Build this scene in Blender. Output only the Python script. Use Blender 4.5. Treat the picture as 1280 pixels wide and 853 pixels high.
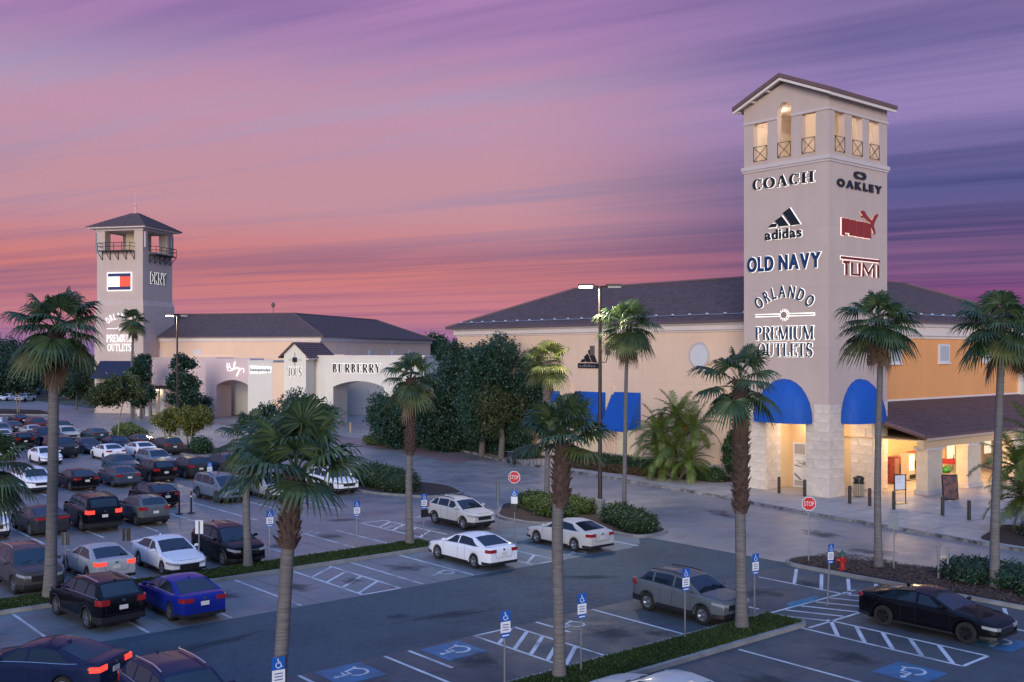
import bpy, bmesh, math, random
import numpy as np
from mathutils import Vector, Matrix
random.seed(7); RNG = np.random.default_rng(7)
for o in list(bpy.data.objects): bpy.data.objects.remove(o)
SC = bpy.context.scene
COL = SC.collection
rad = math.radians
# ---------------------------------------------------------------- camera
# world X runs along the parking aisles, world Y along the stalls and the shop front
FPX, HZ, CH, YAW = 1291.0, 440.0, 9.4, rad(40.16)
CY, SY = math.cos(YAW), math.sin(YAW)
cam = bpy.data.cameras.new('camera'); camo = bpy.data.objects.new('camera', cam); COL.objects.link(camo)
cam.sensor_width = 36; cam.lens = FPX / 1280 * 36; cam.shift_y = (HZ - 426.5) / 1280
cam.clip_start = 0.3; cam.clip_end = 4000
camo.location = (0, 0, CH); camo.rotation_euler = (rad(90), 0, -YAW)
SC.camera = camo
SC.render.resolution_x, SC.render.resolution_y = 1024, 682
# ---------------------------------------------------------------- world: dusk sky
W = bpy.data.worlds.new('World'); SC.world = W; W.use_nodes = True
def build_sky():
    nt = W.node_tree; nt.nodes.clear(); N = nt.nodes.new; L = nt.links.new
    def val(v):
        n = N('ShaderNodeValue'); n.outputs[0].default_value = v; return n.outputs[0]
    def mth(op, a, b=None, c=None, clamp=False):
        n = N('ShaderNodeMath'); n.operation = op; n.use_clamp = clamp
        for i, q in enumerate((a, b, c)):
            if q is None: continue
            if isinstance(q, (int, float)): n.inputs[i].default_value = q
            else: L(q, n.inputs[i])
        return n.outputs[0]
    def ramp(fac, stops):
        n = N('ShaderNodeValToRGB'); cr = n.color_ramp; cr.interpolation = 'EASE'
        while len(cr.elements) < len(stops): cr.elements.new(0.5)
        for e, (p, c) in zip(cr.elements, stops): e.position = p; e.color = (*[srgb(v) for v in c], 1)
        L(fac, n.inputs[0]); return n.outputs[0]
    def srgb(v):
        v /= 255.0
        return v / 12.92 if v < 0.04045 else ((v + .055) / 1.055) ** 2.4
    def mix(f, a, b, mode='MIX'):
        n = N('ShaderNodeMix'); n.data_type = 'RGBA'; n.blend_type = mode
        for i, q in ((0, f), (6, a), (7, b)):
            if isinstance(q, (int, float)): n.inputs[i].default_value = q
            elif isinstance(q, tuple): n.inputs[i].default_value = (*q, 1)
            else: L(q, n.inputs[i])
        return n.outputs[2]
    tc = N('ShaderNodeTexCoord')
    mp = N('ShaderNodeMapping'); mp.vector_type = 'VECTOR'; mp.inputs['Rotation'].default_value = (0, 0, YAW)
    L(tc.outputs['Generated'], mp.inputs[0])
    sx = N('ShaderNodeSeparateXYZ'); L(mp.outputs[0], sx.inputs[0]); x, y, z = sx.outputs
    zc = mth('MAXIMUM', z, 0.004)
    hyp = mth('SQRT', mth('ADD', mth('MULTIPLY', x, x), mth('MULTIPLY', y, y)))
    el = mth('DIVIDE', mth('ARCTAN2', zc, hyp), math.pi / 2, clamp=True)         # 0 horizon .. 1 zenith
    az = mth('ARCTAN2', x, y)                                                      # 0 straight on, + to the right
    # cloud bands: long parallel streaks converging on the western horizon
    a0 = -1.02
    dx, dy = math.sin(a0), math.cos(a0)
    bb = mth('ADD', mth('MULTIPLY', x, -dx * 0 + dy), mth('MULTIPLY', y, -dx))
    aa = mth('ADD', mth('MULTIPLY', x, dx), mth('MULTIPLY', y, dy))
    babs = mth('MAXIMUM', mth('ABSOLUTE', bb), 0.03)
    lb = mth('LOGARITHM', mth('DIVIDE', babs, zc), math.e)
    ab = mth('DIVIDE', aa, babs)
    def streak(s, t, off, det, rough, dist):
        cv = N('ShaderNodeCombineXYZ')
        L(mth('MULTIPLY', lb, s), cv.inputs[0]); L(mth('MULTIPLY', ab, t), cv.inputs[1]); cv.inputs[2].default_value = off
        n = N('ShaderNodeTexNoise'); n.inputs['Scale'].default_value = 1; n.inputs['Detail'].default_value = det
        n.inputs['Roughness'].default_value = rough; n.inputs['Distortion'].default_value = dist
        L(cv.outputs[0], n.inputs['Vector']); return n.outputs['Fac']
    s1 = streak(2.4, .55, 3.1, 3, .5, .3)
    s2 = streak(7.0, .9, 9.7, 4, .55, .5)
    s3 = streak(20., 1.7, 5.2, 3, .6, .4)
    cl = mth('ADD', mth('ADD', mth('MULTIPLY', s1, .44), mth('MULTIPLY', s2, .40)), mth('MULTIPLY', s3, .22))
    cl = mth('MULTIPLY', mth('SUBTRACT', cl, .41), 5.6, clamp=True)
    E = lambda py: max(0, math.atan((HZ - py) / FPX) / (math.pi / 2))
    left_a = ramp(el, [(0, (140, 108, 165)), (E(395), (196, 118, 132)), (E(340), (204, 116, 116)), (E(255), (194, 140, 154)), (E(150), (188, 142, 168)), (E(10), (172, 126, 180)), (.42, (92, 132, 214)), (1, (80, 160, 252))])
    left_b = ramp(el, [(0, (132, 102, 160)), (E(395), (160, 98, 130)), (E(340), (150, 100, 128)), (E(255), (158, 136, 168)), (E(150), (172, 152, 186)), (E(10), (142, 108, 166)), (.42, (92, 124, 202)), (1, (92, 156, 240))])
    right_a = ramp(el, [(0, (122, 64, 116)), (E(385), (136, 72, 124)), (E(330), (132, 90, 134)), (E(250), (88, 86, 144)), (E(150), (146, 124, 182)), (E(10), (128, 108, 166)), (.42, (96, 126, 202)), (1, (94, 160, 242))])
    right_b = ramp(el, [(0, (100, 58, 112)), (E(385), (96, 60, 116)), (E(330), (66, 62, 114)), (E(250), (46, 56, 106)), (E(150), (96, 92, 154)), (E(10), (104, 90, 148)), (.42, (86, 116, 194)), (1, (90, 154, 238))])
    ca = mix(cl, left_b, left_a); cb = mix(cl, right_b, right_a)
    f = mth('MULTIPLY', mth('SUBTRACT', az, -.02), 2.7, clamp=True)
    f = mth('MULTIPLY', mth('MULTIPLY', f, f), mth('SUBTRACT', 3, mth('MULTIPLY', f, 2)))
    # the glow fades out again towards the sky behind the camera
    col = mix(f, ca, cb)
    back = mth('MULTIPLY', mth('SUBTRACT', mth('ABSOLUTE', az), .52), 1.25, clamp=True)
    duskblue = ramp(el, [(0, (128, 130, 172)), (.3, (104, 138, 210)), (1, (94, 160, 242))])
    col = mix(back, col, duskblue)
    hs = N('ShaderNodeHueSaturation'); hs.inputs['Saturation'].default_value = .94; hs.inputs['Value'].default_value = 1.02; L(col, hs.inputs['Color']); col = hs.outputs[0]
    bg = N('ShaderNodeBackground'); L(col, bg.inputs[0])
    zs = N('ShaderNodeMapRange'); zs.interpolation_type = 'SMOOTHSTEP'; L(el, zs.inputs[0]); zs.inputs[1].default_value = .22; zs.inputs[2].default_value = .85; zs.inputs[3].default_value = 1.0; zs.inputs[4].default_value = 1.6
    L(zs.outputs[0], bg.inputs[1])                              # the sky brightens overhead, away from the cloud bank
    out = N('ShaderNodeOutputWorld'); L(bg.outputs[0], out.inputs[0])
build_sky()
# ---------------------------------------------------------------- soft fill from behind the camera, added to brighten the walls
sun = bpy.data.lights.new('sun', 'SUN'); suno = bpy.data.objects.new('sun', sun); COL.objects.link(suno)
sun.energy = 2.85; sun.angle = rad(32); sun.color = (1.0, 0.93, 0.89)
suno.rotation_euler = Vector((.75, .64, -.14)).to_track_quat('-Z', 'Y').to_euler()
vs = SC.view_settings; vs.view_transform = 'Standard'; vs.look = 'None'; vs.exposure = 0.0; vs.gamma = 1; vs.use_curve_mapping = False
SC.render.engine = 'CYCLES'

# ---------------------------------------------------------------- pixel -> place
def G(px, py, z=0.0):
    """point at height z seen at photo pixel (px,py)"""
    d = FPX * (CH - z) / (py - HZ); r = (px - 640) * d / FPX
    return (r * CY + d * SY, -r * SY + d * CY)
def CF(r, d): return (r * CY + d * SY, -r * SY + d * CY)
def onX(px, X):
    t = (px - 640) / FPX; d = X / (t * CY + SY); return (-t * d * SY + d * CY, d)
def onY(px, Y):
    t = (px - 640) / FPX; d = Y / (-t * SY + CY); return (t * d * CY + d * SY, d)
def ZZ(py, d): return CH - (py - HZ) * d / FPX

# ---------------------------------------------------------------- materials
MATS = {}
def mat(name, col, rough=.6, metal=0., emit=None, estr=1., var=.0, scale=3., bump=0., bscale=None, spec=.5, coat=0., objcol=False, rvar=.0, randv=0., stain=None, sscale=.15, tint=None, aniso=None, two=False, streak=0.):
    if name in MATS: return MATS[name]
    m = bpy.data.materials.new(name); MATS[name] = m; m.use_nodes = True
    nt = m.node_tree; b = nt.nodes['Principled BSDF']; N = nt.nodes.new; L = nt.links.new
    b.inputs['Roughness'].default_value = rough; b.inputs['Metallic'].default_value = metal
    b.inputs['Specular IOR Level'].default_value = spec; b.inputs['Coat Weight'].default_value = coat
    b.inputs['Coat Roughness'].default_value = .04
    cs = None
    if objcol:
        oi = N('ShaderNodeObjectInfo'); cs = oi.outputs['Color']
    rgb = N('ShaderNodeRGB'); rgb.outputs[0].default_value = (*col, 1)
    cur = cs or rgb.outputs[0]
    tc = N('ShaderNodeTexCoord'); vec = tc.outputs['Object']
    if aniso:
        mp = N('ShaderNodeMapping'); mp.inputs['Scale'].default_value = aniso; L(vec, mp.inputs[0]); vec = mp.outputs[0]
    def noise(s, det=5, r=.6):
        n = N('ShaderNodeTexNoise'); n.inputs['Scale'].default_value = s; n.inputs['Detail'].default_value = det; n.inputs['Roughness'].default_value = r
        L(vec, n.inputs['Vector']); return n.outputs['Fac']
    def mapr(f, a, b_, c, d):
        n = N('ShaderNodeMapRange'); L(f, n.inputs[0])
        for i, v in enumerate((a, b_, c, d)): n.inputs[i + 1].default_value = v
        return n.outputs[0]
    def mul(c, f):
        n = N('ShaderNodeMix'); n.data_type = 'RGBA'; n.blend_type = 'MULTIPLY'; n.inputs[0].default_value = 1
        L(c, n.inputs[6]); L(f, n.inputs[7]); return n.outputs[2]
    if var:
        cur = mul(cur, mapr(noise(scale), .25, .75, 1 - var, 1 + var))
    if streak:
        mp2 = N('ShaderNodeMapping'); mp2.inputs['Scale'].default_value = (1.6, 1.6, .07); L(tc.outputs['Object'], mp2.inputs[0]); ns_ = N('ShaderNodeTexNoise'); ns_.inputs['Scale'].default_value = 1.; ns_.inputs['Detail'].default_value = 6; L(mp2.outputs[0], ns_.inputs['Vector'])
        cur = mul(cur, mapr(ns_.outputs['Fac'], .35, .7, 1 + streak * .4, 1 - streak))
    if stain:
        n = N('ShaderNodeMix'); n.data_type = 'RGBA'
        L(mapr(noise(sscale, 6, .65), .46, .66, 0, 1), n.inputs[0]); L(cur, n.inputs[6]); n.inputs[7].default_value = (*stain, 1); cur = n.outputs[2]
    if tint:
        n = N('ShaderNodeMix'); n.data_type = 'RGBA'
        L(mapr(noise(tint[1], 3, .5), .4, .62, 0, 1), n.inputs[0]); L(cur, n.inputs[6]); n.inputs[7].default_value = (*tint[0], 1); cur = n.outputs[2]
    if randv:
        oi = N('ShaderNodeObjectInfo'); cur = mul(cur, mapr(oi.outputs['Random'], 0, 1, 1 - randv, 1 + randv))
    L(cur, b.inputs['Base Color'])
    if rvar:
        L(mapr(noise(scale * .35 if scale > 1 else scale), .3, .7, max(.03, rough - rvar), min(1, rough + rvar)), b.inputs['Roughness'])
    if bump:
        bp = N('ShaderNodeBump'); bp.inputs['Strength'].default_value = bump; bp.inputs['Distance'].default_value = .02
        L(noise(bscale or scale * 6, 4), bp.inputs['Height']); L(bp.outputs[0], b.inputs['Normal'])
    if emit:
        b.inputs['Emission Color'].default_value = (*emit, 1); b.inputs['Emission Strength'].default_value = estr
    return m
def leafmat(name, col, col2, sc=.6, trans=.25, randv=.25, rough=.5):
    m = bpy.data.materials.new(name); MATS[name] = m; m.use_nodes = True
    nt = m.node_tree; b = nt.nodes['Principled BSDF']; N = nt.nodes.new; L = nt.links.new
    tc = N('ShaderNodeTexCoord'); n = N('ShaderNodeTexNoise'); n.inputs['Scale'].default_value = sc; n.inputs['Detail'].default_value = 3
    L(tc.outputs['Object'], n.inputs['Vector'])
    geo = N('ShaderNodeNewGeometry')
    ad = N('ShaderNodeMath'); ad.operation = 'ADD'; L(n.outputs['Fac'], ad.inputs[0])
    m2 = N('ShaderNodeMath'); m2.operation = 'MULTIPLY_ADD'; L(geo.outputs['Random Per Island'], m2.inputs[0]); m2.inputs[1].default_value = .5; m2.inputs[2].default_value = -.25
    L(m2.outputs[0], ad.inputs[1])
    mr = N('ShaderNodeMapRange'); L(ad.outputs[0], mr.inputs[0]); mr.inputs[1].default_value = .25; mr.inputs[2].default_value = .8
    mx = N('ShaderNodeMix'); mx.data_type = 'RGBA'; L(mr.outputs[0], mx.inputs[0]); mx.inputs[6].default_value = (*col, 1); mx.inputs[7].default_value = (*col2, 1)
    oi = N('ShaderNodeObjectInfo'); mr2 = N('ShaderNodeMapRange'); L(oi.outputs['Random'], mr2.inputs[0]); mr2.inputs[3].default_value = 1 - randv; mr2.inputs[4].default_value = 1 + randv
    mm = N('ShaderNodeMix'); mm.data_type = 'RGBA'; mm.blend_type = 'MULTIPLY'; mm.inputs[0].default_value = 1; L(mx.outputs[2], mm.inputs[6]); L(mr2.outputs[0], mm.inputs[7])
    L(mm.outputs[2], b.inputs['Base Color']); b.inputs['Roughness'].default_value = rough
    tr = N('ShaderNodeBsdfTranslucent'); L(mm.outputs[2], tr.inputs[0])
    ms = N('ShaderNodeMixShader'); ms.inputs[0].default_value = trans; L(b.outputs[0], ms.inputs[1]); L(tr.outputs[0], ms.inputs[2])
    L(ms.outputs[0], nt.nodes['Material Output'].inputs[0])
    return m
def tilemat(name, c1, c2, su, sv, axis):
    """clay roof tiles: rows and rolls as relief with tile-to-tile colour change (pieces a few pixels across)"""
    m = bpy.data.materials.new(name); MATS[name] = m; m.use_nodes = True
    nt = m.node_tree; b = nt.nodes['Principled BSDF']; N = nt.nodes.new; L = nt.links.new
    uv = N('ShaderNodeUVMap'); sp = N('ShaderNodeSeparateXYZ'); L(uv.outputs[0], sp.inputs[0])
    def mth(op, a, q=None):
        n = N('ShaderNodeMath'); n.operation = op
        for i, k in enumerate((a, q)):
            if k is None: continue
            if isinstance(k, (int, float)): n.inputs[i].default_value = k
            else: L(k, n.inputs[i])
        return n.outputs[0]
    u = mth('MULTIPLY', sp.outputs[0], 1 / su); v = mth('MULTIPLY', sp.outputs[1], 1 / sv)
    roll = mth('ABSOLUTE', mth('SINE', mth('MULTIPLY', u, math.pi)))
    saw = mth('FRACT', v)
    h = mth('ADD', mth('MULTIPLY', roll, .7), mth('MULTIPLY', mth('SUBTRACT', 1, saw), .6))
    bp = N('ShaderNodeBump'); bp.inputs['Strength'].default_value = 1; bp.inputs['Distance'].default_value = .09; L(h, bp.inputs['Height']); L(bp.outputs[0], b.inputs['Normal'])
    cv = N('ShaderNodeCombineXYZ'); L(mth('FLOOR', u), cv.inputs[0]); L(mth('FLOOR', v), cv.inputs[1])
    wn = N('ShaderNodeTexWhiteNoise'); wn.noise_dimensions = '2D'; L(cv.outputs[0], wn.inputs['Vector'])
    mx = N('ShaderNodeMix'); mx.data_type = 'RGBA'; L(wn.outputs[0], mx.inputs[0]); mx.inputs[6].default_value = (*c1, 1); mx.inputs[7].default_value = (*c2, 1)
    L(mx.outputs[2], b.inputs['Base Color']); b.inputs['Roughness'].default_value = .75
    return m

# ---------------------------------------------------------------- mesh helpers
class MB:
    def __init__(s): s.v = []; s.f = []
    def add(s, vs, fs):
        o = len(s.v); s.v += [tuple(p) for p in vs]; s.f += [tuple(i + o for i in f) for f in fs]; return s
    def box(s, x0, x1, y0, y1, z0, z1, M=None):
        vs = [(x, y, z) for x in (x0, x1) for y in (y0, y1) for z in (z0, z1)]
        if M is not None: vs = [M @ Vector(p) for p in vs]
        return s.add(vs, [(0, 1, 3, 2), (4, 6, 7, 5), (0, 4, 5, 1), (2, 3, 7, 6), (0, 2, 6, 4), (1, 5, 7, 3)])
    def prism(s, poly, fn0, fn1):
        """polygon extruded between two maps 2-D -> 3-D"""
        n = len(poly)
        vs = [fn0(*p) for p in poly] + [fn1(*p) for p in poly]
        fs = [tuple(range(n - 1, -1, -1)), tuple(range(n, 2 * n))] + [(i, (i + 1) % n, n + (i + 1) % n, n + i) for i in range(n)]
        return s.add(vs, fs)
    def slab(s, poly, z0, z1): return s.prism(poly, lambda x, y: (x, y, z0), lambda x, y: (x, y, z1))
    def tube(s, pts, radii, n=8, cap=True):
        P = [Vector(p) for p in pts]
        if isinstance(radii, (int, float)): radii = [radii] * len(P)
        o = len(s.v); t0 = (P[-1] - P[0]).normalized(); up = Vector((0, 0, 1)) if abs(t0.z) < .8 else Vector((1, 0, 0))
        for i, p in enumerate(P):
            t = (P[min(i + 1, len(P) - 1)] - P[max(i - 1, 0)]).normalized()
            a = t.cross(up)
            if a.length < 1e-3: a = Vector((1, 0, 0))
            a.normalize(); b = t.cross(a).normalized()
            for k in range(n):
                an = 2 * math.pi * k / n; q = p + (a * math.cos(an) + b * math.sin(an)) * radii[i]; s.v.append(tuple(q))
        for i in range(len(P) - 1):
            for k in range(n):
                k2 = (k + 1) % n; s.f.append((o + i * n + k, o + i * n + k2, o + (i + 1) * n + k2, o + (i + 1) * n + k))
        if cap:
            s.f.append(tuple(o + k for k in range(n - 1, -1, -1))); e = o + (len(P) - 1) * n; s.f.append(tuple(e + k for k in range(n)))
        return s
    def lathe(s, prof, n=16, c=(0, 0), axis='z', caps=True):
        o = len(s.v)
        for r, z in prof:
            for k in range(n):
                a = 2 * math.pi * k / n
                if axis == 'z': s.v.append((c[0] + r * math.cos(a), c[1] + r * math.sin(a), z))
                else: s.v.append((r * math.cos(a), z, r * math.sin(a)))
        for i in range(len(prof) - 1):
            for k in range(n):
                k2 = (k + 1) % n; s.f.append((o + i * n + k, o + i * n + k2, o + (i + 1) * n + k2, o + (i + 1) * n + k))
        if caps: s.f.append(tuple(o + k for k in range(n - 1, -1, -1))); e = o + (len(prof) - 1) * n; s.f.append(tuple(e + k for k in range(n)))
        return s
    def mesh(s, name, material, smooth=None):
        me = bpy.data.meshes.new(name); me.from_pydata(s.v, [], s.f); me.materials.append(material)
        fix(me)
        if smooth:
            me.shade_smooth(); me.set_sharp_from_angle(angle=rad(smooth))
        return me
    def build(s, name, material, parent=None, loc=None, smooth=None, kind=None):
        return link(name, s.mesh(name, material, smooth), parent, loc, kind)
def fix(me):
    bm = bmesh.new(); bm.from_mesh(me); bmesh.ops.recalc_face_normals(bm, faces=bm.faces); bm.to_mesh(me); bm.free(); me.update()
def link(name, me, parent=None, loc=None, kind=None):
    o = bpy.data.objects.new(name, me); COL.objects.link(o)
    if parent is not None: o.parent = parent
    if loc is not None: o.location = loc
    if kind: o['kind'] = kind
    return o
def empty(name, loc=(0, 0, 0), rz=0., label=None, cat=None, group=None):
    o = bpy.data.objects.new(name, None); COL.objects.link(o); o.location = loc; o.rotation_euler = (0, 0, rz); o.empty_display_size = .3
    tag(o, label, cat, group); return o
def tag(o, label=None, cat=None, group=None, kind=None):
    if label: o['label'] = label
    if cat: o['category'] = cat
    if group: o['group'] = group
    if kind: o['kind'] = kind
    return o
def quads_mesh(name, V, quads, material):
    """fast mesh from numpy (n,3) verts and (m,4) quads"""
    me = bpy.data.meshes.new(name); n = len(V); m = len(quads)
    me.vertices.add(n); me.vertices.foreach_set('co', np.ascontiguousarray(V, dtype=np.float32).ravel())
    me.loops.add(m * 4); me.loops.foreach_set('vertex_index', np.ascontiguousarray(quads, dtype=np.int32).ravel())
    me.polygons.add(m); me.polygons.foreach_set('loop_start', np.arange(0, m * 4, 4, dtype=np.int32))
    me.polygons.foreach_set('loop_total', np.full(m, 4, dtype=np.int32))
    me.materials.append(material); me.update(calc_edges=True); me.validate(); return me
def stroke(pts, w, z=0.0, closed=False):
    """flat ribbon along a 2-D path: list of quads as point lists"""
    P = [Vector((p[0], p[1])) for p in pts]; n = len(P); A = []; B = []
    for i in range(n):
        if closed: t = P[(i + 1) % n] - P[i - 1]
        else: t = P[min(i + 1, n - 1)] - P[max(i - 1, 0)]
        t.normalize(); nn = Vector((-t.y, t.x)); ww = w[i] if isinstance(w, (list, tuple)) else w
        A.append(P[i] + nn * ww / 2); B.append(P[i] - nn * ww / 2)
    return A, B
def ribbon(mb, pts, w, z0, z1, closed=False, map3=None):
    """ribbon prism between z0 and z1; map3 maps (x,y,z)->3-D"""
    A, B = stroke(pts, w, closed=closed); n = len(A); o = len(mb.v)
    mp = map3 or (lambda x, y, z: (x, y, z))
    for i in range(n):
        for q, z in ((A[i], z0), (B[i], z0), (A[i], z1), (B[i], z1)): mb.v.append(tuple(mp(q.x, q.y, z)))
    m = n if closed else n - 1
    for i in range(m):
        a = o + 4 * i; b = o + 4 * ((i + 1) % n)
        mb.f += [(a + 2, a + 3, b + 3, b + 2), (a, b, b + 1, a + 1), (a, a + 2, b + 2, b), (a + 1, b + 1, b + 3, a + 3)]
    if not closed:
        mb.f += [(o, o + 1, o + 3, o + 2)]; e = o + 4 * (n - 1); mb.f += [(e, e + 2, e + 3, e + 1)]
    return mb
def arcpts(cx, cy, rx, ry, a0, a1, n=14):
    return [(cx + rx * math.cos(rad(a0 + (a1 - a0) * i / (n - 1))), cy + ry * math.sin(rad(a0 + (a1 - a0) * i / (n - 1)))) for i in range(n)]

M_WHITE = mat('white_paint', (.72, .72, .72), .55, var=.12, scale=6)
M_LINE = mat('road_paint', (.62, .64, .66), .6, var=.25, scale=2.2, stain=(.26, .28, .3), sscale=1.1)
M_BLUEP = mat('blue_paint', (.04, .15, .28), .6, var=.25, scale=3, stain=(.06, .10, .16), sscale=1.2)
M_BLACK = mat('black_metal', (.012, .012, .013), .45)
M_STEEL = mat('galvanised_steel', (.30, .31, .33), .45, metal=.7, var=.15, scale=8)
M_SIGNB = mat('sign_blue', (.012, .10, .42), .4)
M_SIGNW = mat('sign_white', (.75, .75, .75), .4)
M_RED = mat('sign_red', (.55, .015, .02), .4)
M_HALO = mat('sign_backlight', (1, 1, 1), .5, emit=(1, .97, .92), estr=1.0)
M_HALOR = mat('sign_backlight_warm', (1, 1, 1), .5, emit=(1, .72, .62), estr=1.2)
M_LETB = mat('letter_black', (.015, .016, .018), .35)
M_LETN = mat('letter_navy', (.012, .045, .13), .35)
M_LETR = mat('letter_red', (.32, .03, .02), .4)
# ================================================================ ground
M_GROUND = mat('far_ground', (.07, .08, .05), .9, var=.4, scale=.05)
M_LOT = mat('worn_concrete', (.135, .172, .195), .52, var=.22, scale=.9, bump=.25, bscale=30, rvar=.16, stain=(.058, .074, .095), sscale=.28, tint=((.19, .20, .205), .06))
M_LOT2 = mat('pale_lot', (.185, .176, .176), .5, var=.2, scale=.7, bump=.2, bscale=30, rvar=.14, stain=(.10, .10, .108), sscale=.22, tint=((.23, .205, .195), .07))  # pink sky reflection on the far lot is put into this paler colour
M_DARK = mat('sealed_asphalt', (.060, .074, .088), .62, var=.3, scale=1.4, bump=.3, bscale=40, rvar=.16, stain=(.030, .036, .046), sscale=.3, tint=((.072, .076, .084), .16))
M_ASPH = mat('asphalt', (.046, .076, .092), .72, var=.38, scale=9, bump=.35, bscale=60, rvar=.1, stain=(.028, .045, .062), sscale=.2)
M_ROAD = mat('road_surface', (.28, .25, .235), .42, var=.15, scale=.8, bump=.2, bscale=40, rvar=.14, stain=(.17, .165, .165), sscale=.16)
M_PAVE = mat('pavement_concrete', (.46, .39, .34), .55, var=.14, scale=1.2, bump=.15, bscale=30, rvar=.12, stain=(.34, .29, .26), sscale=.4)
M_KERB = mat('kerb_concrete', (.24, .235, .22), .7, var=.3, scale=1.5, bump=.3, bscale=20)
M_KERBD = mat('kerb_stained', (.30, .28, .25), .7, var=.35, scale=2.5, stain=(.03, .03, .035), sscale=1.6, bump=.3, bscale=20)
M_MULCH = mat('mulch', (.045, .026, .018), .95, var=.6, scale=9, bump=1., bscale=25)
M_SOIL = mat('turf_soil', (.03, .045, .015), .95, var=.5, scale=6)
def sheet(name, poly, z, m, kind='structure'):
    me = bpy.data.meshes.new(name); me.from_pydata([(x, y, z) for x, y in poly], [], [tuple(range(len(poly)))]); me.materials.append(m); fix(me)
    if me.polygons[0].normal.z < 0: me.flip_normals()
    return link(name, me, kind=kind)
R_ = 2500
sheet('ground', [(-R_, -R_), (R_, -R_), (R_, R_), (-R_, R_)], -.02, M_GROUND)
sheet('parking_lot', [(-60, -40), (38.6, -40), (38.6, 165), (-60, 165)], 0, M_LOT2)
sheet('middle_bays', [(-60, 34.0), (38.5, 34.0), (38.5, 42.05), (-60, 42.05)], .0015, M_LOT)
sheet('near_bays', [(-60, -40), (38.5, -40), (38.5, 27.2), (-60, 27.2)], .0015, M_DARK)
# the asphalt aisle, widening into the road at its mouth
sheet('aisle', [(-60, 27.0), (36.6, 27.0), (37.6, 26.9), (38.4, 26.4), (39.0, 26.0), (39.0, 36.4), (38.4, 35.6), (37.4, 34.6), (36.2, 34.15), (-60, 34.15)], .004, M_ASPH)
KERB = [(46.0, -30), (46.8, 0), (48.4, 14), (49.7, 21.6), (51.8, 35.3), (54.0, 46.5), (55.2, 56), (55.8, 61.5), (56.6, 68), (58.6, 74.5), (60.4, 82.), (61.4, 88.), (62.4, 97.5)]
road = [(38.6, -40), (45.6, -40)] + KERB + [(66, 101), (72, 110), (80, 122), (84, 132), (70, 140), (62, 147), (58, 158), (57, 190), (60, 240), (30, 240), (36, 190), (38.6, 165)]
sheet('road', road, .002, M_ROAD)
# brick band of the crossing in front of the shop street
def brickmat():
    m = bpy.data.materials.new('brick_pavers'); m.use_nodes = True; nt = m.node_tree; b = nt.nodes['Principled BSDF']
    tc = nt.nodes.new('ShaderNodeTexCoord'); bt = nt.nodes.new('ShaderNodeTexBrick'); nt.links.new(tc.outputs['Object'], bt.inputs['Vector'])
    bt.inputs['Scale'].default_value = 2.2; bt.inputs['Color1'].default_value = (.26, .10, .08, 1); bt.inputs['Color2'].default_value = (.18, .09, .08, 1); bt.inputs['Mortar'].default_value = (.30, .26, .25, 1)
    bt.inputs['Mortar Size'].default_value = .03
    nt.links.new(bt.outputs[0], b.inputs['Base Color']); b.inputs['Roughness'].default_value = .6; return m
M_BRICK = brickmat()
sheet('brick_crossing', [G(405, 543), G(474, 551), G(590, 574), G(575, 580), G(470, 560), G(405, 552)], .007, M_BRICK)
sheet('brick_band', [G(300, 531), G(250, 524), G(250, 527), G(300, 535)], .007, M_BRICK)
# pavement on the shop side
pav = KERB[:-1] + [(64.5, 97.5), (66, 95), (66, 84), (120, 84), (120, -40), (45.6, -40)]
mb = MB(); mb.slab(pav, -.02, .13); pv = mb.build('pavement', M_PAVE, kind='structure')
def polyline_kerb(name, pts, w, h, m, seg=2.4, closed=False):
    mb = MB(); P = [Vector(p) for p in pts]
    if closed: P.append(P[0])
    for a, b in zip(P[:-1], P[1:]):
        n = max(1, round((b - a).length / seg)); t = (b - a).normalized(); nn = Vector((-t.y, t.x))
        for k in range(n):
            p = a.lerp(b, k / n) + t * .006; q = a.lerp(b, (k + 1) / n) - t * .006
            mb.slab([p + nn * w / 2, q + nn * w / 2, q + nn * w * .38 * 0 - nn * w / 2, p - nn * w / 2], -.01, h + random.uniform(-.006, .006))
    return mb.build(name, m, kind='structure')
polyline_kerb('kerb', [(x - .05, y) for x, y in KERB], .28, .15, M_KERBD, 1.6)
# joints of the pavement slabs are far below a pixel apart from the big bays: real sawn joints every 3 m
jm = MB()
for y in range(-6, 80, 3):
    jm.box(47 + y * .1, 60.8, y, y + .025, .131, .1335)
for x in (53.5, 56.6):
    jm.box(x, x + .025, -6, 42, .1305, .133)
jm.build('pavement_joints', mat('joint', (.10, .09, .085), .9), kind='structure')

# ---------------------------------------------------------------- islands and grass strips
def rounded(poly, r=.8, n=4):
    out = []; m = len(poly)
    for i in range(m):
        p0, p, p1 = Vector(poly[i - 1]), Vector(poly[i]), Vector(poly[(i + 1) % m])
        a = p + (p0 - p).normalized() * min(r, (p0 - p).length * .45); b = p + (p1 - p).normalized() * min(r, (p1 - p).length * .45)
        for k in range(n + 1):
            t = k / n; q = a * (1 - t) ** 2 + p * 2 * t * (1 - t) + b * t * t; out.append((q.x, q.y))
    return out
def inset(poly, d):
    m = len(poly); out = []; area = sum(poly[i - 1][0] * poly[i][1] - poly[i][0] * poly[i - 1][1] for i in range(m)); sg = 1 if area > 0 else -1
    for i in range(m):
        p0, p, p1 = Vector(poly[i - 1]), Vector(poly[i]), Vector(poly[(i + 1) % m])
        t = (p1 - p0).normalized(); nn = Vector((-t.y, t.x)) * sg; q = p + nn * d; out.append((q.x, q.y))
    return out
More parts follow.
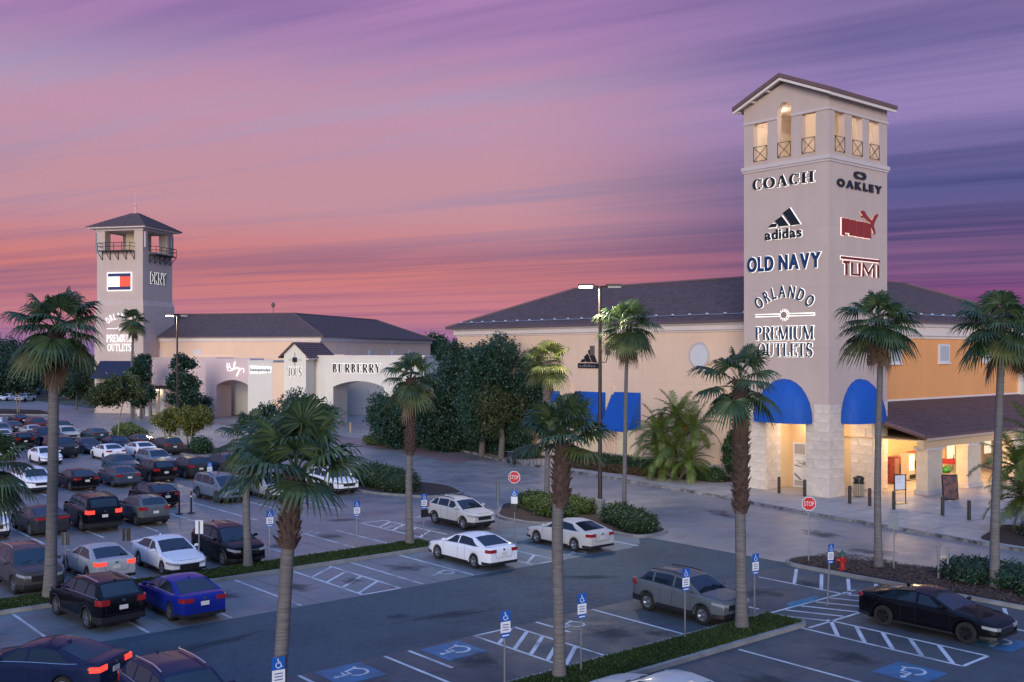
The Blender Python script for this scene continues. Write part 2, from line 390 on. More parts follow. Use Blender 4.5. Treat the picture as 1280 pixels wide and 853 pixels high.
def island(name, poly, fill, r=.8):
    o = rounded(poly, r); i_ = inset(o, .16); n = len(o); mb = MB()
    vs = [(x, y, -.01) for x, y in o] + [(x, y, .14) for x, y in o] + [(x, y, .145) for x, y in i_] + [(x, y, .05) for x, y in i_]
    fs = []
    for k in range(3):
        for a in range(n):
            b = (a + 1) % n; fs.append((k * n + a, k * n + b, (k + 1) * n + b, (k + 1) * n + a))
    mb.add(vs, fs); mb.build('kerb', M_KERB, kind='structure')
    mb = MB(); mb.slab(i_, 0, .12); mb.build(name, fill, kind='structure'); return i_
LEAF_GRASS = leafmat('grass_blades', (.025, .055, .010), (.06, .10, .02), .8, .3, .0)
def grass(poly, n, name, label, h=(.04, .10), z=.12):
    xs = [p[0] for p in poly]; ys = [p[1] for p in poly]
    pts = []
    from mathutils.geometry import intersect_point_line
    def inside(x, y):
        c = False; j = len(poly) - 1
        for i in range(len(poly)):
            xi, yi = poly[i]; xj, yj = poly[j]
            if (yi > y) != (yj > y) and x < (xj - xi) * (y - yi) / (yj - yi) + xi: c = not c
            j = i
        return c
    X = RNG.uniform(min(xs), max(xs), n); Y = RNG.uniform(min(ys), max(ys), n)
    k = np.array([inside(a, b) for a, b in zip(X, Y)]); X = X[k]; Y = Y[k]; m = len(X)
    an = RNG.uniform(0, 2 * math.pi, m); hh = RNG.uniform(*h, m); w = RNG.uniform(.012, .03, m); ln = RNG.normal(0, .035, (m, 2))
    dx, dy = np.cos(an) * w, np.sin(an) * w
    V = np.stack([np.stack([X - dx, Y - dy, np.full(m, z - .01)], 1), np.stack([X + dx, Y + dy, np.full(m, z - .01)], 1),
                  np.stack([X + dx * .3 + ln[:, 0], Y + dy * .3 + ln[:, 1], z + hh], 1), np.stack([X - dx * .3 + ln[:, 0], Y - dy * .3 + ln[:, 1], z + hh], 1)], 1).reshape(-1, 3)
    o = link(name, quads_mesh(name, V, np.arange(m * 4).reshape(-1, 4), LEAF_GRASS), kind='stuff'); tag(o, label, 'grass'); return o
st1 = [(-30, 39.95), (29.6, 39.95), (29.6, 42.1), (-30, 42.1)]
st2 = [(-30, 20.5), (30.75, 20.5), (30.75, 22.3), (-30, 22.3)]
g1 = island('grass_verge', st1, M_SOIL, .5); g2 = island('grass_verge', st2, M_SOIL, .5)
grass([(3, g1[0][1]), (g1[0][0], g1[0][1])] and [(6, 40.1), (29.4, 40.1), (29.4, 41.95), (6, 41.95)], 34000, 'grass', 'short green grass along the kerbed strip behind the blue sedan')
grass([(12, 20.65), (30.55, 20.65), (30.55, 22.15), (12, 22.15)], 30000, 'grass', 'short green grass on the kerbed strip beside the grey crossover')
i1 = island('mulch_bed', [(38.45, 27.4), (40.9, 27.6), (43.2, 20), (44.5, 6), (44.0, -20), (38.45, -20)], M_MULCH, 1.2)
i2 = island('mulch_bed', [(38.3, 35.4), (40.9, 35.6), (43.8, 41.5), (43.3, 48.2), (40.5, 49.0), (36.9, 45.2), (36.9, 42.2), (38.3, 41.0)], M_MULCH, 1.0)
i3 = island('mulch_bed', [(38.6, 54.0), (41.5, 53.8), (43.2, 58.), (42.0, 64.5), (39.5, 65.8), (36.9, 63.5), (36.9, 58.0)], M_MULCH, 1.2)
i4 = island('mulch_bed', [(38.0, 88.6), (42.5, 89.5), (42.8, 100), (38.6, 101.5), (37.6, 96)], M_MULCH, 1.2)
i5 = island('mulch_bed', [(37.8, 105.5), (42.0, 106.5), (42.5, 116), (40.0, 118), (38.4, 113)], M_MULCH, 1.2)
i6 = island('mulch_bed', [(40.0, 168), (47, 160), (49, 175), (44, 185)], M_MULCH, 1.2)
# planting beds against the shop front
for poly in ([(58.3, 46.3), (61.4, 46.3), (61.4, 63.5), (57.2, 61.5), (56.6, 55.5), (57.6, 50.5)], [(57.6, 67.5), (61.4, 66.4), (61.4, 83), (61.2, 83.), (59.3, 74.5)], [(48.9, 12), (55.5, 12), (56.0, 25.4), (50.6, 24.2)]):
    mb = MB(); mb.slab(rounded(poly, .8), .10, .17); mb.build('mulch_bed', M_MULCH, kind='structure')
# loose wood chips on the two near beds
def chips(poly, n, z, name, label):
    xs = [p[0] for p in poly]; ys = [p[1] for p in poly]; V = []; m = 0
    for _ in range(n):
        x = random.uniform(min(xs), max(xs)); y = random.uniform(max(min(ys), 8), max(ys))
        a = random.uniform(0, 6.28); l = random.uniform(.03, .10); w = random.uniform(.015, .04); t = random.uniform(-.03, .05)
        ca, sa = math.cos(a), math.sin(a)
        for u, v in ((-l, -w), (l, -w), (l, w), (-l, w)): V.append((x + u * ca - v * sa, y + u * sa + v * ca, z + .012 + t * (u / l) * .5 + .02)); 
        m += 1
    o = link(name, quads_mesh(name, np.array(V), np.arange(m * 4).reshape(-1, 4), mat('wood_chip', (.10, .055, .038), .9, var=.6, scale=11)), kind='stuff'); tag(o, label, 'mulch')
chips([(38.8, 8), (42.4, 8), (41.0, 27), (38.8, 27)], 9000, .12, 'wood_chips', 'brown wood chips spread around the red hydrant')

# ---------------------------------------------------------------- painted markings
PB = MB(); PW = .11
def pl(x0, y0, x1, y1, w=PW): ribbon(PB, [(x0, y0), (x1, y1)], w, .0065, .0085)
def ladder(xa, xb, ya, yb, n, slant=.9, end=None):
    e0, e1 = max(ya, yb, end), min(ya, yb, end)
    if end == e1: e0 += .45
    else: e1 -= .45
    pl(xa, e0, xa, e1); pl(xb, e0, xb, e1)
    for k in range(n):
        y = ya + (yb - ya) * (k + .35) / n
        pl(xa + .06, y - slant / 2, xb - .06, y + slant / 2, .14)
    if end is not None: pl(xa, end, xb, end)
YF0, YF1 = 34.25, 39.85
for x in (-1.0, 1.8, 4.6, 7.4, 10.2, 13.0, 15.95, 18.7, 26.8): pl(x, YF0, x, YF1)
ladder(21.35, 23.1, YF1 - .5, YF0 + .2, 4, 1.25, YF0); pl(24.2, YF0, 24.2, YF1)
ladder(30.1, 31.6, YF1 - .5, YF0 + .2, 4, 1.1, YF0)
pl(36.9, YF0, 36.9, YF1)
ladder(30.2, 31.7, 43.2, 48.2, 4, 1.1, 48.6)
for x in (12.9, 15.7, 18.6, 21.4, 23.0, 26.2): pl(x, 42.3, x, 47.6)
pl(28.0, 42.3, 28.0, 47.6)
YN0, YN1 = 26.9, 22.4
for x in (14.6, 17.55, 26.53): pl(x, YN0, x, YN1)
pl(18.45, YN0, 18.45, 24.6); pl(23.8, YN0, 23.8, 25.2)
ladder(21.08, 22.8, YN0 - .3, YN1 + .3, 5, 1.25, YN0)
pl(31.2, YN0, 31.2, 23); pl(35.66, YN0 - .6, 35.66, 22)
for k in range(4): pl(35.72, 24.6 - k * 1.25, 38.2, 26.2 - k * 1.25, .14)
# the crosswalk by the charger and the bays in front of it
pl(31.0, 22.4, 36.6, 22.4); pl(30.4, 20.35, 36.6, 20.35)
for k in range(6): pl(30.9 + k * .95, 22.3, 31.7 + k * .95, 20.45, .12)
ladder(30.2, 31.8, 20.1, 15.2, 5, 1.2, 14.9)
pl(26.5, 20.3, 26.5, 14.9); pl(22.9, 20.3, 22.9, 14.9); pl(35.6, 20.3, 35.6, 14.9); pl(35.6, 17.5, 38.2, 18.9, .14); pl(35.6, 15.9, 38.2, 17.3, .14)
# further rows
for X in np.arange(9.5, 34, 2.8): pl(X, 53.2, X, 58.6); pl(X, 58.6, X, 64)
for X in np.arange(14.6, 37, 2.85): pl(X, 71.0, X, 76.6); pl(X, 79.2, X, 84.6)
PB.build('bay_lines', M_LINE, kind='structure')
def wheelchair(mb, s, z0, z1, map3=None):
    """wheelchair symbol, 1 unit high, centred"""
    w = .085 * s
    S = lambda pts: [(x * s, y * s) for x, y in pts]
    ribbon(mb, S(arcpts(-.06, .43, .045, .045, 0, 330, 10)), .07 * s, z0, z1, True, map3)
    ribbon(mb, S([(-.06, .34), (-.04, .02), (.20, .02), (.33, -.36), (.42, -.33)]), w, z0, z1, False, map3)
    ribbon(mb, S([(-.05, .18), (.18, .16)]), w * .8, z0 + .0003, z1 + .0003, False, map3)
    ribbon(mb, S(arcpts(.0, -.17, .29, .29, 125, 340, 18)), w, z0 + .0006, z1 + .0006, False, map3)
# blue pavement squares with a white wheelchair
SYM = [(19.55, 26.0), (15.85, 26.1), (24.4, 25.8), (28.4, 15.6), (33.5, 15.4)]
SYM2 = [(26.0, 35.4), (33.4, 34.95), (30.9, 46.5), (26.4, 47.6), (34.0, 48.2)]
for i, (x, y) in enumerate(SYM + SYM2):
    blue = i < 2 or i in (3, 4)
    mb = MB(); flip = 1 if y in (26.0, 26.1, 25.8, 35.4, 34.95) else 1
    wheelchair(mb, 1.15, .0125, .0140, lambda a, b, c, x=x, y=y: (x - b, y + a * 1.0, c))
    mb.build('wheelchair_marking', M_LINE, kind='structure')
    if blue:
        mb = MB(); mb.box(x - .78, x + .78, y - .78, y + .78, .009, .011); mb.build('blue_marking', M_BLUEP, kind='structure')

# oil stains and drips in the bays: soft thin films with real outlines
def stainmat():
    m = bpy.data.materials.new('oil_stain'); m.use_nodes = True; nt = m.node_tree; N = nt.nodes.new; L = nt.links.new; b = nt.nodes['Principled BSDF']
    b.inputs['Base Color'].default_value = (.018, .025, .036, 1); b.inputs['Roughness'].default_value = .8
    tc = N('ShaderNodeTexCoord'); ln = N('ShaderNodeVectorMath'); ln.operation = 'LENGTH'; L(tc.outputs['Object'], ln.inputs[0])
    oi = N('ShaderNodeObjectInfo'); ad = N('ShaderNodeVectorMath'); ad.operation = 'ADD'; L(tc.outputs['Object'], ad.inputs[0]); L(oi.outputs['Location'], ad.inputs[1])
    ns = N('ShaderNodeTexNoise'); ns.inputs['Scale'].default_value = 2.2; ns.inputs['Detail'].default_value = 6; L(ad.outputs[0], ns.inputs['Vector'])
    m1 = N('ShaderNodeMath'); m1.operation = 'MULTIPLY_ADD'; L(ns.outputs['Fac'], m1.inputs[0]); m1.inputs[1].default_value = 1.6; m1.inputs[2].default_value = -.25
    s1 = N('ShaderNodeMath'); s1.operation = 'SUBTRACT'; L(m1.outputs[0], s1.inputs[0]); L(ln.outputs['Value'], s1.inputs[1])
    mr = N('ShaderNodeMapRange'); L(s1.outputs[0], mr.inputs[0]); mr.inputs[1].default_value = -.15; mr.inputs[2].default_value = .45; mr.inputs[4].default_value = .5
    tr = N('ShaderNodeBsdfTransparent'); ms = N('ShaderNodeMixShader'); L(mr.outputs[0], ms.inputs[0]); L(tr.outputs[0], ms.inputs[1]); L(b.outputs[0], ms.inputs[2]); L(ms.outputs[0], nt.nodes['Material Output'].inputs[0]); return m
M_OIL = stainmat()
so = [(x, y, sx, sy) for x, y, sx, sy in ((17.2, 37.6, .9, 1.3), (20.0, 37.2, 1.0, 1.6), (25.5, 37.4, 1.1, 1.5), (22.3, 36.6, .7, .9), (19.4, 24.6, 1.0, 1.4), (16.0, 24.2, .9, 1.2), (24.7, 24.2, 1.2, 1.5), (26.0, 23.2, .7, .8), (33.4, 24.4, 1.3, 1.5), (28.4, 17.6, 1.1, 1.6), (24.6, 17.6, 1.0, 1.5), (30.0, 31.0, 2.5, .7), (22.0, 29.6, 3.5, .6), (14.0, 31.6, 3., .6), (26.8, 46.2, 1.2, 1.3), (23.8, 45.4, 1.1, 1.4), (30.0, 50.2, 1.6, .9), (20.6, 30.6, .8, .6), (46.5, 30.5, 1.3, 2.6), (44.2, 26.2, 1.1, 1.7), (48., 38., 1.1, 3.), (45.5, 50, 1.3, 3.4), (36.0, 24.2, .8, 1.), (33.5, 17.4, 1.2, 2.2), (29.2, 37.0, 1., 1.8))]
for x, y, sx, sy in so:
    me = bpy.data.meshes.new('oil_stain'); me.from_pydata([(-1.6, -1.6, 0), (1.6, -1.6, 0), (1.6, 1.6, 0), (-1.6, 1.6, 0)], [], [(0, 1, 2, 3)]); me.materials.append(M_OIL)
    o = link('oil_stain', me, None, (x, y, .0105 + .0002 * (int(x * 10) % 7)), 'structure'); o.scale = (sx, sy, 1); o.rotation_euler = (0, 0, (x * 7) % 1.2 - .6)
# saw cuts between the concrete bays
jm = MB()
for y in (37.1, 24.5, 45.2, 17.6):
    jm.box(-10, 36.5, y, y + .02, .0005, .0035)
for x in np.arange(2, 36, 5.6):
    for a, b in ((34.3, 39.8), (22.4, 26.8), (42.2, 53), (10, 20.3)): jm.box(x + .6, x + .62, a, b, .0008, .0038)
jm.build('saw_cuts', mat('joint_dark', (.045, .05, .058), .9), kind='structure')
# ================================================================ lettering
GLY = {}
def bglyph(ch, off=0., ext=.03):
    k = (ch, off, ext)
    if k not in GLY:
        cu = bpy.data.curves.new('g', 'FONT'); cu.body = ch; cu.size = 1; cu.extrude = ext; cu.offset = off; cu.resolution_u = 4
        o = bpy.data.objects.new('g', cu); COL.objects.link(o); dg = bpy.context.evaluated_depsgraph_get()
        me = bpy.data.meshes.new_from_object(o.evaluated_get(dg)); bpy.data.objects.remove(o); bpy.data.curves.remove(cu)
        V = [v.co.copy() for v in me.vertices]; F = [tuple(p.vertices) for p in me.polygons]
        GLY[k] = (V, F)
    return GLY[k]
def serif_strokes(ch, tk, tn, w):
    """strokes of a serif capital in a box w x 1: list of (points, widths)"""
    s = tk * .55; out = []
    def V(x, y0=0., y1=1., b=True, t=True, wd=None):
        wd = wd or tk; out.append(([(x, y0), (x, y1)], wd))
        if b: out.append(([(x - wd / 2 - s, y0 + tn / 2), (x + wd / 2 + s, y0 + tn / 2)], tn))
        if t: out.append(([(x - wd / 2 - s, y1 - tn / 2), (x + wd / 2 + s, y1 - tn / 2)], tn))
    def Hh(x0, x1, y, wd=None): out.append(([(x0, y), (x1, y)], wd or tn))
    def ell(cx, cy, rx, ry, a0, a1, n=22, closed=False):
        p = arcpts(cx, cy, rx, ry, a0, a1, n); ww = []
        for i in range(n):
            a = rad(a0 + (a1 - a0) * i / (n - 1)); ww.append(tn + (tk - tn) * abs(math.cos(a)) ** 1.3)
        out.append((p, ww))
    l = tk / 2 + s
    if ch == 'C':
        ell(w * .52, .5, w * .46 - tk / 2, .5 - tn / 2, 48, 318); out.append(([(w * .86, .62), (w * .86, .97)], tn * 1.3)); out.append(([(w * .90, .22), (w * .88, .34)], tn))
    elif ch == 'O': ell(w * .5, .5, w * .5 - tk / 2, .5 - tn / 2, 0, 360, 36)
    elif ch == 'A':
        out.append(([(w * .5 - tn, 1.), (w * .16, 0)], tn)); out.append(([(w * .48, 1.), (w * .82, 0)], tk)); Hh(w * .27, w * .70, .32)
        Hh(w * .02, w * .30, tn / 2); Hh(w * .62, w * 1.0, tn / 2)
    elif ch == 'H': V(l); V(w - l); Hh(l, w - l, .5)
    elif ch in 'BPR':
        V(l)
        if ch == 'B':
            ell(w * .45, .755, w * .40 - tk / 2, .245 - tn / 2, -90, 90, 14); ell(w * .48, .26, w * .46 - tk / 2, .26 - tn / 2, -90, 90, 14); Hh(l, w * .5, 1 - tn / 2); Hh(l, w * .5, .51); Hh(l, w * .5, tn / 2)
        else:
            ell(w * .48, .74, w * .44 - tk / 2, .26 - tn / 2, -90, 90, 14); Hh(l, w * .5, 1 - tn / 2); Hh(l, w * .5, .48 + tn / 2)
            if ch == 'R': out.append(([(w * .52, .50), (w * .86, 0)], tk)); Hh(w * .72, w * 1.02, tn / 2)
    elif ch == 'U':
        out.append(([(l, 1), (l, .32)], tk)); out.append(([(w - l, 1), (w - l, .32)], tn * 1.2)); Hh(0, 2 * l, 1 - tn / 2); Hh(w - 2 * l, w, 1 - tn / 2)
        p = arcpts(w * .5, .32, w * .5 - l, .32 - tn / 2, 180, 360, 16); out.append((p, [tk + (tn - tk) * min(1, i / 8) for i in range(16)]))
    elif ch == 'E':
        V(l); Hh(l, w, 1 - tn / 2); Hh(l, w, tn / 2); Hh(l, w * .78, .52)
        for a, b in ((1, .74), (.02, .28)): out.append(([(w - tn / 2, a), (w - tn / 2, b)], tn * 1.3))
        out.append(([(w * .76, .40), (w * .76, .64)], tn))
    elif ch == 'Y':
        V(w * .5, 0, .45, True, False); out.append(([(w * .5, .42), (w * .16, 1)], tk)); out.append(([(w * .52, .42), (w * .86, 1)], tn * 1.2)); Hh(0, w * .34, 1 - tn / 2); Hh(w * .70, w * 1.0, 1 - tn / 2)
    elif ch == 'M':
        V(l, wd=tn * 1.3); V(w - l); out.append(([(l, 1), (w * .5, .05)], tk)); out.append(([(w * .5, .05), (w - l, 1)], tn * 1.2))
    elif ch == 'I': V(w * .5)
    elif ch == 'T':
        V(w * .5, 0, 1, True, False); Hh(0, w, 1 - tn / 2)
        for x in (tn / 2, w - tn / 2): out.append(([(x, 1), (x, .74)], tn * 1.3))
    elif ch == 'L': V(l); Hh(l, w, tn / 2); out.append(([(w - tn / 2, 0), (w - tn / 2, .28)], tn * 1.3))
    elif ch == 'S':
        p = arcpts(w * .5, .74, w * .5 - tk * .5, .26 - tn / 2, 40, 270, 14)[:-1] + arcpts(w * .5, .26, w * .5 - tk * .5, .26 - tn / 2, 90, -140, 14)
        m = len(p); out.append((p, [tn + (tk - tn) * max(0, math.sin(math.pi * i / (m - 1))) ** .7 for i in range(m)]))
        out.append(([(w * .88, .74), (w * .88, .98)], tn)); out.append(([(w * .10, .02), (w * .10, .28)], tn))
    return out
SW = dict(C=.8, O=.85, A=.85, H=.95, B=.72, P=.70, R=.78, U=.82, E=.68, Y=.8, M=1.05, I=.38, T=.75, L=.66, S=.62)
def sglyph(ch, tk, tn, stretch, off, ext):
    mb = MB(); w = SW[ch] * stretch
    for i, (p, ww) in enumerate(serif_strokes(ch, tk, tn, w)):
        ww2 = [q + 2 * off for q in ww] if isinstance(ww, list) else ww + 2 * off
        if off and len(p) == 2:
            a, b = Vector(p[0]), Vector(p[1]); t = (b - a).normalized() * off; p = [a - t, b + t]
        ribbon(mb, p, ww2, 0, ext + .0012 * i)
    return mb.v, mb.f, w
class Wall:
    """a vertical wall frame: O origin (at z=0), right unit vector, outward normal"""
    def __init__(s, O, right, normal): s.O = Vector(O); s.r = Vector(right); s.n = Vector(normal)
    def mtx(s, x, z, out=0.):
        M = Matrix((s.r, Vector((0, 0, 1)), s.n)).transposed().to_4x4(); M.translation = s.O + s.r * x + Vector((0, 0, z)) + s.n * out; return M
def wall_sign(name, label, wall, x0, z0, x1, z1, text, m, font='sans', halo=M_HALO, gap=.1, tk=.2, tn=.06, stretch=1., depth=.06, hoff=.10, layout=None, cat='sign', bold=0.):
    """letters filling the wall rectangle x0..x1, z0..z1, each a part with its backlit outline behind it"""
    root = empty(name, label=label, cat=cat); root.matrix_world = wall.mtx((x0 + x1) / 2, z0, 0)
    letters(root, (x0 - x1) / 2, 0, (x1 - x0), z1 - z0, text, m, font, halo, gap, tk, tn, stretch, depth, hoff, None, bold)
    return root
def letters(root, x, y, Wd, Hd, text, m, font='sans', halo=M_HALO, gap=.1, tk=.2, tn=.06, stretch=1., depth=.06, hoff=.10, arc=None, bold=0.):
    items = []; cx = 0.
    for ch in text:
        if ch == ' ': cx += .35; continue
        if font == 'sans':
            V, F = bglyph(ch, bold); V2, F2 = bglyph(ch, bold + .024, .0)
            mnx = min(v.x for v in V); mxx = max(v.x for v in V)
            items.append((cx - mnx, V, F, V2, F2)); cx += (mxx - mnx) + gap
        else:
            V, F, w = sglyph(ch, tk, tn, stretch, 0, .05); V2, F2, _ = sglyph(ch, tk, tn, stretch, .032, .004)
            items.append((cx, [Vector(v) for v in V], F, [Vector(v) for v in V2], F2)); cx += w + gap
    tot = cx - gap; zs = [v.y for it in items for v in it[1]]; y0, y1 = (min(zs), max(zs)) if font == 'sans' else (0., 1.)
    sx, sy = Wd / tot, Hd / (y1 - y0)
    for c0, V, F, V2, F2 in items:
        vx = [v.x for v in V]; lc = (min(vx) + max(vx)) / 2
        def loc(v, k): return ((v.x - lc) * sx, (v.y - y0) * sy, v.z * k)
        zmin = min(v.z for v in V); zr = max(v.z for v in V) - zmin
        me = bpy.data.meshes.new('letter'); me.from_pydata([((v.x - lc) * sx, (v.y - y0) * sy, .05 + (v.z - zmin) / zr * depth) for v in V], [], F); me.materials.append(m); fix(me)
        X = x + (c0 + lc) * sx; Y = y; rz = 0.
        if arc:
            cxr, cyr, r = arc; th = (X) / r; X = cxr + math.sin(th) * r; Y = cyr + math.cos(th) * r; rz = -th
        o = link('letter', me, root, (X, Y, 0)); o.rotation_euler = (0, 0, rz)
        if halo:
            me = bpy.data.meshes.new('backlight'); me.from_pydata([((v.x - lc) * sx, (v.y - y0) * sy, .012 + max(0, v.z) * .5) for v in V2], [], F2); me.materials.append(halo)
            link('backlight', me, o)
def plate(root, name, polys, m, z0, z1):
    mb = MB()
    for p in polys: mb.prism(p, lambda a, b: (a, b, z0), lambda a, b: (a, b, z1))
    return mb.build(name, m, root)
def grow(poly, d): return inset(poly, -d)
# ================================================================ buildings
M_STUC = mat('pale_stucco', (.585, .448, .372), .85, streak=.03, var=.05, scale=.5, bump=.2, bscale=40)
M_STUC2 = mat('pale_trim', (.64, .53, .48), .8, var=.05, scale=.8)
M_STONE = mat('cut_stone', (.70, .59, .48), .75, var=.16, scale=1.6, bump=.35, bscale=22, randv=.06)
M_PEACH = mat('peach_stucco', (.87, .605, .415), .85, streak=.022, var=.05, scale=.35, bump=.2, bscale=40)
M_ORANGE = mat('orange_stucco', (.86, .378, .13), .85, streak=.022, var=.06, scale=.35, bump=.2, bscale=40)
M_CORN = mat('cornice_paint', (.80, .68, .60), .75, var=.05, scale=.6)
M_CREAM = mat('cream_interior', (.74, .52, .28), .8, var=.06, scale=.6)
M_TILE = tilemat('clay_tiles', (.075, .050, .055), (.16, .105, .105), .30, .42, 0)
M_TILE2 = tilemat('clay_tiles_red', (.10, .055, .052), (.18, .10, .095), .28, .38, 0)
M_BAWN = mat('blue_awning_cloth', (.003, .085, .40), .7, var=.06, scale=2)
M_NAVY = mat('navy_awning_cloth', (.008, .014, .055), .7)
M_PINK = mat('pink_stucco', (.70, .52, .485), .85, streak=.022, var=.05, scale=.4)
M_OFFW = mat('offwhite_stucco', (.73, .67, .575), .85, streak=.022, var=.05, scale=.4)
M_GLASSD = mat('dark_glass', (.02, .03, .045), .06, spec=.6)
M_GLASSL = mat('lit_window', (.5, .45, .4), .3, emit=(1, .78, .5), estr=.9)
M_FRAME = mat('white_frame', (.72, .70, .68), .5)
M_SOFF = mat('soffit', (.55, .45, .38), .8)
def roof(name, faces, m, parent=None, thick=.12, under=None, course=0.):
    me = bpy.data.meshes.new(name); V = []; F = []; UV = []
    def clip(P, s, c, keep):
        out = []
        for i in range(len(P)):
            a, b = P[i], P[(i + 1) % len(P)]; da, db = (a.dot(s) - c) * keep, (b.dot(s) - c) * keep
            if da >= 0: out.append(a)
            if da * db < 0: out.append(a.lerp(b, da / (da - db)))
        return out
    if course:                                    # overlapping tile courses, each with a raised lower edge
        for f in faces:
            P = [Vector(p) for p in f]; n = (P[1] - P[0]).cross(P[2] - P[0]).normalized()
            if n.z < 0: P.reverse(); n = -n
            h = Vector((0, 0, 1)).cross(n)
            if h.length < 1e-3: continue
            h.normalize(); s = n.cross(h); v0 = min(p.dot(s) for p in P); v1 = max(p.dot(s) for p in P); k = max(1, round((v1 - v0) / course)); st = (v1 - v0) / k
            for i in range(k):
                a, b = v0 + i * st, v0 + (i + 1) * st; Q = clip(clip(P, s, a, 1), s, b, -1)
                if len(Q) < 3: continue
                T = [q + n * (.02 + .055 * (1 - (q.dot(s) - a) / st)) for q in Q]; o = len(V)
                V += [tuple(q) for q in T]; F.append(tuple(range(o, o + len(T)))); UV += [(q.dot(h), q.dot(s)) for q in Q]
                lo = sorted(range(len(Q)), key=lambda j: Q[j].dot(s))[:2]
                if abs(Q[lo[0]].dot(s) - a) < 1e-4 and abs(Q[lo[1]].dot(s) - a) < 1e-4:
                    j0, j1 = lo; o = len(V); V += [tuple(T[j0]), tuple(T[j1]), tuple(Q[j1]), tuple(Q[j0])]; F.append((o, o + 1, o + 2, o + 3)); UV += [(0, 0)] * 4
    for f in faces:
        o = len(V); P = [Vector(p) for p in f]; n = (P[1] - P[0]).cross(P[2] - P[0]).normalized()
        if n.z < 0: P.reverse(); n = -n
        h = Vector((0, 0, 1)).cross(n)
        h = h.normalized() if h.length > 1e-4 else Vector((1, 0, 0)); s = n.cross(h)
        V += [tuple(p) for p in P]; F.append(tuple(range(o, o + len(P)))); UV += [(p.dot(h), p.dot(s)) for p in P]
        q = len(V); V += [(p.x, p.y, p.z - thick) for p in P]; k = len(P)
        F.append(tuple(range(q + k - 1, q - 1, -1)))
        UV += [(p.dot(h), p.dot(s)) for p in reversed(P)]
        for i in range(k):
            j = (i + 1) % k; F.append((o + i, q + i, q + j, o + j)); UV += [(0, 0)] * 4
    me.from_pydata(V, [], F); uv = me.uv_layers.new(name='UVMap')
    for i, c in enumerate(UV): uv.data[i].uv = c
    me.materials.append(m); return link(name, me, parent)
BLK = {}
def blocks(parent, wall, x0, x1, z0, z1, course=.58, ln=1.15, off=.0, th=.045):
    """running-bond stone blocks, each its own part"""
    nz = round((z1 - z0) / course); ch = (z1 - z0) / nz
    for r in range(nz):
        xs = [x0]; x = x0 + (ln if (r % 2 == 0) else ln * .5)
        while x < x1 - .25: xs.append(x); x += ln
        xs.append(x1)
        for a, b in zip(xs[:-1], xs[1:]):
            k = (round(b - a, 2), round(ch, 3))
            if k not in BLK:
                mb = MB(); w, h = k[0] / 2 - .007, k[1] / 2 - .007; e = .012
                vs = [(-w, -h, 0), (w, -h, 0), (w, h, 0), (-w, h, 0), (-w + 0, -h, th - e), (w, -h, th - e), (w, h, th - e), (-w, h, th - e), (-w + e, -h + e, th), (w - e, -h + e, th), (w - e, h - e, th), (-w + e, h - e, th)]
                mb.add(vs, [(0, 1, 5, 4), (1, 2, 6, 5), (2, 3, 7, 6), (3, 0, 4, 7), (4, 5, 9, 8), (5, 6, 10, 9), (6, 7, 11, 10), (7, 4, 8, 11), (8, 9, 10, 11)])
                BLK[k] = mb.mesh('stone_block', M_STONE)
            o = link('stone_block', BLK[k], parent)
            o.matrix_parent_inverse = Matrix.Identity(4)
            o.matrix_local = parent.matrix_world.inverted() @ wall.mtx((a + b) / 2, z0 + (r + .5) * ch, off + random.uniform(-.006, .006))
# ---------------------------------------------------------------- the sign tower
TX, TY, TWX, TWY = 57.68, 37.16, 7.0, 6.59
tower = empty('sign_tower', (TX, TY, .0), label='tall pale square tower with lettering, blue awnings and an open lit top', cat='tower')
bpy.context.view_layer.update()
WL = Wall((TX, TY + TWY, 0), (0, -1, 0), (-1, 0, 0)); WR = Wall((TX, TY, 0), (1, 0, 0), (0, -1, 0))
mb = MB(); mb.box(0, TWX, 0, TWY, 4.86, 21.7); mb.build('shaft', M_STUC, tower)
p = 1.68
for q_ in ((0, p, 0, p), (0, p, 4.82, TWY), (5.25, TWX, 0, p)):
    mb = MB(); mb.box(*q_, .12, 4.86); mb.build('corner_pier', M_STUC2, tower)
mb = MB(); mb.box(2.9, TWX, 2.9, TWY, .12, 4.85); mb.box(1.68, 2.9, 4.9, TWY, .12, 4.85); mb.box(5.3, TWX, 1.7, 2.9, .12, 4.85); mb.build('vestibule_wall', M_CREAM, tower)
blocks(tower, WL, 0, TWY - 4.82, .14, 4.86); blocks(tower, WL, TWY - p, TWY, .14, 4.86)
blocks(tower, WL, 0, 1.15, 4.86, 6.02); blocks(tower, WL, TWY - 1.05, TWY, 4.86, 6.02)
blocks(tower, WR, 0, p, .14, 4.86); blocks(tower, WR, 5.25, TWX, .14, 4.86); blocks(tower, WR, 0, 1.3, 4.86, 6.02); blocks(tower, WR, 5.7, TWX, 4.86, 6.02)
# reveal faces of the doorways
WJ1 = Wall((TX + 0.0, TY + 4.82, 0), (1, 0, 0), (0, -1, 0)); blocks(tower, WJ1, .04, p, .14, 4.84)
WJ2 = Wall((TX + 5.25, TY + p, 0), (0, -1, 0), (-1, 0, 0)); blocks(tower, WJ2, .0, p - .04, .14, 4.84)
# plinth on the near pier
mb = MB(); mb.box(-.11, p + .04, -.11, p + .04, .10, .95); mb.build('plinth', M_STONE, tower)
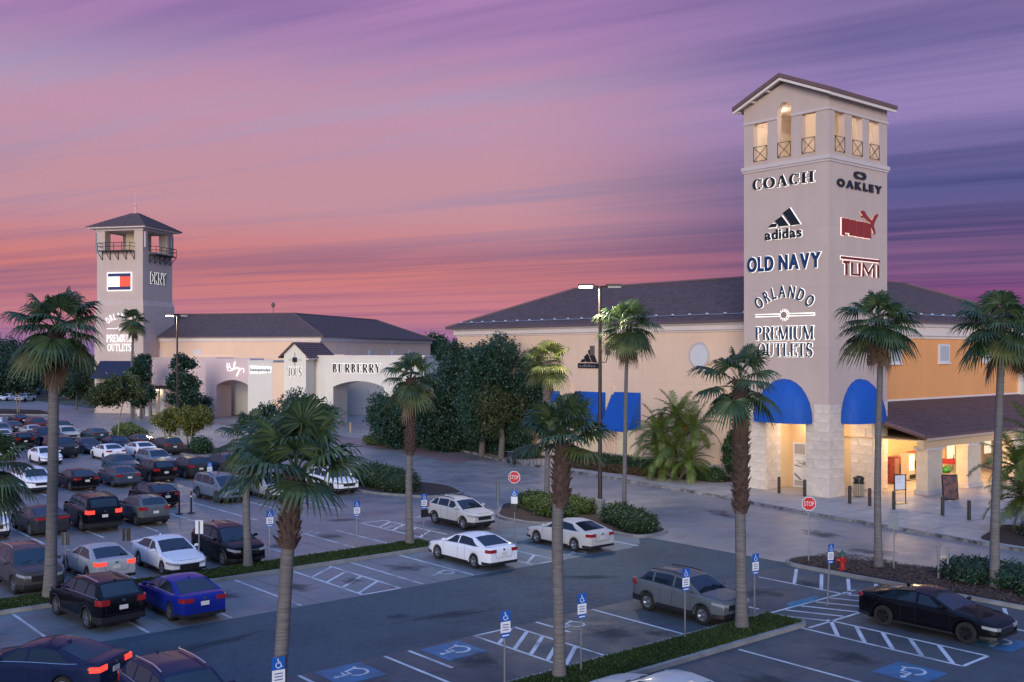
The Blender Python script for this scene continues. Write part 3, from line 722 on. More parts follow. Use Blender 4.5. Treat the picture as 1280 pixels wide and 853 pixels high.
# glazed shop doors inside the vestibule
def storefront(parent, wall, x0, x1, z1, cols):
    f = MB(); n = len(cols)
    g = MB(); g.prism([(x0, .16), (x1, .16), (x1, z1), (x0, z1)], lambda a, b: wall.mtx(a, b, .02).translation - parent.location, lambda a, b: wall.mtx(a, b, .05).translation - parent.location)
    g.build('glass_pane', mat('shop_glass', (.26, .22, .21), .12, emit=(1, .85, .75), estr=.14), parent)
    for i in range(n + 1):
        x = x0 + (x1 - x0) * i / n
        f.prism([(x - .045, .14), (x + .045, .14), (x + .045, z1), (x - .045, z1)], lambda a, b: wall.mtx(a, b, .0).translation - parent.location, lambda a, b: wall.mtx(a, b, .10).translation - parent.location)
    for z in (.2, 2.35, z1 - .05):
        f.prism([(x0, z - .05), (x1, z - .05), (x1, z + .05), (x0, z + .05)], lambda a, b: wall.mtx(a, b, .0).translation - parent.location, lambda a, b: wall.mtx(a, b, .095).translation - parent.location)
    f.build('door_frame', M_FRAME, parent)
WI1 = Wall((TX + 2.9, TY + 4.9, 0), (0, -1, 0), (-1, 0, 0)); WI2 = Wall((TX + 2.9, TY + 2.9, 0), (1, 0, 0), (0, -1, 0))
storefront(tower, WI1, .35, 3.2, 3.2, (1, 1, 1)); storefront(tower, WI2, .0, 2.3, 3.2, (1, 1))
def place(root, o, wall, x, z, out):
    o.matrix_local = root.matrix_world.inverted() @ wall.mtx(x, z, out)
# domed blue awnings over both doorways
def dome_awning(parent, wall, xc, z0, halfw, h, depth):
    mb = MB(); n, m = 14, 8; pts = []
    for i in range(n + 1):
        th = math.pi * i / n; row = []
        for j in range(m + 1):
            ph = math.pi / 2 * j / m                     # 0 at wall rim, 90 at the front hem
            x = halfw * math.cos(th) * (1 - .0 * j)
            zz = h * math.sin(th) * math.cos(ph); out = depth * math.sin(ph) * (math.sin(th) ** .6)
            row.append((xc + x, z0 + zz, .02 + out))
        pts.append(row)
    loc = [tuple(wall.mtx(a, b, c).translation - parent.location) for row in pts for a, b, c in row]
    fs = [(i * (m + 1) + j, i * (m + 1) + j + 1, (i + 1) * (m + 1) + j + 1, (i + 1) * (m + 1) + j) for i in range(n) for j in range(m)]
    mb.add(loc, fs); a = mb.build('awning', M_BAWN, parent, smooth=40)
    rb = MB()
    for i in range(2, n - 1, 2): rb.tube([loc[i * (m + 1) + j] for j in range(m + 1)], .018, 5)
    rb.build('awning_rib', mat('awning_seam', (.006, .07, .36), .7), a)
    hem = [wall.mtx(xc + halfw * math.cos(math.pi * i / n), z0 - .0, .02 + depth * math.sin(math.pi * i / n) ** .6).translation - parent.location for i in range(n + 1)]
    mb = MB(); vs = [tuple(q) for q in hem] + [(q.x, q.y, q.z - .22) for q in hem]
    mb.add(vs, [(i, i + 1, n + 2 + i, n + 1 + i) for i in range(n)]); mb.build('awning_valance', M_BAWN, a)
dome_awning(tower, WL, TWY - 3.30, 4.98, 2.12, 2.65, 1.25); dome_awning(tower, WR, 3.55, 4.98, 2.2, 2.65, 1.25)
# control joints in the stucco
jb = MB()
for z in (9.6, 13.55, 17.5): jb.box(-.004, TWX + .004, -.004, TWY + .004, z, z + .025)
jb.build('control_joint', mat('stucco_joint', (.48, .39, .35), .9), tower)
# string course
mb = MB(); mb.box(-.14, TWX + .14, -.14, TWY + .14, 21.7, 21.95); mb.box(-.07, TWX + .07, -.07, TWY + .07, 21.55, 21.7); mb.build('string_course', M_STUC2, tower)
# open belfry
ZB0, ZB1 = 21.95, 24.85
def wl(px): return TWY - (onX(px, TX)[0] - TY)      # from the left edge of the left face
def wr(px): return onY(px, TY)[0] - TX
opL = [(TWY - (onX(a, TX)[0] - TY) * 0 - (onX(a, TX)[0] - TY), TWY - (onX(b, TX)[0] - TY)) for a, b in ((941.7, 959.5), (971.7, 989), (1002, 1019.5))]
opR = [(wr(a), wr(b)) for a, b in ((1043, 1056), (1065, 1078), (1086.5, 1099))]
PT = .45
def piers(ops, width, boxf):
    xs = [0.] + [q for o in ops for q in o] + [width]
    for i in range(0, len(xs), 2): boxf(xs[i], xs[i + 1])
def pierL(a, b): mb = MB(); mb.box(0, PT, TWY - b, TWY - a, ZB0, ZB1); mb.build('belfry_pier', M_STUC, tower)
def pierR(a, b):
    if a < .01: a = PT + .002
    mb = MB(); mb.box(a, b, 0, PT, ZB0, ZB1); mb.build('belfry_pier', M_STUC, tower)
piers(opL, TWY, pierL); piers(opR, TWX, pierR)
for ops, wall in ((opL, 'L'), (opR, 'R')):
    for a, b in ops:
        mb = MB()
        if wall == 'L': mb.box(.05, PT - .05, TWY - b, TWY - a, ZB0, ZB0 + .28)
        else: mb.box(a, b, .05, PT - .05, ZB0, ZB0 + .28)
        mb.build('sill', M_STUC, tower)
        # iron railing: frame with a saltire
        rb = MB(); W_ = WL if wall == 'L' else WR; t = .022
        def bar(p_, q_, rb=rb, W_=W_): rb.tube([W_.mtx(*p_, .03).translation - tower.location, W_.mtx(*q_, .03).translation - tower.location], t, 5)
        z0, z1 = ZB0 + .32, ZB0 + 1.28; a2, b2 = a + .04, b - .04
        for s_ in (((a2, z0), (b2, z0)), ((a2, z1), (b2, z1)), ((a2, z0 - .02), (a2, z1)), ((b2, z0 - .02), (b2, z1)), ((a2, z0), (b2, z1)), ((a2, z1), (b2, z0))): bar(*s_)
        rb.build('railing', M_BLACK, tower)
M_BELF = mat('belfry_inside', (.72, .60, .48), .8)
mb = MB(); mb.box(PT, TWX, PT, TWY, ZB0, ZB0 + .05); mb.build('belfry_floor', M_BELF, tower)
mb = MB(); mb.box(PT, TWX - .4, PT, TWY - .4, 25.88, 25.94); mb.build('belfry_ceiling', M_BELF, tower)
mb = MB(); mb.box(TWX - .4, TWX, PT + .0, TWY - .46, ZB0 + .05, 25.88); mb.box(PT, TWX, TWY - .45, TWY - .01, ZB0 + .05, 24.84); mb.build('belfry_back_wall', M_BELF, tower)
mb = MB(); mb.box(2.9, 4.1, 2.7, 3.9, ZB0 + .05, 25.88); mb.build('belfry_core', M_BELF, tower)
# entablature with the arched opening rising into the gable
ridge_z, eave_z = 27.35, 25.95
ac = (opL[1][0] + opL[1][1]) / 2; ar = (opL[1][1] - opL[1][0]) / 2
yc = TWY / 2
prof = [(0, ZB1), (ac - ar, ZB1)] + [(ac + ar * math.cos(math.pi - math.pi * i / 12), 25.35 + ar * math.sin(math.pi * i / 12)) for i in range(13)] + [(ac + ar, ZB1), (TWY, ZB1), (TWY, eave_z), (yc, ridge_z - .15), (0, eave_z)]
mb = MB(); mb.prism(prof, lambda a, b: (0, TWY - a, b), lambda a, b: (PT, TWY - a, b)); mb.build('gable_wall', M_STUC, tower)
mb = MB(); mb.box(PT + .002, TWX, 0, PT, ZB1, eave_z); mb.build('side_wall', M_STUC, tower)
mb = MB(); mb.box(PT + .002, TWX, TWY - PT, TWY, ZB1, eave_z); mb.build('side_wall', M_STUC, tower)
mb = MB()
for a, b in ((0, ac - ar), (ac + ar, TWY)): mb.box(-.07, .0, TWY - b - (.07 if b == TWY else 0), TWY - a, ZB1 - .02, ZB1 + .14)
mb.box(0.0, TWX + .07, -.07, -.0, ZB1 - .02, ZB1 + .14); mb.build('head_band', M_STUC2, tower)
ov = .50; rs = (ridge_z - eave_z) / yc
def tr(x, y, up=0.): return (x, y, ridge_z - abs(y - yc) * rs + up)
x0, x1 = -.62, TWX + .35
roof('tile_roof', [[tr(x0 - .06, -ov - .08, .34), tr(x1, -ov - .08, .34), tr(x1, yc, .34), tr(x0 - .06, yc, .34)], [tr(x0 - .06, yc, .34), tr(x1, yc, .34), tr(x1, TWY + ov, .34), tr(x0 - .06, TWY + ov, .34)]], M_TILE2, tower, .26)
mb = MB()
for x in (x0 + .02,):
    for s_ in (0, 1):
        a, b = (-ov, yc) if s_ == 0 else (yc, TWY + ov)
        P = [tr(x, a, .05), tr(x, b, .05), tr(x, b, -.13), tr(x, a, -.13)]
        mb.add(P + [(q[0] + .08, q[1], q[2]) for q in P], [(0, 1, 2, 3), (4, 7, 6, 5), (0, 4, 5, 1), (3, 2, 6, 7), (0, 3, 7, 4), (1, 5, 6, 2)])
mb.box(x0 + .11, x1, -ov, -ov + .1, eave_z - .36, eave_z - .02 - ov * 0.0)
mb.build('fascia', M_CORN, tower)
mb = MB(); P = [tr(x0 + .1, -ov + .1, .03), tr(x1, -ov + .1, .03), tr(x1, yc, .03), tr(x0 + .1, yc, .03)]; Q = [tr(x0 + .1, TWY + ov, .03), tr(x1, TWY + ov, .03)]
mb.add(P + Q, [(0, 1, 2, 3), (3, 2, 5, 4)]); mb.build('soffit', M_SOFF, tower)
for k in range(7):                                                   # rafter tails under the verge
    y = -.3 + k * (TWY + .6) / 6; mb = MB(); z = tr(0, y)[2]; mb.box(-.5, 0, y - .07, y + .07, z - .13, z + .02); mb.build('rafter', M_CORN, tower)
rb = MB(); rb.tube([tr(1, yc, .2), tr(1, yc, .9)], .012, 5); rb.tube([tr(4, 1.2, .2), tr(4, 1.2, .8)], .012, 5); rb.build('lightning_rod', M_STEEL, tower)
# small lamps
def lamp(name, loc, energy, color=(1, .82, .58), size=.15, label=None, cat='lamp'):
    mb = MB(); mb.lathe([(size * .5, -.02), (size, -.05), (size * .9, -.12), (size * .3, -.16)], 12)
    o = mb.build(name, mat('lamp_glass', (1, .9, .75), .4, emit=(1, .85, .6), estr=6), None, loc); tag(o, label, cat)
    l = bpy.data.lights.new('bulb', 'POINT'); l.energy = energy; l.color = color; l.shadow_soft_size = .25
    lo = bpy.data.objects.new('bulb', l); COL.objects.link(lo); lo.parent = o; lo.location = (0, 0, -.35); return o
lamp('ceiling_lamp', (TX + 1.6, TY + 1.8, 25.85), 60, (1, .92, .80), label='ceiling lamp in the open tower top behind the gable corner', size=.2)
lamp('ceiling_lamp', (TX + 1.6, TY + 4.9, 25.85), 60, (1, .92, .80), label='ceiling lamp in the open tower top by the arched opening', size=.2)
lamp('ceiling_lamp', (TX + 4.9, TY + 1.6, 25.85), 55, (1, .92, .80), label='ceiling lamp in the open tower top over the side railings', size=.2)
lamp('ceiling_lamp', (TX + 1.9, TY + 3.3, 4.78), 80, (1, .86, .66), label='ceiling lamp in the tower doorway with the shop poster')
lamp('ceiling_lamp', (TX + 3.6, TY + 1.7, 4.78), 65, (1, .80, .55), label='ceiling lamp in the tower doorway behind the litter bin')
# poster on the shop door
ps = empty('door_poster', label='white poster with black letters on the glazed tower door', cat='poster'); ps.matrix_world = WI1.mtx(1.0, 0, .11)
mb = MB(); mb.box(-.58, .58, .62, 2.28, 0, .02); mb.build('sheet', mat('poster_paper', (.75, .74, .74), .5), ps)
mb = MB(); mb.prism([(-.56, 1.0), (-.56, 1.15), (.05, .66), (-.12, .66)], lambda a, b: (a, b, .0215), lambda a, b: (a, b, .023)); mb.prism([(-.56, 1.6), (-.56, 1.68), (.3, 1.5)], lambda a, b: (a, b, .0215), lambda a, b: (a, b, .023)); mb.build('print', mat('poster_grey', (.12, .12, .14), .5), ps)
rb = MB()
for pt in ([(-.40, 1.95), (-.08, 1.95), (-.40, 1.60), (-.06, 1.60)], [(-.12, 1.78), (.12, 1.78)], [(.08, 1.62), (.36, 1.96)], [(.10, 1.96), (.38, 1.62)]): ribbon(rb, pt, .05, .0235, .0250)
rb.build('lettering', M_LETB, ps)

# ---- lettering on the tower faces
dL = lambda px: onX(px, TX)[1]
def boxL(px0, px1, pyt, pyb, at):
    d = dL(at); return wl(px0), ZZ(pyb, d), wl(px1), ZZ(pyt, d)
def boxR(px0, px1, pyt, pyb, at):
    d = onY(at, TY)[1]; return wr(px0), ZZ(pyb, d), wr(px1), ZZ(pyt, d)
wall_sign('wall_sign', 'black serif lettering just below the railings on the tower gable face', WL, *boxL(941, 1019, 219.5, 233, 980), 'COACH', M_LETB, 'serif', M_HALO, gap=.10, tk=.30, tn=.085, stretch=1.5)
s = empty('wall_sign', label='dark three-bar mountain logo over rounded lettering on the tower', cat='sign'); x0, z0, x1, z1 = boxL(957, 1003, 261, 299, 981)
s.matrix_world = WL.mtx((x0 + x1) / 2, z0, 0); w = x1 - x0; h = z1 - z0
bars = [[(-.40, .40), (-.30, .545), (-.12, .40 + .04), (-.14, .40)], [(-.10, .40), (-.235, .60), (-.05, .745), (.13, .40)], [(.18, .40), (-.0, .80), (.185, 1.0), (.47, .40)]]
bars = [[(-.42, .42), (-.30, .54), (-.16, .54), (-.19, .42)], [(-.22, .62), (-.03, .76), (.165, .42), (-.09, .42)], [(.0, .86), (.185, 1.0), (.47, .42), (.235, .42)]]
for b in bars:
    P = [(a * w, c * h) for a, c in b]; o = plate(s, 'logo_bar', [P], M_LETB, .05, .12); plate(o, 'backlight', [grow(P, .045)], M_HALO, .012, .018)
letters(s, -w / 2, .02, w, h * .34, 'adidas', M_LETB, 'sans', M_HALO, gap=.07, bold=.035)
wall_sign('wall_sign', 'large bold navy two-word lettering across the middle of the tower gable face', WL, *boxL(935, 1027, 318.5, 338, 981), 'OLD NAVY', M_LETN, 'sans', M_HALO, gap=.09, bold=.045)
def outlets_sign(wall, xa, xb, zb, zt, label, m, halo, name='wall_sign', face='L'):
    """arched word over a rule with a sun over two serif words; box xa..xb, zb..zt"""
    s = empty(name, label=label, cat='sign'); s.matrix_world = wall.mtx((xa + xb) / 2, zb, 0); w = xb - xa; h = zt - zb
    r = w * .62; letters(s, -w * .47, 0, w * .94, h * .17, 'ORLANDO', m, 'sans', halo, gap=.24, bold=.012, arc=(0, h * .83 - r, r))
    letters(s, -w * .5, h * .235, w, h * .19, 'PREMIUM', m, 'serif', halo, gap=.05, tk=.15, tn=.05)
    letters(s, -w * .46, 0, w * .94, h * .19, 'OUTLETS', m, 'serif', halo, gap=.10, tk=.15, tn=.05)
    mr = mat('sign_gold', (.35, .25, .18), .4) if m is not M_SIGNL else m
    zr = h * .585; rb = MB()
    for a, b in ((-.5, -.09), (.09, .5)): rb.prism([(a * w, zr - .04), (b * w, zr - .04), (b * w, zr + .04), (a * w, zr + .04)], lambda a, b: (a, b, .05), lambda a, b: (a, b, .09))
    o = rb.build('rule', mr, s)
    if halo:
        rb = MB()
        for a, b in ((-.5, -.09), (.09, .5)): rb.prism([(a * w - .05, zr - .10), (b * w + .05, zr - .10), (b * w + .05, zr + .10), (a * w - .05, zr + .10)], lambda a, b: (a, b, .012), lambda a, b: (a, b, .018))
        rb.build('backlight', halo, o)
    n = 12; R0 = w * .048
    rb = MB(); rb.prism([(R0 * math.cos(2 * math.pi * i / 16), zr + R0 * math.sin(2 * math.pi * i / 16)) for i in range(16)], lambda a, b: (a, b, .05), lambda a, b: (a, b, .10))
    for i in range(n):
        a = 2 * math.pi * i / n; ribbon(rb, [(R0 * 1.15 * math.cos(a), zr + R0 * 1.15 * math.sin(a)), (R0 * 1.75 * math.cos(a), zr + R0 * 1.75 * math.sin(a))], R0 * .28, .05, .09)
    o = rb.build('sun_emblem', mr, s)
    if halo:
        rb = MB(); rb.prism([(R0 * 1.9 * math.cos(2 * math.pi * i / 24) * (1 if i % 2 else .86), zr + R0 * 1.9 * math.sin(2 * math.pi * i / 24) * (1 if i % 2 else .86)) for i in range(24)], lambda a, b: (a, b, .012), lambda a, b: (a, b, .018)); rb.build('backlight', halo, o)
M_SIGNL = mat('lit_white_letters', (.9, .9, .9), .4, emit=(1, .96, .92), estr=.7)
M_LETT = mat('letter_teal', (.012, .05, .085), .35)
xa, zb, xb, zt = boxL(945, 1018, 357, 446, 981)
outlets_sign(WL, xa, xb, zb, zt, 'navy backlit sign, arched word over a sun and two serif lines, low on the tower', M_LETT, M_HALO)
# side face
s = empty('wall_sign', label='black oval ring over squared black lettering high on the tower side face', cat='sign'); x0, z0, x1, z1 = boxR(1045, 1101, 215, 238, 1072); s.matrix_world = WR.mtx((x0 + x1) / 2, z0, 0); w = x1 - x0; h = z1 - z0
letters(s, -w / 2, 0, w, h * .44, 'OAKLEY', mat('letter_black2', (.008, .008, .014), .3), 'sans', None, gap=.16, bold=.06)
rb = MB(); n = 28
pp = [(math.cos(2 * math.pi * i / n) * w * .115, h * .80 + math.sin(2 * math.pi * i / n) * h * .15) for i in range(n)]
ribbon(rb, pp, [.09 + .16 * abs(math.cos(2 * math.pi * i / n)) for i in range(n)], .05, .11, True); rb.build('ring', M_LETB, s)
s = empty('wall_sign', label='red block lettering with a leaping cat logo on the tower side face', cat='sign'); x0, z0, x1, z1 = boxR(1051, 1096, 263, 297, 1073); s.matrix_world = WR.mtx(x0, z0, 0); w = x1 - x0; h = z1 - z0
def sc(P): return [(a * w, b * h) for a, b in P]
LP = [[(0, 0), (.07, 0), (.07, .10), (.19, .10), (.19, .62), (0, .62)], [(.205, 0.02), (.37, 0.02), (.37, .60), (.205, .60)], [(.385, .01), (.58, .01), (.58, .585), (.385, .585)], [(.595, .0), (.80, .0), (.78, .56), (.595, .575)]]
cat = [(.50, .96), (.56, 1.0), (.62, .97), (.66, .86), (.76, .72), (.83, .68), (.90, .88), (.97, .96), (1.0, .92), (.95, .80), (.885, .60), (.87, .48), (.90, .36), (.92, .22), (.88, .19), (.86, .30), (.80, .44), (.74, .50), (.80, .57), (.74, .62), (.66, .70), (.60, .77), (.53, .76), (.51, .80), (.57, .83), (.53, .88)]
for k, P in enumerate(LP):
    o = plate(s, 'letter', [sc(P)], M_LETR, .05, .12); plate(o, 'backlight', [grow(sc(P), .045)], M_HALOR, .012 + .001 * k, .018 + .001 * k)
o = plate(s, 'cat_logo', [sc(cat)], M_LETR, .055, .125); plate(o, 'backlight', [grow(sc(cat), -.04)], M_HALOR, .02, .026)
s = empty('wall_sign', label='dark red backlit lettering under a long bar, lowest on the tower side face', cat='sign'); x0, z0, x1, z1 = boxR(1050, 1098, 323, 345.5, 1074); s.matrix_world = WR.mtx((x0 + x1) / 2, z0, 0); w = x1 - x0; h = z1 - z0
M_WINE = mat('letter_wine', (.16, .01, .015), .35)
P = [(-w / 2, h * .86), (w / 2, h * .86), (w / 2, h), (-w / 2, h)]
o = plate(s, 'top_bar', [P], M_WINE, .05, .12); plate(o, 'backlight', [grow(P, .045)], M_HALOR, .012, .018)
rb = MB()
STR = [[(-.30, .70), (-.44, .70)], [(-.37, .70), (-.37, 0)], [(-.23, .70), (-.23, .06), (-.04, .06), (-.04, .70)], [(.06, 0), (.06, .70), (.20, .16), (.34, .70), (.34, 0)], [(.46, .70), (.46, 0)]]
for k, q in enumerate(STR): 
    rb = MB(); ribbon(rb, sc(q) if 0 else [(a * w, b * h) for a, b in q], .17, .05 + .001 * k, .12 + .001 * k); o = rb.build('letter', M_WINE, s)
    rb = MB(); ribbon(rb, [(a * w, b * h) for a, b in q], .225, .012 + .0007 * k, .018 + .0007 * k); rb.build('backlight', M_HALOR, o)

# ---------------------------------------------------------------- the right-hand outlet building
BX, BY, BY1, BX1 = 61.5, 40.0, 81.2, 96.0
EV = 11.8
bld = empty('outlet_building', (BX, BY, 0), label='long peach and orange outlet building with dark tiled hipped roof behind the tower', cat='building')
bpy.context.view_layer.update()
BL = Wall((BX, BY1, 0), (0, -1, 0), (-1, 0, 0)); BR = Wall((BX, BY, 0), (1, 0, 0), (0, -1, 0))
dX, dY = BX1 - BX, BY1 - BY
mb = MB(); mb.box(0, .5, TY + TWY - BY, dY, .0, 10.9); mb.build('front_wall', M_PEACH, bld)
mb = MB(); mb.box(TX + TWX - BX, dX, 0, .5, .0, 10.4); mb.build('side_wall', M_ORANGE, bld)
mb = MB(); mb.box(.5, dX, dY - .5, dY, 0, 10.9); mb.box(dX - .5, dX, .5, dY - .5, 0, 10.9); mb.build('rear_wall', M_PEACH, bld)
mb = MB(); mb.box(0, dX, dY, dY + .004, 0, 0.01); 
mb = MB()
mb.box(-.10, .5, 3.76, dY + .10, 10.9, 11.05); mb.box(-.28, .5, 3.76, dY + .28, 11.05, 11.45); mb.box(-.45, .5, 3.76, dY + .45, 11.45, 11.68)
mb.box(3.19, dX + .1, -.10, .5, 10.4, 10.62); mb.box(3.19, dX + .28, -.26, .5, 10.62, 11.3); mb.box(3.19, dX + .45, -.42, .5, 11.3, 11.68)
mb.box(.5, dX + .3, dY, dY + .3, 10.9, 11.66); mb.build('cornice', M_CORN, bld)
zr = 15.5; e = .85
A = (-e, -e, EV - .1); B = (dX + e, -e, EV - .1); C = (dX + e, dY + e, EV - .1); D = (-e, dY + e, EV - .1)
hw = 9.3
a, b, c, d = (hw - e, hw - e, zr), (dX + e - hw, hw - e, zr), (dX + e - hw, dY + e - 8.6, zr), (hw - e, dY + e - 8.6, zr)
roof('tile_roof', [[A, B, b, a], [D, A, a, d], [B, C, c, b], [C, D, d, c], [a, b, c, d]], M_TILE, bld, .1, course=.42)
rb = MB()
for p_, q_ in ((A, a), (B, b), (D, d), (a, d), (a, b)):
    rb.tube([(p_[0], p_[1], p_[2] + .06), (q_[0], q_[1], q_[2] + .06)], .14, 6)
rb.build('ridge_tiles', M_TILE2, bld)
rb = MB()
rb.tube([(0, 3, EV + .42), (0, dY, EV + .42)], .03, 5); rb.tube([(4, 0, EV + .42), (dX, 0, EV + .42)], .03, 5)
rb.build('eave_light_cable', mat('cable_grey', (.25, .28, .34), .5), bld)
# clips of the cable: small pale lumps
for k in range(22):
    mb = MB(); y = 5 + k * 1.7; mb.lathe([(.05, EV + .40), (.16, EV + .47), (.05, EV + .55)], 8, (0.05, y)); mb.build('eave_light', mat('eave_lens', (.55, .58, .66), .3), bld)
for k in range(10):
    mb = MB(); x = 8 + k * 1.7; mb.lathe([(.05, EV + .40), (.16, EV + .47), (.05, EV + .55)], 8, (x, .05)); mb.build('eave_light', MATS['eave_lens'], bld)
mb = MB(); mb.box(hw - e - .2, hw - e + .2, 4.9 + 0, 5.3, zr + .25 - .25, zr + .5); mb.tube([(hw - e - .5, 5.1, zr + .7), (hw - e + .5, 5.1, zr + .7)], .28, 10); mb.build('roof_fan', M_BLACK, bld)
# pilaster where the next bay begins
mb = MB(); mb.box(29.4, dX, -.35, 0, 0, 10.4); mb.build('end_bay', M_OFFW, bld)
# blue slanted awnings on the front
def slant_awning(parent, y0, y1, zt, zb, out):
    mb = MB(); P = [(0, y0, zt), (0, y1, zt), (-out, y1, zb), (-out, y0, zb)]
    vs = [(0, y0, zt), (0, y1, zt), (-out, y1, zb), (-out, y0, zb), (0, y0, zb), (0, y1, zb)]
    mb.add(vs, [(0, 1, 2, 3), (0, 3, 4), (1, 5, 2)]); a_ = mb.build('awning', M_BAWN, parent)
    rb = MB(); nr = 5
    for k in range(nr): y = y0 + (y1 - y0) * k / (nr - 1); rb.tube([(-.01, y, zt + .005), (-out - .0, y, zb + .005)], .018, 5)
    rb.build('awning_rib', MATS['awning_seam'], a_); rb = MB(); rb.add([(-out, y0, zb), (-out, y1, zb), (-out - .01, y1, zb - .22), (-out - .01, y0, zb - .22)], [(0, 1, 2, 3)]); rb.build('awning_valance', M_BAWN, a_)
slant_awning(bld, onX(757, BX)[0] - BY, onX(721, BX)[0] - BY, 6.02, 3.2, 1.5)
slant_awning(bld, onX(801, BX)[0] - BY, onX(766, BX)[0] - BY, 6.1, 3.2, 1.5)
slant_awning(bld, onX(700, BX)[0] - BY, onX(672, BX)[0] - BY, 5.95, 3.2, 1.5)
# shop windows under them
for (p0, p1) in ((757, 721), (801, 766), (700, 672)):
    y0, y1 = onX(p0, BX)[0] - BY + .5, onX(p1, BX)[0] - BY - .5
    mb = MB(); mb.box(-.06, -.0, y0, y1, .9, 3.1); w_ = mb.build('window', M_FRAME, bld)
    mb = MB(); mb.box(-.075, -.06, y0 + .1, y1 - .1, 1.0, 3.0); mb.build('pane', MATS.get('win_warm') or mat('win_warm', (.25, .2, .15), .15, emit=(1, .8, .55), estr=.35), w_)
# wainscot band and pilasters on the front
mb = MB(); mb.box(-.08, 0, 3.8, dY, .1, 1.0); mb.build('plinth', M_STUC2, bld)
for px in (712, 764, 906, 652):
    y = onX(px, BX)[0] - BY; mb = MB(); mb.box(-.12, 0, y - .35, y + .35, 1.0, 6.6); mb.build('pilaster', M_PEACH, bld)
jb = MB()
for k in range(7): y = 6 + k * 5.3; jb.box(-.004, 0, y, y + .03, 1.0, 10.88)
jb.box(-.004, 0, 3.8, dY, 6.9, 6.93); jb.build('control_joint', mat('peach_joint', (.74, .54, .385), .9), bld)
jb = MB()
for k in range(5): x = 8 + k * 5.; jb.box(x, x + .03, -.004, 0, 5.95, 10.38)
jb.build('control_joint', mat('orange_joint', (.72, .335, .13), .9), bld)
# round medallion
yy, dd = onX(875, BX); mb = MB(); n = 32
mb.prism([(.92 * math.cos(2 * math.pi * i / n), .92 * math.sin(2 * math.pi * i / n)) for i in range(n)], lambda a, b: (-.005, yy - BY + a, 9.15 + b), lambda a, b: (-.09, yy - BY + a, 9.15 + b)); md = mb.build('medallion', M_FRAME, bld)
rb = MB(); ribbon(rb, [(.92 * math.cos(2 * math.pi * i / n), .92 * math.sin(2 * math.pi * i / n)) for i in range(n)], .16, .0, .13, True, lambda a, b, c: (-c - .01, yy - BY + a, 9.15 + b)); rb.build('rim', M_STUC2, md)
# high square windows on the side wall
for px in (1118.5, 1179.5, 1234):
    x = onY(px, BY)[0] - BX; mb = MB(); mb.box(x - .85, x + .85, -.08, 0, 8.55, 10.0); w_ = mb.build('window', M_FRAME, bld)
    mb = MB(); mb.box(x - .68, x + .68, -.10, -.08, 8.72, 9.85); mb.build('pane', mat('frosted_pane', (.52, .50, .50), .4), w_)
    mb = MB(); mb.box(x - .95, x + .95, -.16, -.0, 8.44, 8.55); mb.build('sill', M_CORN, w_)
# black logo on the front
yl0, yl1 = onX(724, BX)[0], onX(748, BX)[0]
s = empty('wall_sign', label='black three-bar mountain logo on the peach front wall beside the lamp post', cat='sign'); s.matrix_world = BL.mtx(BY1 - (yl0 + yl1) / 2, 8.02, 0); w = yl0 - yl1; h = 1.72
for b in bars: plate(s, 'logo_bar', [[(a * w * .95, (c - .42) / .58 * h * .70 + h * .30) for a, c in b]], M_LETB, .03, .12)
plate(s, 'name_panel', [[(-w * .52, 0), (w * .52, 0), (w * .52, h * .24), (-w * .52, h * .24)]], M_LETB, .03, .12)
letters(s, -w * .42, h * .05, w * .84, h * .13, 'adidas', mat('letter_grey', (.22, .22, .23), .4), 'sans', None, gap=.15)
for ch in s.children:
    if ch.name.startswith('letter'): ch.location.z += .075
# ---- porch along the side wall
PY = 33.6 - BY; PX0 = 62.6 - BX; PX1 = 92 - BX
zt, ze = 5.75, 3.95
roof('porch_roof', [[(PX0, PY - .3, ze), (PX1, PY - .3, ze), (PX1, 0, zt), (PX0, 0, zt)]], M_TILE2, bld, .16, course=.38)
rb = MB(); rb.tube([(PX0, PY - .3, ze + .02), (PX0, 0, zt + .02)], .13, 8); rb.build('verge_tiles', M_TILE2, bld)
mb = MB(); mb.box(PX0 + .2, PX1, PY - .32, PY - .2, ze - .26, ze - .1); mb.build('porch_fascia', mat('copper_trim', (.6, .42, .3), .5), bld)
mb = MB(); mb.box(PX0 + .1, PX1, PY - .1, PY + .35, ze - .75, ze - .22); mb.build('porch_beam', M_CREAM, bld)
mb = MB(); mb.box(PX0 + .1, PX1, PY + .35, -.02, ze - .3, ze - .24); mb.build('porch_ceiling', M_CREAM, bld)
mb = MB(); mb.box(TX + TWX - BX + .0, PX1, .0 - .03, -.0, 5.75, 5.9); mb.build('porch_flashing', M_CORN, bld)
for px in (1156, 1205.5, 1262):
    x = onY(px, 34.4)[0] - BX
    mb = MB(); mb.box(x - .95, x + .95, PY + .1, PY + .9, .12, 3.2); c_ = mb.build('column', mat('column_stone', (.80, .63, .42), .75, var=.1, scale=2., bump=.3, bscale=20), bld)  # golden light on the columns is put into the stone colour
    mb = MB(); mb.box(x - 1.08, x + 1.08, PY - .02, PY + 1.02, 3.0, 3.22); mb.build('capital', M_CORN, c_)
    mb = MB(); mb.box(x - 1.05, x + 1.05, PY + .0, PY + 1.0, .12, .42); mb.build('base', M_STONE, c_)
mb = MB(); mb.box(TX + TWX - BX, PX1, -.42, -.02, .12, 3.6); mb.build('porch_wall', M_CREAM, bld)
for k, px in enumerate((1172, 1190, 1236)):
    x = onY(px, 39.4)[0] - BX
    mb = MB(); mb.box(x - .75, x + .75, -.5, -.42, .14, 2.7); d_ = mb.build('door', mat('porch_door', (.5, .38, .2), .6), bld)
    mb = MB(); mb.box(x - .6, x + .6, -.52, -.5, 1.1, 2.55); mb.build('pane', M_GLASSL, d_)
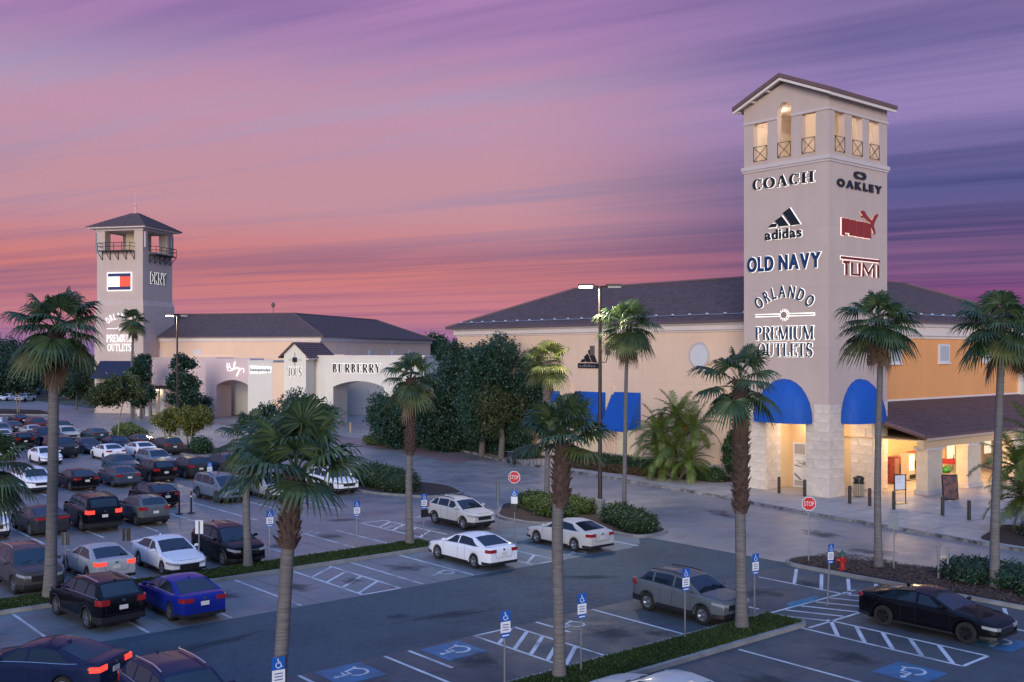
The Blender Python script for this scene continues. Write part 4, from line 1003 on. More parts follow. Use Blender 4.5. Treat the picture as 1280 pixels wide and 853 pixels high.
for k, px in enumerate((1128, 1150, 1182, 1225)):
    x = onY(px, 36.6)[0]
    lamp('ceiling_lamp', (x, 36.6, ze - .30), 260, (1, .74, .40), .14, ['porch ceiling lamp over the dark red machine next to the tower', 'porch ceiling lamp over the tall red drinks machine', 'porch ceiling lamp over the green ride', 'porch ceiling lamp behind the second stone column'][k])
# a low distant building and trees fill the gap between the two big roofs
bb_ = empty('far_store', (95, 128, 0), rz=rad(-42), label='low white store far behind between the two big roofs', cat='building')
mb = MB(); mb.box(-16, 6, -6, 6, 0, 6.2); mb.build('wall', M_OFFW, bb_); roof('roof', [[(-17, -7, 6.1), (7, -7, 6.1), (7, 0, 8.1), (-17, 0, 8.1)], [(-17, 0, 8.1), (7, 0, 8.1), (7, 7, 6.1), (-17, 7, 6.1)]], mat('white_roof', (.6, .5, .48), .6), bb_)

# ================================================================ left complex (turned 14 degrees to the picture plane)
ANG = -YAW - rad(14)
def LC(px, d):                                                       # world point at pixel column px, depth d
    return CF((px - 640) * d / FPX, d)
def lframe(name, px, d, label, cat):
    x, y = LC(px, d); o = empty(name, (x, y, 0), ANG, label, cat); bpy.context.view_layer.update(); return o
def lwall(o, x, y, side):
    """wall frame in the local frame of o; side 'f' faces -y, 'r' faces +x"""
    M = o.matrix_world.to_3x3(); P = o.matrix_world @ Vector((x, y, 0))
    return Wall(P, M @ Vector((1, 0, 0)), M @ Vector((0, -1, 0))) if side == 'f' else Wall(P, M @ Vector((0, 1, 0)), M @ Vector((1, 0, 0)))
ft = lframe('clock_tower', 178.5, 157.6, 'distant square tower with pyramid roof, spire and iron balconies', 'tower')
ft.name = 'balcony_tower'
s8 = 8.0
mb = MB(); mb.box(-s8, 0, 0, s8, 16.9, 24.9); mb.build('shaft', M_STUC, ft)
mb = MB(); mb.box(-s8 - .25, .25, -.25, s8 + .25, 0, 16.5); mb.add([(-s8 - .25, -.25, 16.5), (.25, -.25, 16.5), (.25, s8 + .25, 16.5), (-s8 - .25, s8 + .25, 16.5), (-s8, 0, 17.3), (0, 0, 17.3), (0, s8, 17.3), (-s8, s8, 17.3)], [(0, 1, 5, 4), (1, 2, 6, 5), (2, 3, 7, 6), (3, 0, 4, 7)]); mb.build('base', M_STUC, ft)
for (x0, x1, y0, y1) in ((-s8, -6.6, 0, 1.4), (-1.5, 0, 0, 1.4), (-s8, -6.6, s8 - 1.4, s8), (-1.5, 0, s8 - 1.4, s8)):
    mb = MB(); mb.box(x0, x1, y0, y1, 24.9, 28.0); mb.build('corner_pier', M_STUC, ft)
mb = MB(); mb.box(-5.0, -2.2, 3., 5.6, 24.9, 28.0); mb.build('core', mat('core_tan', (.5, .4, .25), .8), ft)
mb = MB(); mb.box(-s8 - .1, .1, -.1, s8 + .1, 28.0, 28.35); mb.build('entablature', M_STUC2, ft)
mb = MB(); mb.box(-s8 - 1.0, 1.0, -1.0, s8 + 1.0, 28.35, 28.65); mb.build('eave', M_CORN, ft)
q = 1.15; c0 = [(-s8 - q, -q, 28.6), (q, -q, 28.6), (q, s8 + q, 28.6), (-s8 - q, s8 + q, 28.6)]; a1, a2 = (-4.6, 4, 31.2), (-3.4, 4, 31.2)
roof('tile_roof', [[c0[0], c0[1], a2, a1], [c0[1], c0[2], a2], [c0[2], c0[3], a1, a2], [c0[3], c0[0], a1]], M_TILE, ft, .08, course=.45)
rb = MB(); rb.lathe([(.14, 31.1), (.12, 32.3), (.22, 32.5), (.06, 32.8), (.05, 34.2), (.01, 35.)], 8, (-4, 4)); rb.build('spire', mat('spire_pink', (.75, .45, .42), .5), ft)
def balcony(o, wall, x0, x1, z, nb):
    mb = MB(); inv = o.matrix_world.inverted()
    T = lambda x, zz, out: tuple(inv @ wall.mtx(x, zz, out).translation)
    mb.prism([(x0, z - .15), (x1, z - .15), (x1, z), (x0, z)], lambda a, b: T(a, b, .02), lambda a, b: T(a, b, 1.3)); d_ = mb.build('balcony', M_BLACK, o)
    rb = MB()
    for k in range(nb + 1):
        x = x0 + (x1 - x0) * k / nb
        rb.tube([T(x, z, 1.25), T(x, z + 1.15, 1.25)], .045, 5); rb.tube([T(x, z - .15, 1.25), T(x, z - 1.35, .1)], .06, 5); rb.tube([T(x, z - .15, .1), T(x, z - 1.4, .1)], .05, 5)
    for hh in (.6, 1.15):
        rb.tube([T(x0, z + hh, .0), T(x0, z + hh, 1.25), T(x1, z + hh, 1.25), T(x1, z + hh, 0)], .045, 5)
    rb.build('railing', M_BLACK, d_)
wf = lwall(ft, -s8, 0, 'f'); wrr = lwall(ft, 0, 0, 'r')
balcony(ft, wf, 1.0, 6.6, 24.9, 4); balcony(ft, wrr, 1.6, 7.2, 24.5, 4)
for (x, y) in ((-s8 - .35, .5), (.35, s8 - .6), (.3, .25)):
    mb = MB(); mb.box(x - .14, x + .14, y - .2, y + .2, 24.6 if y != .25 else 25.4, 27.8); mb.build('antenna_panel', mat('antenna', (.55, .42, .42), .5) if y == .25 else M_STEEL, ft)
# flag-like logo board
s = empty('wall_sign', label='lit flag logo of navy, white and red bands on the balcony tower', cat='sign'); s.matrix_world = wf.mtx(4.0, 18.75, 0)
mb = MB(); mb.box(-2.15, 2.15, 0, 2.85, .05, .12); mb.build('frame', mat('lit_white', (.9, .9, .9), .4, emit=(1, .97, .97), estr=.9), s)
for x0, x1, z0, z1, m in ((-2.0, 2.0, 2.2, 2.7, mat('flag_navy', (.05, .045, .12), .4)), (-2.0, 2.0, .15, .65, MATS['flag_navy']), (.08, 2.0, .65, 2.2, mat('flag_red', (.6, .06, .03), .4, emit=(1, .12, .06), estr=.55))):
    mb = MB(); mb.box(x0, x1, z0, z1, .12, .15); mb.build('band', m, s)
wall_sign('wall_sign', 'black sans lettering backlit white on the shaded side of the balcony tower', wrr, 2.0, 20.0, 6.2, 21.7, 'DKNY', M_LETB, 'sans', mat('halo_strong', (1, 1, 1), .5, emit=(1, .98, .96), estr=1.1), gap=.16, bold=.01)
outlets_sign(lwall(ft, -s8, -.25, 'f'), 1.9, 6.3, 9.5, 15.4, 'white lit sign with an arched word over two lines, low on the balcony tower', M_SIGNL, None)
mb = MB(); mb.add([(-7.2, -.3, 8.0), (-1.2, -.3, 8.0), (-.8, -2.0, 5.3), (-7.8, -2.0, 5.3), (-7.2, -.3, 5.3), (-1.2, -.3, 5.3)], [(0, 1, 2, 3), (0, 3, 4), (1, 5, 2)]); mb.build('awning', M_NAVY, ft)

hall = lframe('outlet_hall', 400, 155, 'wide peach outlet hall with dark tiled hipped roof beside the balcony tower', 'building')
hl, hd = 33, 52
mb = MB(); mb.box(-hl, 0, 0, hd, 0, 10.9); mb.build('wall', M_PEACH, hall)
mb = MB(); mb.box(-hl, .1, -.1, hd + .1, 10.9, 11.05); mb.box(-hl, .28, -.28, hd + .28, 11.05, 11.45); mb.box(-hl, .45, -.45, hd + .45, 11.45, 11.68); mb.build('cornice', M_CORN, hall)
A, B, C = (-hl, -e, EV - .1), (e, -e, EV - .1), (e, hd + e, EV - .1); a, b, c = (-hl, hw - e, zr), (e - hw, hw - e, zr), (e - hw, hd + e - 8.6, zr); D = (-hl, hd + e, EV - .1)
roof('tile_roof', [[A, B, b, a], [B, C, c, b], [C, D, (-hl, hd + e - 8.6, zr), c], [a, b, c, (-hl, hd + e - 8.6, zr)]], M_TILE, hall, .1, course=.45)
rb = MB(); 
for p_, q_ in ((B, b), (a, b), (b, c), (C, c)): rb.tube([(p_[0], p_[1], p_[2] + .06), (q_[0], q_[1], q_[2] + .06)], .14, 6)
rb.tube([(-12, hw - e, zr), (-12, hw - e, zr + 1.1)], .05, 5); rb.lathe([(.05, zr + 1.0), (.3, zr + 1.3), (.3, zr + 1.6), (.05, zr + 1.9)], 10, (-12, hw - e))
rb.build('ridge_tiles', M_TILE2, hall)
for x in (-27.5, -20.5): 
    mb = MB(); mb.box(x - .7, x + .7, -.08, 0, 8.4, 9.7); mb.build('window', M_FRAME, hall)
for y in (20, 31, 40):
    mb = MB(); mb.box(0, .08, y - .7, y + .7, 8.2, 9.7); mb.build('window', M_FRAME, hall)
def arch_wall(parent, name, x0, x1, ztop, ox0, ox1, zs, rise, y0, y1, m):
    """block with a segmental-arched passage; returns nothing"""
    n = 12; w = ox1 - ox0; P = [(x0, 0), (ox0, 0), (ox0, zs)]
    for i in range(1, n): t = i / n; P.append((ox0 + w * t, zs + rise * math.sin(math.pi * t) ** .8))
    P += [(ox1, zs), (ox1, 0), (x1, 0), (x1, ztop), (x0, ztop)]
    mb = MB(); mb.prism(P, lambda a, b: (a, y0, b), lambda a, b: (a, y1, b)); return mb.build(name, m, parent)
shops = lframe('shop_row', 257, 148, 'row of pink and white shop fronts with arched passages before the hall', 'building')
k = 148 / FPX
def lx(px, y=0.):                                                   # local x (on plane local y) seen at pixel column px
    M = shops.matrix_world.inverted(); ct, st = 14, 0
    # solve r/d = t for point P0 + x*e + y*n
    t = (px - 640) / FPX; r0 = (257 - 640) * k; d0 = 148.
    ex, ed = math.cos(rad(14)), -math.sin(rad(14)); nx, nd = math.sin(rad(14)), math.cos(rad(14))
    return (t * (d0 + y * nd) - r0 - y * nx) / (ex - t * ed)
arch_wall(shops, 'pink_front', 0, lx(312.5), 8.45, lx(270.5), lx(311.0), 4.6, .8, 0, 4.2, M_PINK)
mb = MB(); mb.box(lx(312.5) + .01, lx(341, -.6), -.6, 6, 0, 8.0); mb.box(lx(312.5) - .0, lx(341, -.6) + .1, -.7, 6, 8.0, 8.2); mb.build('white_front', M_OFFW, shops)
mb = MB(); mb.box(lx(190, 3.), -.01, 3, 8, 0, 8.35); mb.box(lx(190, 3.), .05, 2.9, 8, 8.35, 8.55); mb.build('pink_side_front', M_PINK, shops)
mb = MB(); mb.box(lx(190, 3), lx(430, 8), 8.2, 8.4, 0, 9.0); mb.build('rear_wall', M_PEACH, shops)
mb = MB(); mb.box(lx(318, 4.3), lx(272, 6) - 2, 6.5, 6.7, 0, 6.5); mb.build('passage_wall', M_OFFW, shops)
# gabled bay
yb = -13.5
gx0, gx1 = lx(355, yb), lx(382.5, yb)
mb = MB(); gm = (gx0 + gx1) / 2
mb.prism([(gx0, 0), (gx1, 0), (gx1, 9.1), (gm, 10.5), (gx0, 9.1)], lambda a, b: (a, yb, b), lambda a, b: (a, yb + 6.5, b)); mb.build('gabled_bay', M_OFFW, shops)
o_ = .55; g0, g1 = gx0 - o_, gx1 + o_; sl = 1.4 / ((gx1 - gx0) / 2)
zed = 9.1 - o_ * sl + .12
roof('bay_roof', [[(g0, yb - .5, zed), (gm, yb - .5, 10.62), (gm, yb + 8, 10.62), (g0, yb + 8, zed)], [(gm, yb - .5, 10.62), (g1, yb - .5, zed), (g1, yb + 8, zed), (gm, yb + 8, 10.62)]], M_TILE2, shops, .12, course=.42)
mb = MB(); mb.box(gx1 + .02, gx1 + o_ - .02, yb - .4, yb + 7.9, zed - .28, zed - .13); mb.build('bay_eave', M_CORN, shops)
mb = MB(); mb.box(gm - .3, gm + .3, yb - .12, yb, 8.1, 8.7); mb.build('bell_niche', M_GLASSD, shops)
mb = MB(); mb.box(gm - .9, gm + .9, yb - .05, yb, 8.35, 8.4); mb.box(gm - .03, gm + .03, yb - .055, yb, 7.6, 9.3); mb.build('iron_cross', M_BLACK, shops)
mb = MB(); mb.box(lx(341, -.6) + .01, gx0 + .5, -.59, 0, 0, 7.9); mb.box(gx0 + .3, gx0 + .8, yb + 6.5, -.5, 0, 7.9); mb.build('link_wall', M_PEACH, shops)
# front with the wide passage
yb2 = -11.0
bx0, bx1 = lx(397, yb2), lx(530, yb2)
arch_wall(shops, 'white_passage_front', bx0, bx1, 8.75, lx(416.5, yb2), lx(480, yb2), 4.95, .75, yb2, yb2 + 4.5, M_OFFW)
mb = MB(); mb.box(bx0, bx1 + .1, yb2 - .1, yb2 + 4.5, 8.75, 8.95); mb.build('coping', M_CORN, shops)
mb = MB(); mb.box(bx1 - .5, bx1, yb2 + 4.5, 30, 0, 8.0); mb.box(gx1 + .01, bx0, yb2 + .4, yb2 + 3, 0, 8.7); mb.build('side_wall', M_OFFW, shops)
yb3 = 20.
mb = MB(); mb.box(lx(425, yb3), lx(520, yb3), yb3, yb3 + .4, 0, 7.2); mb.build('court_wall', M_PINK, shops)
for px in (452, 459.5, 474):
    x = lx(px, yb3); mb = MB(); mb.box(x - .75, x + .75, yb3 - .06, yb3, .05, 3.2); d_ = mb.build('door', M_PINK, shops)
    rb = MB(); ribbon(rb, [(x - .78, .05), (x - .78, 3.2), (x + .78, 3.2), (x + .78, .05)], .1, 0, .1, False, lambda a, b, c: (a, yb3 - .06 - c, b)); rb.build('door_frame', mat('door_frame_grey', (.28, .22, .24), .6), d_)
fw = lambda y: lwall(shops, 0, y, 'f')
wall_sign('wall_sign', 'black serif lettering over the wide arched passage of the white front', fw(yb2), lx(415.5, yb2), 6.75, lx(476, yb2), 7.9, 'BURBERRY', M_LETB, 'serif', M_HALO, gap=.10, tk=.22, tn=.06)
wall_sign('wall_sign', 'tall narrow black lettering on the small gabled bay', fw(yb), lx(360, yb), 6.3, lx(377.5, yb), 7.45, 'TOUS', M_LETB, 'serif', M_HALO, gap=.02, tk=.16, tn=.05)
s = empty('wall_sign', label='small black lettering with white backing on the white shop front', cat='sign'); s.matrix_world = fw(-.6).mtx(lx(313, -.6), 6.55, 0)
W_ = lx(338.5, -.6) - lx(313, -.6)
plate(s, 'lit_backing', [[(-.05, -.25), (W_ + .05, -.1), (W_ + .1, .75), (-.05, .9)]], M_SIGNL, .02, .05)
rb = MB()
for i in range(13):                                                  # illegible small script: rows of short stems and bowls
    x = W_ * (i + .5) / 13; hh = (.62, .42, .42, .42, .42, .42, .6, .42, .6, .3, .62, .42, .42)[i]
    ribbon(rb, [(x - .06, .08 if i not in (5, 11) else -.12), (x - .05, hh + .05)], .08, .06, .09 + .0005 * i); ribbon(rb, arcpts(x + .02, .25, .08, .14, 200, -120, 8), .06, .06, .092 + .0005 * i)
rb.build('lettering', M_LETB, s)
s = empty('wall_sign', label='white looping script lettering above the arch of the pink shop front', cat='sign'); s.matrix_world = fw(0).mtx(lx(284, 0), 5.9, 0)
W_ = lx(306.5, 0) - lx(284, 0); rb = MB()
for i, pts in enumerate(([(.02, .88), (-.02, .62), (.05, .48), (.13, .66), (.12, .90), (.16, .6), (.24, .46), (.36, .5), (.44, .62)], [(.0, .44), (.1, .34), (.26, .40), (.38, .46)], [(.36, .66), (.42, .96), (.47, .94), (.42, .7), (.38, .56), (.46, .50), (.56, .62), (.60, .50), (.68, .56)], [(.22, .36), (.36, .46), (.5, .5), (.56, .58), (.62, .48), (.7, .52)], [(.7, .52), (.66, .3), (.58, .06), (.52, .0), (.58, .2), (.70, .42), (.86, .54), (.95, .46), (.92, .22)])):
    for _ in range(3): pts = [pts[0]] + [q for a, b in zip(pts[:-1], pts[1:]) for q in ((a[0] * .75 + b[0] * .25, a[1] * .75 + b[1] * .25), (a[0] * .25 + b[0] * .75, a[1] * .25 + b[1] * .75))] + [pts[-1]]
    ribbon(rb, [(a * W_, b * 2.2) for a, b in pts], .10, .04, .08 + .001 * i)
rb.build('lettering', M_SIGNL, s)
# pergola in front of the far tower
pg = lframe('pergola', 166, 152, 'dark timber pergola on white columns beside the balcony tower', 'pergola')
for i in range(5):
    x = i * 1.25; mb = MB(); mb.box(x - .28, x + .28, -.28, .28, 0, 4.0); mb.build('column', M_OFFW, pg)
for i in range(7):
    x = -.4 + i * .98; mb = MB(); mb.box(x - .08, x + .08, -1.0, 3.0, 4.22, 4.42); mb.build('rafter', mat('dark_timber', (.05, .025, .02), .7), pg)
mb = MB(); mb.box(-.7, 5.8, -.35, -.15, 4.0, 4.22); mb.box(-.7, 5.8, .15, .35, 4.0, 4.22); mb.build('beam', MATS['dark_timber'], pg)
pgp = pg.matrix_world @ Vector((4.4, -.5, 3.9)); lamp('wall_lamp', tuple(pgp), 60, (1, .82, .5), .22, 'glowing round lamp at the end of the pergola')
# ================================================================ vegetation
LM_PALM = leafmat('palm_leaf', (.030, .064, .030), (.095, .138, .050), .5, .28, .25, .42)
LM_PALMY = leafmat('palm_leaf_old_lamplit', (.085, .115, .03), (.15, .15, .045), .5, .25, .2)  # old leaves, and lamplight put into leaf colour on the lamp-post palm
LM_DEAD = leafmat('palm_leaf_dead', (.10, .055, .025), (.16, .10, .05), .5, .15, .2)
LM_PHX = leafmat('feather_leaf', (.075, .125, .020), (.17, .21, .045), .6, .25, .3)
LM_OAK = leafmat('oak_leaf', (.012, .040, .022), (.038, .088, .046), .35, .2, .12)
LM_MAG = leafmat('magnolia_leaf', (.012, .036, .020), (.036, .078, .042), .6, .15, .12, .35)
LM_YEL = leafmat('autumn_leaf', (.09, .11, .018), (.22, .19, .03), .5, .3, .15)
LM_OLV = leafmat('olive_leaf', (.035, .060, .015), (.09, .10, .028), .4, .25, .15)
LM_HEDGE = leafmat('hedge_leaf', (.018, .048, .014), (.050, .095, .028), 1.2, .2, .15)
LM_HEDGY = leafmat('hedge_leaf_light', (.05, .085, .014), (.10, .14, .025), 1.2, .2, .15)
M_TRUNKG = mat('palm_trunk', (.15, .137, .13), .9, var=.45, scale=5, bump=1., bscale=14, aniso=(.3, .3, 5))
M_BOOT = mat('palm_boots', (.075, .045, .036), .95, var=.45, scale=7, bump=.6, bscale=18)
M_BOOTG = mat('palm_boots_grey', (.16, .135, .12), .95, var=.4, scale=7, bump=.6, bscale=18)
M_BARK = mat('bark', (.12, .10, .085), .95, var=.35, scale=6, bump=.7, bscale=20)
M_BARKP = mat('pale_bark', (.26, .22, .19), .9, var=.3, scale=6, bump=.5, bscale=20)
def fan_frond(elev, seed, m, droop=1., dead=False):
    """fan leaf on its stalk; leaves +X at the given elevation (degrees), tips bend to the ground"""
    rng = random.Random(seed); e = rad(elev); V = []; F = []
    Lp = rng.uniform(1.0, 1.35); pts = []; ang = e
    p = Vector((0, 0, 0)); n = 6
    for i in range(n + 1):
        pts.append(p.copy()); p = p + Vector((math.cos(ang), 0, math.sin(ang))) * (Lp / n); ang -= .07 * droop * max(.1, math.cos(e))
    mb = MB(); mb.tube(pts, [.035 - .003 * i for i in range(n + 1)], 4)
    base = pts[-1]; ax = Vector((math.cos(ang), 0, math.sin(ang))); up = Vector((-math.sin(ang), 0, math.cos(ang))); sd = Vector((0, 1, 0))
    K = 32; spread = rad(122); R = rng.uniform(1.15, 1.35)
    for k in range(K):
        a = -spread + 2 * spread * k / (K - 1); da = spread / (K - 1) * 1.04
        ln = R * (.80 + .20 * math.cos(a * .8)) * rng.uniform(.93, 1.05)
        fold = .05 * (1 if k % 2 else -1)
        rows = ((.04, 1.0), (.30, 1.0), (.62, 1.0), (.80, .66), (.94, .36), (1.06, .05)); idx = []
        for (t, wf_) in rows:
            r = ln * t; c = ax * math.cos(a) * r + sd * math.sin(a) * r
            cup = up * (-.10 * math.sin(a) ** 2 * r + .05 * r)
            q = base + c + cup
            # gravity on the free part of each segment
            fr = max(0, t - .46); q = q + Vector((0, 0, -1)) * (fr ** 1.7) * ln * droop * rng.uniform(.6, 1.05) * 1.25
            wv = (-ax * math.sin(a) + sd * math.cos(a)) * (math.tan(da) * min(r, ln * .66) * wf_)
            i0 = len(V); V.append(tuple(q - wv + up * fold * .35 * wf_)); V.append(tuple(q + wv - up * fold * .35 * wf_)); idx.append(i0)
        for a_, b_ in zip(idx[:-1], idx[1:]): F.append((a_, a_ + 1, b_ + 1, b_))
    mb.add(V, F); return mb.mesh('frond', m)
FR = {}
def frond_mesh(elev, kind, var):
    k = (elev, kind, var)
    if k not in FR: FR[k] = fan_frond(elev, hash((elev, var)) % 999, dict(g=LM_PALM, y=LM_PALMY, d=LM_DEAD)[kind], 1.0 if kind != 'd' else .7)
    return FR[k]
def palm(px, py, crown_px, crown_py, r0, r1, label, boots=0., size=1., nf=30, dead=2, young=False, yellow=3, lean=None, base=None, skirt=0, bootm=None, upright=0.):
    """fan palm: foot at pixel (px,py), crown centre seen at (crown_px, crown_py)"""
    X, Y = base or G(px, py); d = X * SY + Y * CY
    h = ZZ(crown_py, d); rr = (crown_px - 640) * d / FPX - (X * CY - Y * SY)
    dx, dy = rr * CY, -rr * SY
    root = empty('palm_tree', (X, Y, 0), label=label, cat='palm tree', group='fan palms')
    n = 16; pts = []; rd = []
    for i in range(n + 1):
        t = i / n; b = t * t
        pts.append((dx * b + math.sin(t * 5 + X) * .05, dy * b + math.cos(t * 4 + Y) * .05, h * t)); flare = .32 * math.exp(-t * 14)
        rd.append(r0 + (r1 - r0) * t + flare * r0 * 1.3)
    mb = MB(); mb.tube(pts, rd, 12)
    mb.build('trunk', M_TRUNKG, root, smooth=50)
    if boots:
        mb = MB(); zb = h * (1 - boots); rng = random.Random(int(px)); k = 0; z = zb; bm_ = bootm or M_BOOT
        core = [(dx * (zb / h) ** 2, dy * (zb / h) ** 2, zb), (dx * ((zb + h) / 2 / h) ** 2, dy * ((zb + h) / 2 / h) ** 2, (zb + h) / 2), (dx, dy, h)]; mb.tube(core, [r1 * 1.25, r1 * 1.5, r1 * 1.4], 10)
        while z < h + .05:
            t = z / h; c = Vector((dx * t * t, dy * t * t, z)); a = k * 2.39996
            u = Vector((math.cos(a), math.sin(a), 0)); s = Vector((-math.sin(a), math.cos(a), 0)); rr_ = r1 * 1.35
            w = rng.uniform(.055, .09); l = rng.uniform(.16, .30) ; o = rng.uniform(.06, .16)
            p0 = c + u * rr_ * .9; p1 = c + u * (rr_ + o) + Vector((0, 0, l))
            vs = [p0 - s * w, p0 + s * w, p1 + s * w * .55, p1 - s * w * .55, p0 - s * w + Vector((0, 0, .10)) - u * .03, p0 + s * w + Vector((0, 0, .10)) - u * .03]
            mb.add(vs, [(0, 1, 2, 3), (3, 2, 5, 4), (0, 3, 4), (1, 5, 2)]); k += 1; z += .022 if boots > .3 else .026
        mb.build('old_leaf_bases', bm_, root, kind='stuff')
    top = Vector((dx, dy, h)); rng = random.Random(int(px * 3 + py))
    els = [78, 63, 50, 37, 24, 10, -4, -18] if not young else [84, 76, 66, 56, 46, 34, 16]
    for i in range(nf):
        t = i / (nf - 1); t2 = t ** (.85 + upright); ei = min(len(els) - 1, int(t2 * len(els)))
        kind = 'y' if i >= nf - yellow else 'g'
        o = link('frond', frond_mesh(els[ei], kind, i % 3), root, tuple(top + Vector((0, 0, .18 - .4 * t))))
        sc = size * rng.uniform(.9, 1.1) * (.8 if ei == 0 else 1.)
        o.rotation_euler = (rng.uniform(-.15, .15), 0, i * 2.39996 + rng.uniform(-.3, .3)); o.scale = (sc, sc, sc)
    for i in range(dead):
        o = link('dead_frond', frond_mesh(-70, 'd', i % 3), root, tuple(top + Vector((0, 0, -.35)))); sc = size * rng.uniform(.7, 1.); o.scale = (sc, sc * .6, sc)
        o.rotation_euler = (0, 0, rng.uniform(0, 6.28))
    for i in range(skirt):
        o = link('fruit_stalk', STALK, root, tuple(top + Vector((0, 0, -.2)))); o.rotation_euler = (0, 0, rng.uniform(0, 6.28)); o.scale = (size,) * 3
    return root
def make_stalk():
    mb = MB(); rng = random.Random(3)
    P = [(.1, 0, .1), (.5, 0, .1), (.75, 0, -.35), (.82, 0, -1.0), (.84, 0, -1.9)]; mb.tube(P, [.03, .025, .02, .015, .01], 5)
    for k in range(160):
        z = rng.uniform(-1.9, -.3); x = .8; a = rng.uniform(0, 6.28); r = rng.uniform(.03, .13)
        c = Vector((x + r * math.cos(a), r * math.sin(a), z)); q = .02; mb.add([c + Vector((q, 0, 0)), c + Vector((-q, q, 0)), c + Vector((-q, -q, 0)), c + Vector((0, 0, -.09))], [(0, 1, 2), (0, 1, 3), (1, 2, 3), (0, 2, 3)])
    return mb.mesh('fruit_stalk', M_BOOT)
STALK = make_stalk()
palm(63, 750, 71, 414, 0.22, 0.18, 'tall fan palm with broad crown on grass strip behind the dark cars', boots=.16, size=0.84, nf=22, yellow=4, dead=2)
palm(308, 712, 312, 552, 0.17, 0.14, 'short fan palm beside the black crossover on the far grass strip', size=0.68, nf=15, dead=1, yellow=2, boots=.10)
palm(347, 944, 370, 594, 0.165, 0.15, 'fan palm with big fronds and shaggy red-brown leaf bases on near strip', boots=.26, size=0.84, nf=17, dead=0, yellow=1, young=True)
palm(512, 683, 514, 476, 0.175, 0.15, 'fan palm at the end of the far grass strip beside the white sedan', boots=.45, size=0.68, nf=17, dead=1, yellow=4, bootm=M_BOOT)
palm(696, 851, 704, 554, 0.165, 0.165, 'stout fan palm in front of the silver sedan with dark shaggy upper trunk', boots=.27, size=0.7, nf=17, dead=0, yellow=2, young=True)
palm(926, 789, 926, 482, 0.185, 0.165, 'fan palm with long shaggy trunk beside the grey crossover', boots=.52, size=0.72, nf=15, dead=1, yellow=1, bootm=M_BOOT)
palm(1099, 712, 1099, 406, 0.16, 0.115, 'tall slender fan palm by the red hydrant', size=0.8, nf=25, dead=4, yellow=3, skirt=3, boots=.05)
palm(1245, 738, 1250, 410, 0.18, 0.13, 'tall fan palm rising from the ivy hedge behind the black sedan', size=0.78, nf=26, dead=3, yellow=3, boots=.06)
palm(1262, 655, 1273, 425, 0.13, 0.1, 'slender fan palm on the shop side beside the feathery palms', size=0.78, nf=22, dead=2, yellow=2, base=(56.0, 22.6))
palm(780, 645, 786, 410, 0.13, 0.1, 'tall slender fan palm between lamp post and blue awnings', size=0.84, nf=22, dead=3, yellow=5, skirt=3, boots=.04)
palm(684, 637, 684, 455, 0.16, 0.14, 'fan palm by the lamp post, lamplight put into its yellow-green leaf colour', size=0.72, nf=18, dead=1, yellow=24, boots=.32, bootm=M_BOOTG)  # yellow material on every frond stands in for the lamp's light
palm(691, 637, 700, 520, 0.15, 0.12, 'shorter fan palm in the clipped hedge beside the stop sign pole', size=0.62, nf=13, dead=1, yellow=4, base=(41.9, 45.4))
palm(165, 522, 166, 402, 0.2, 0.16, 'distant fan palm standing before the balcony tower', size=1.0, nf=24, dead=5, yellow=4)
palm(-18, 800, -16, 592, 0.18, 0.15, 'fan palm at the grass strip with fronds over the white crossover', size=0.76, nf=18, dead=1, yellow=1)
palm(96, 512, 97, 468, 0.15, 0.13, 'young staked fan palm in the far lot', size=0.9, nf=16, dead=0, yellow=1)
# feathery date palms -------------------------------------------------
def pinnate(elev, seed):
    rng = random.Random(seed); mb = MB(); ang = rad(elev); p = Vector((0, 0, 0)); L_ = 2.3; n = 18; pts = []; tans = []
    for i in range(n + 1):
        pts.append(p.copy()); t = Vector((math.cos(ang), 0, math.sin(ang))); tans.append(t); p = p + t * (L_ / n); ang -= .085 * max(.25, math.cos(rad(elev) * .8))
    mb.tube(pts, [.03 * (1 - i / (n + 3)) for i in range(n + 1)], 4); V = []; F = []
    for i in range(2, n + 1):
        for hlf in (0, .5):
            q = pts[i] if not hlf else (pts[i] + pts[i - 1]) / 2
            for s_ in (-1, 1):
                l = .52 * math.sin(math.pi * min(1, (i + 2) / (n + 4))) ** .6 * rng.uniform(.85, 1.1); t = tans[i]; nrm = Vector((-t.z, 0, t.x))
                d_ = (t * .55 + Vector((0, s_, 0)) * .85 + nrm * rng.uniform(-.05, .3)).normalized(); w = t * .022
                e_ = q + d_ * l + Vector((0, 0, -.16 * l)); m_ = q + d_ * l * .5 + Vector((0, 0, .02)); o = len(V)
                V += [tuple(q - w), tuple(q + w), tuple(m_ + w * 1.1), tuple(m_ - w * 1.1), tuple(e_ + w * .15), tuple(e_ - w * .15)]; F += [(o, o + 1, o + 2, o + 3), (o + 3, o + 2, o + 4, o + 5)]
    mb.add(V, F); return mb.mesh('frond', LM_PHX)
PIN = {e_: [pinnate(e_, e_ + k) for k in range(2)] for e_ in (80, 62, 45, 28, 10, -10)}
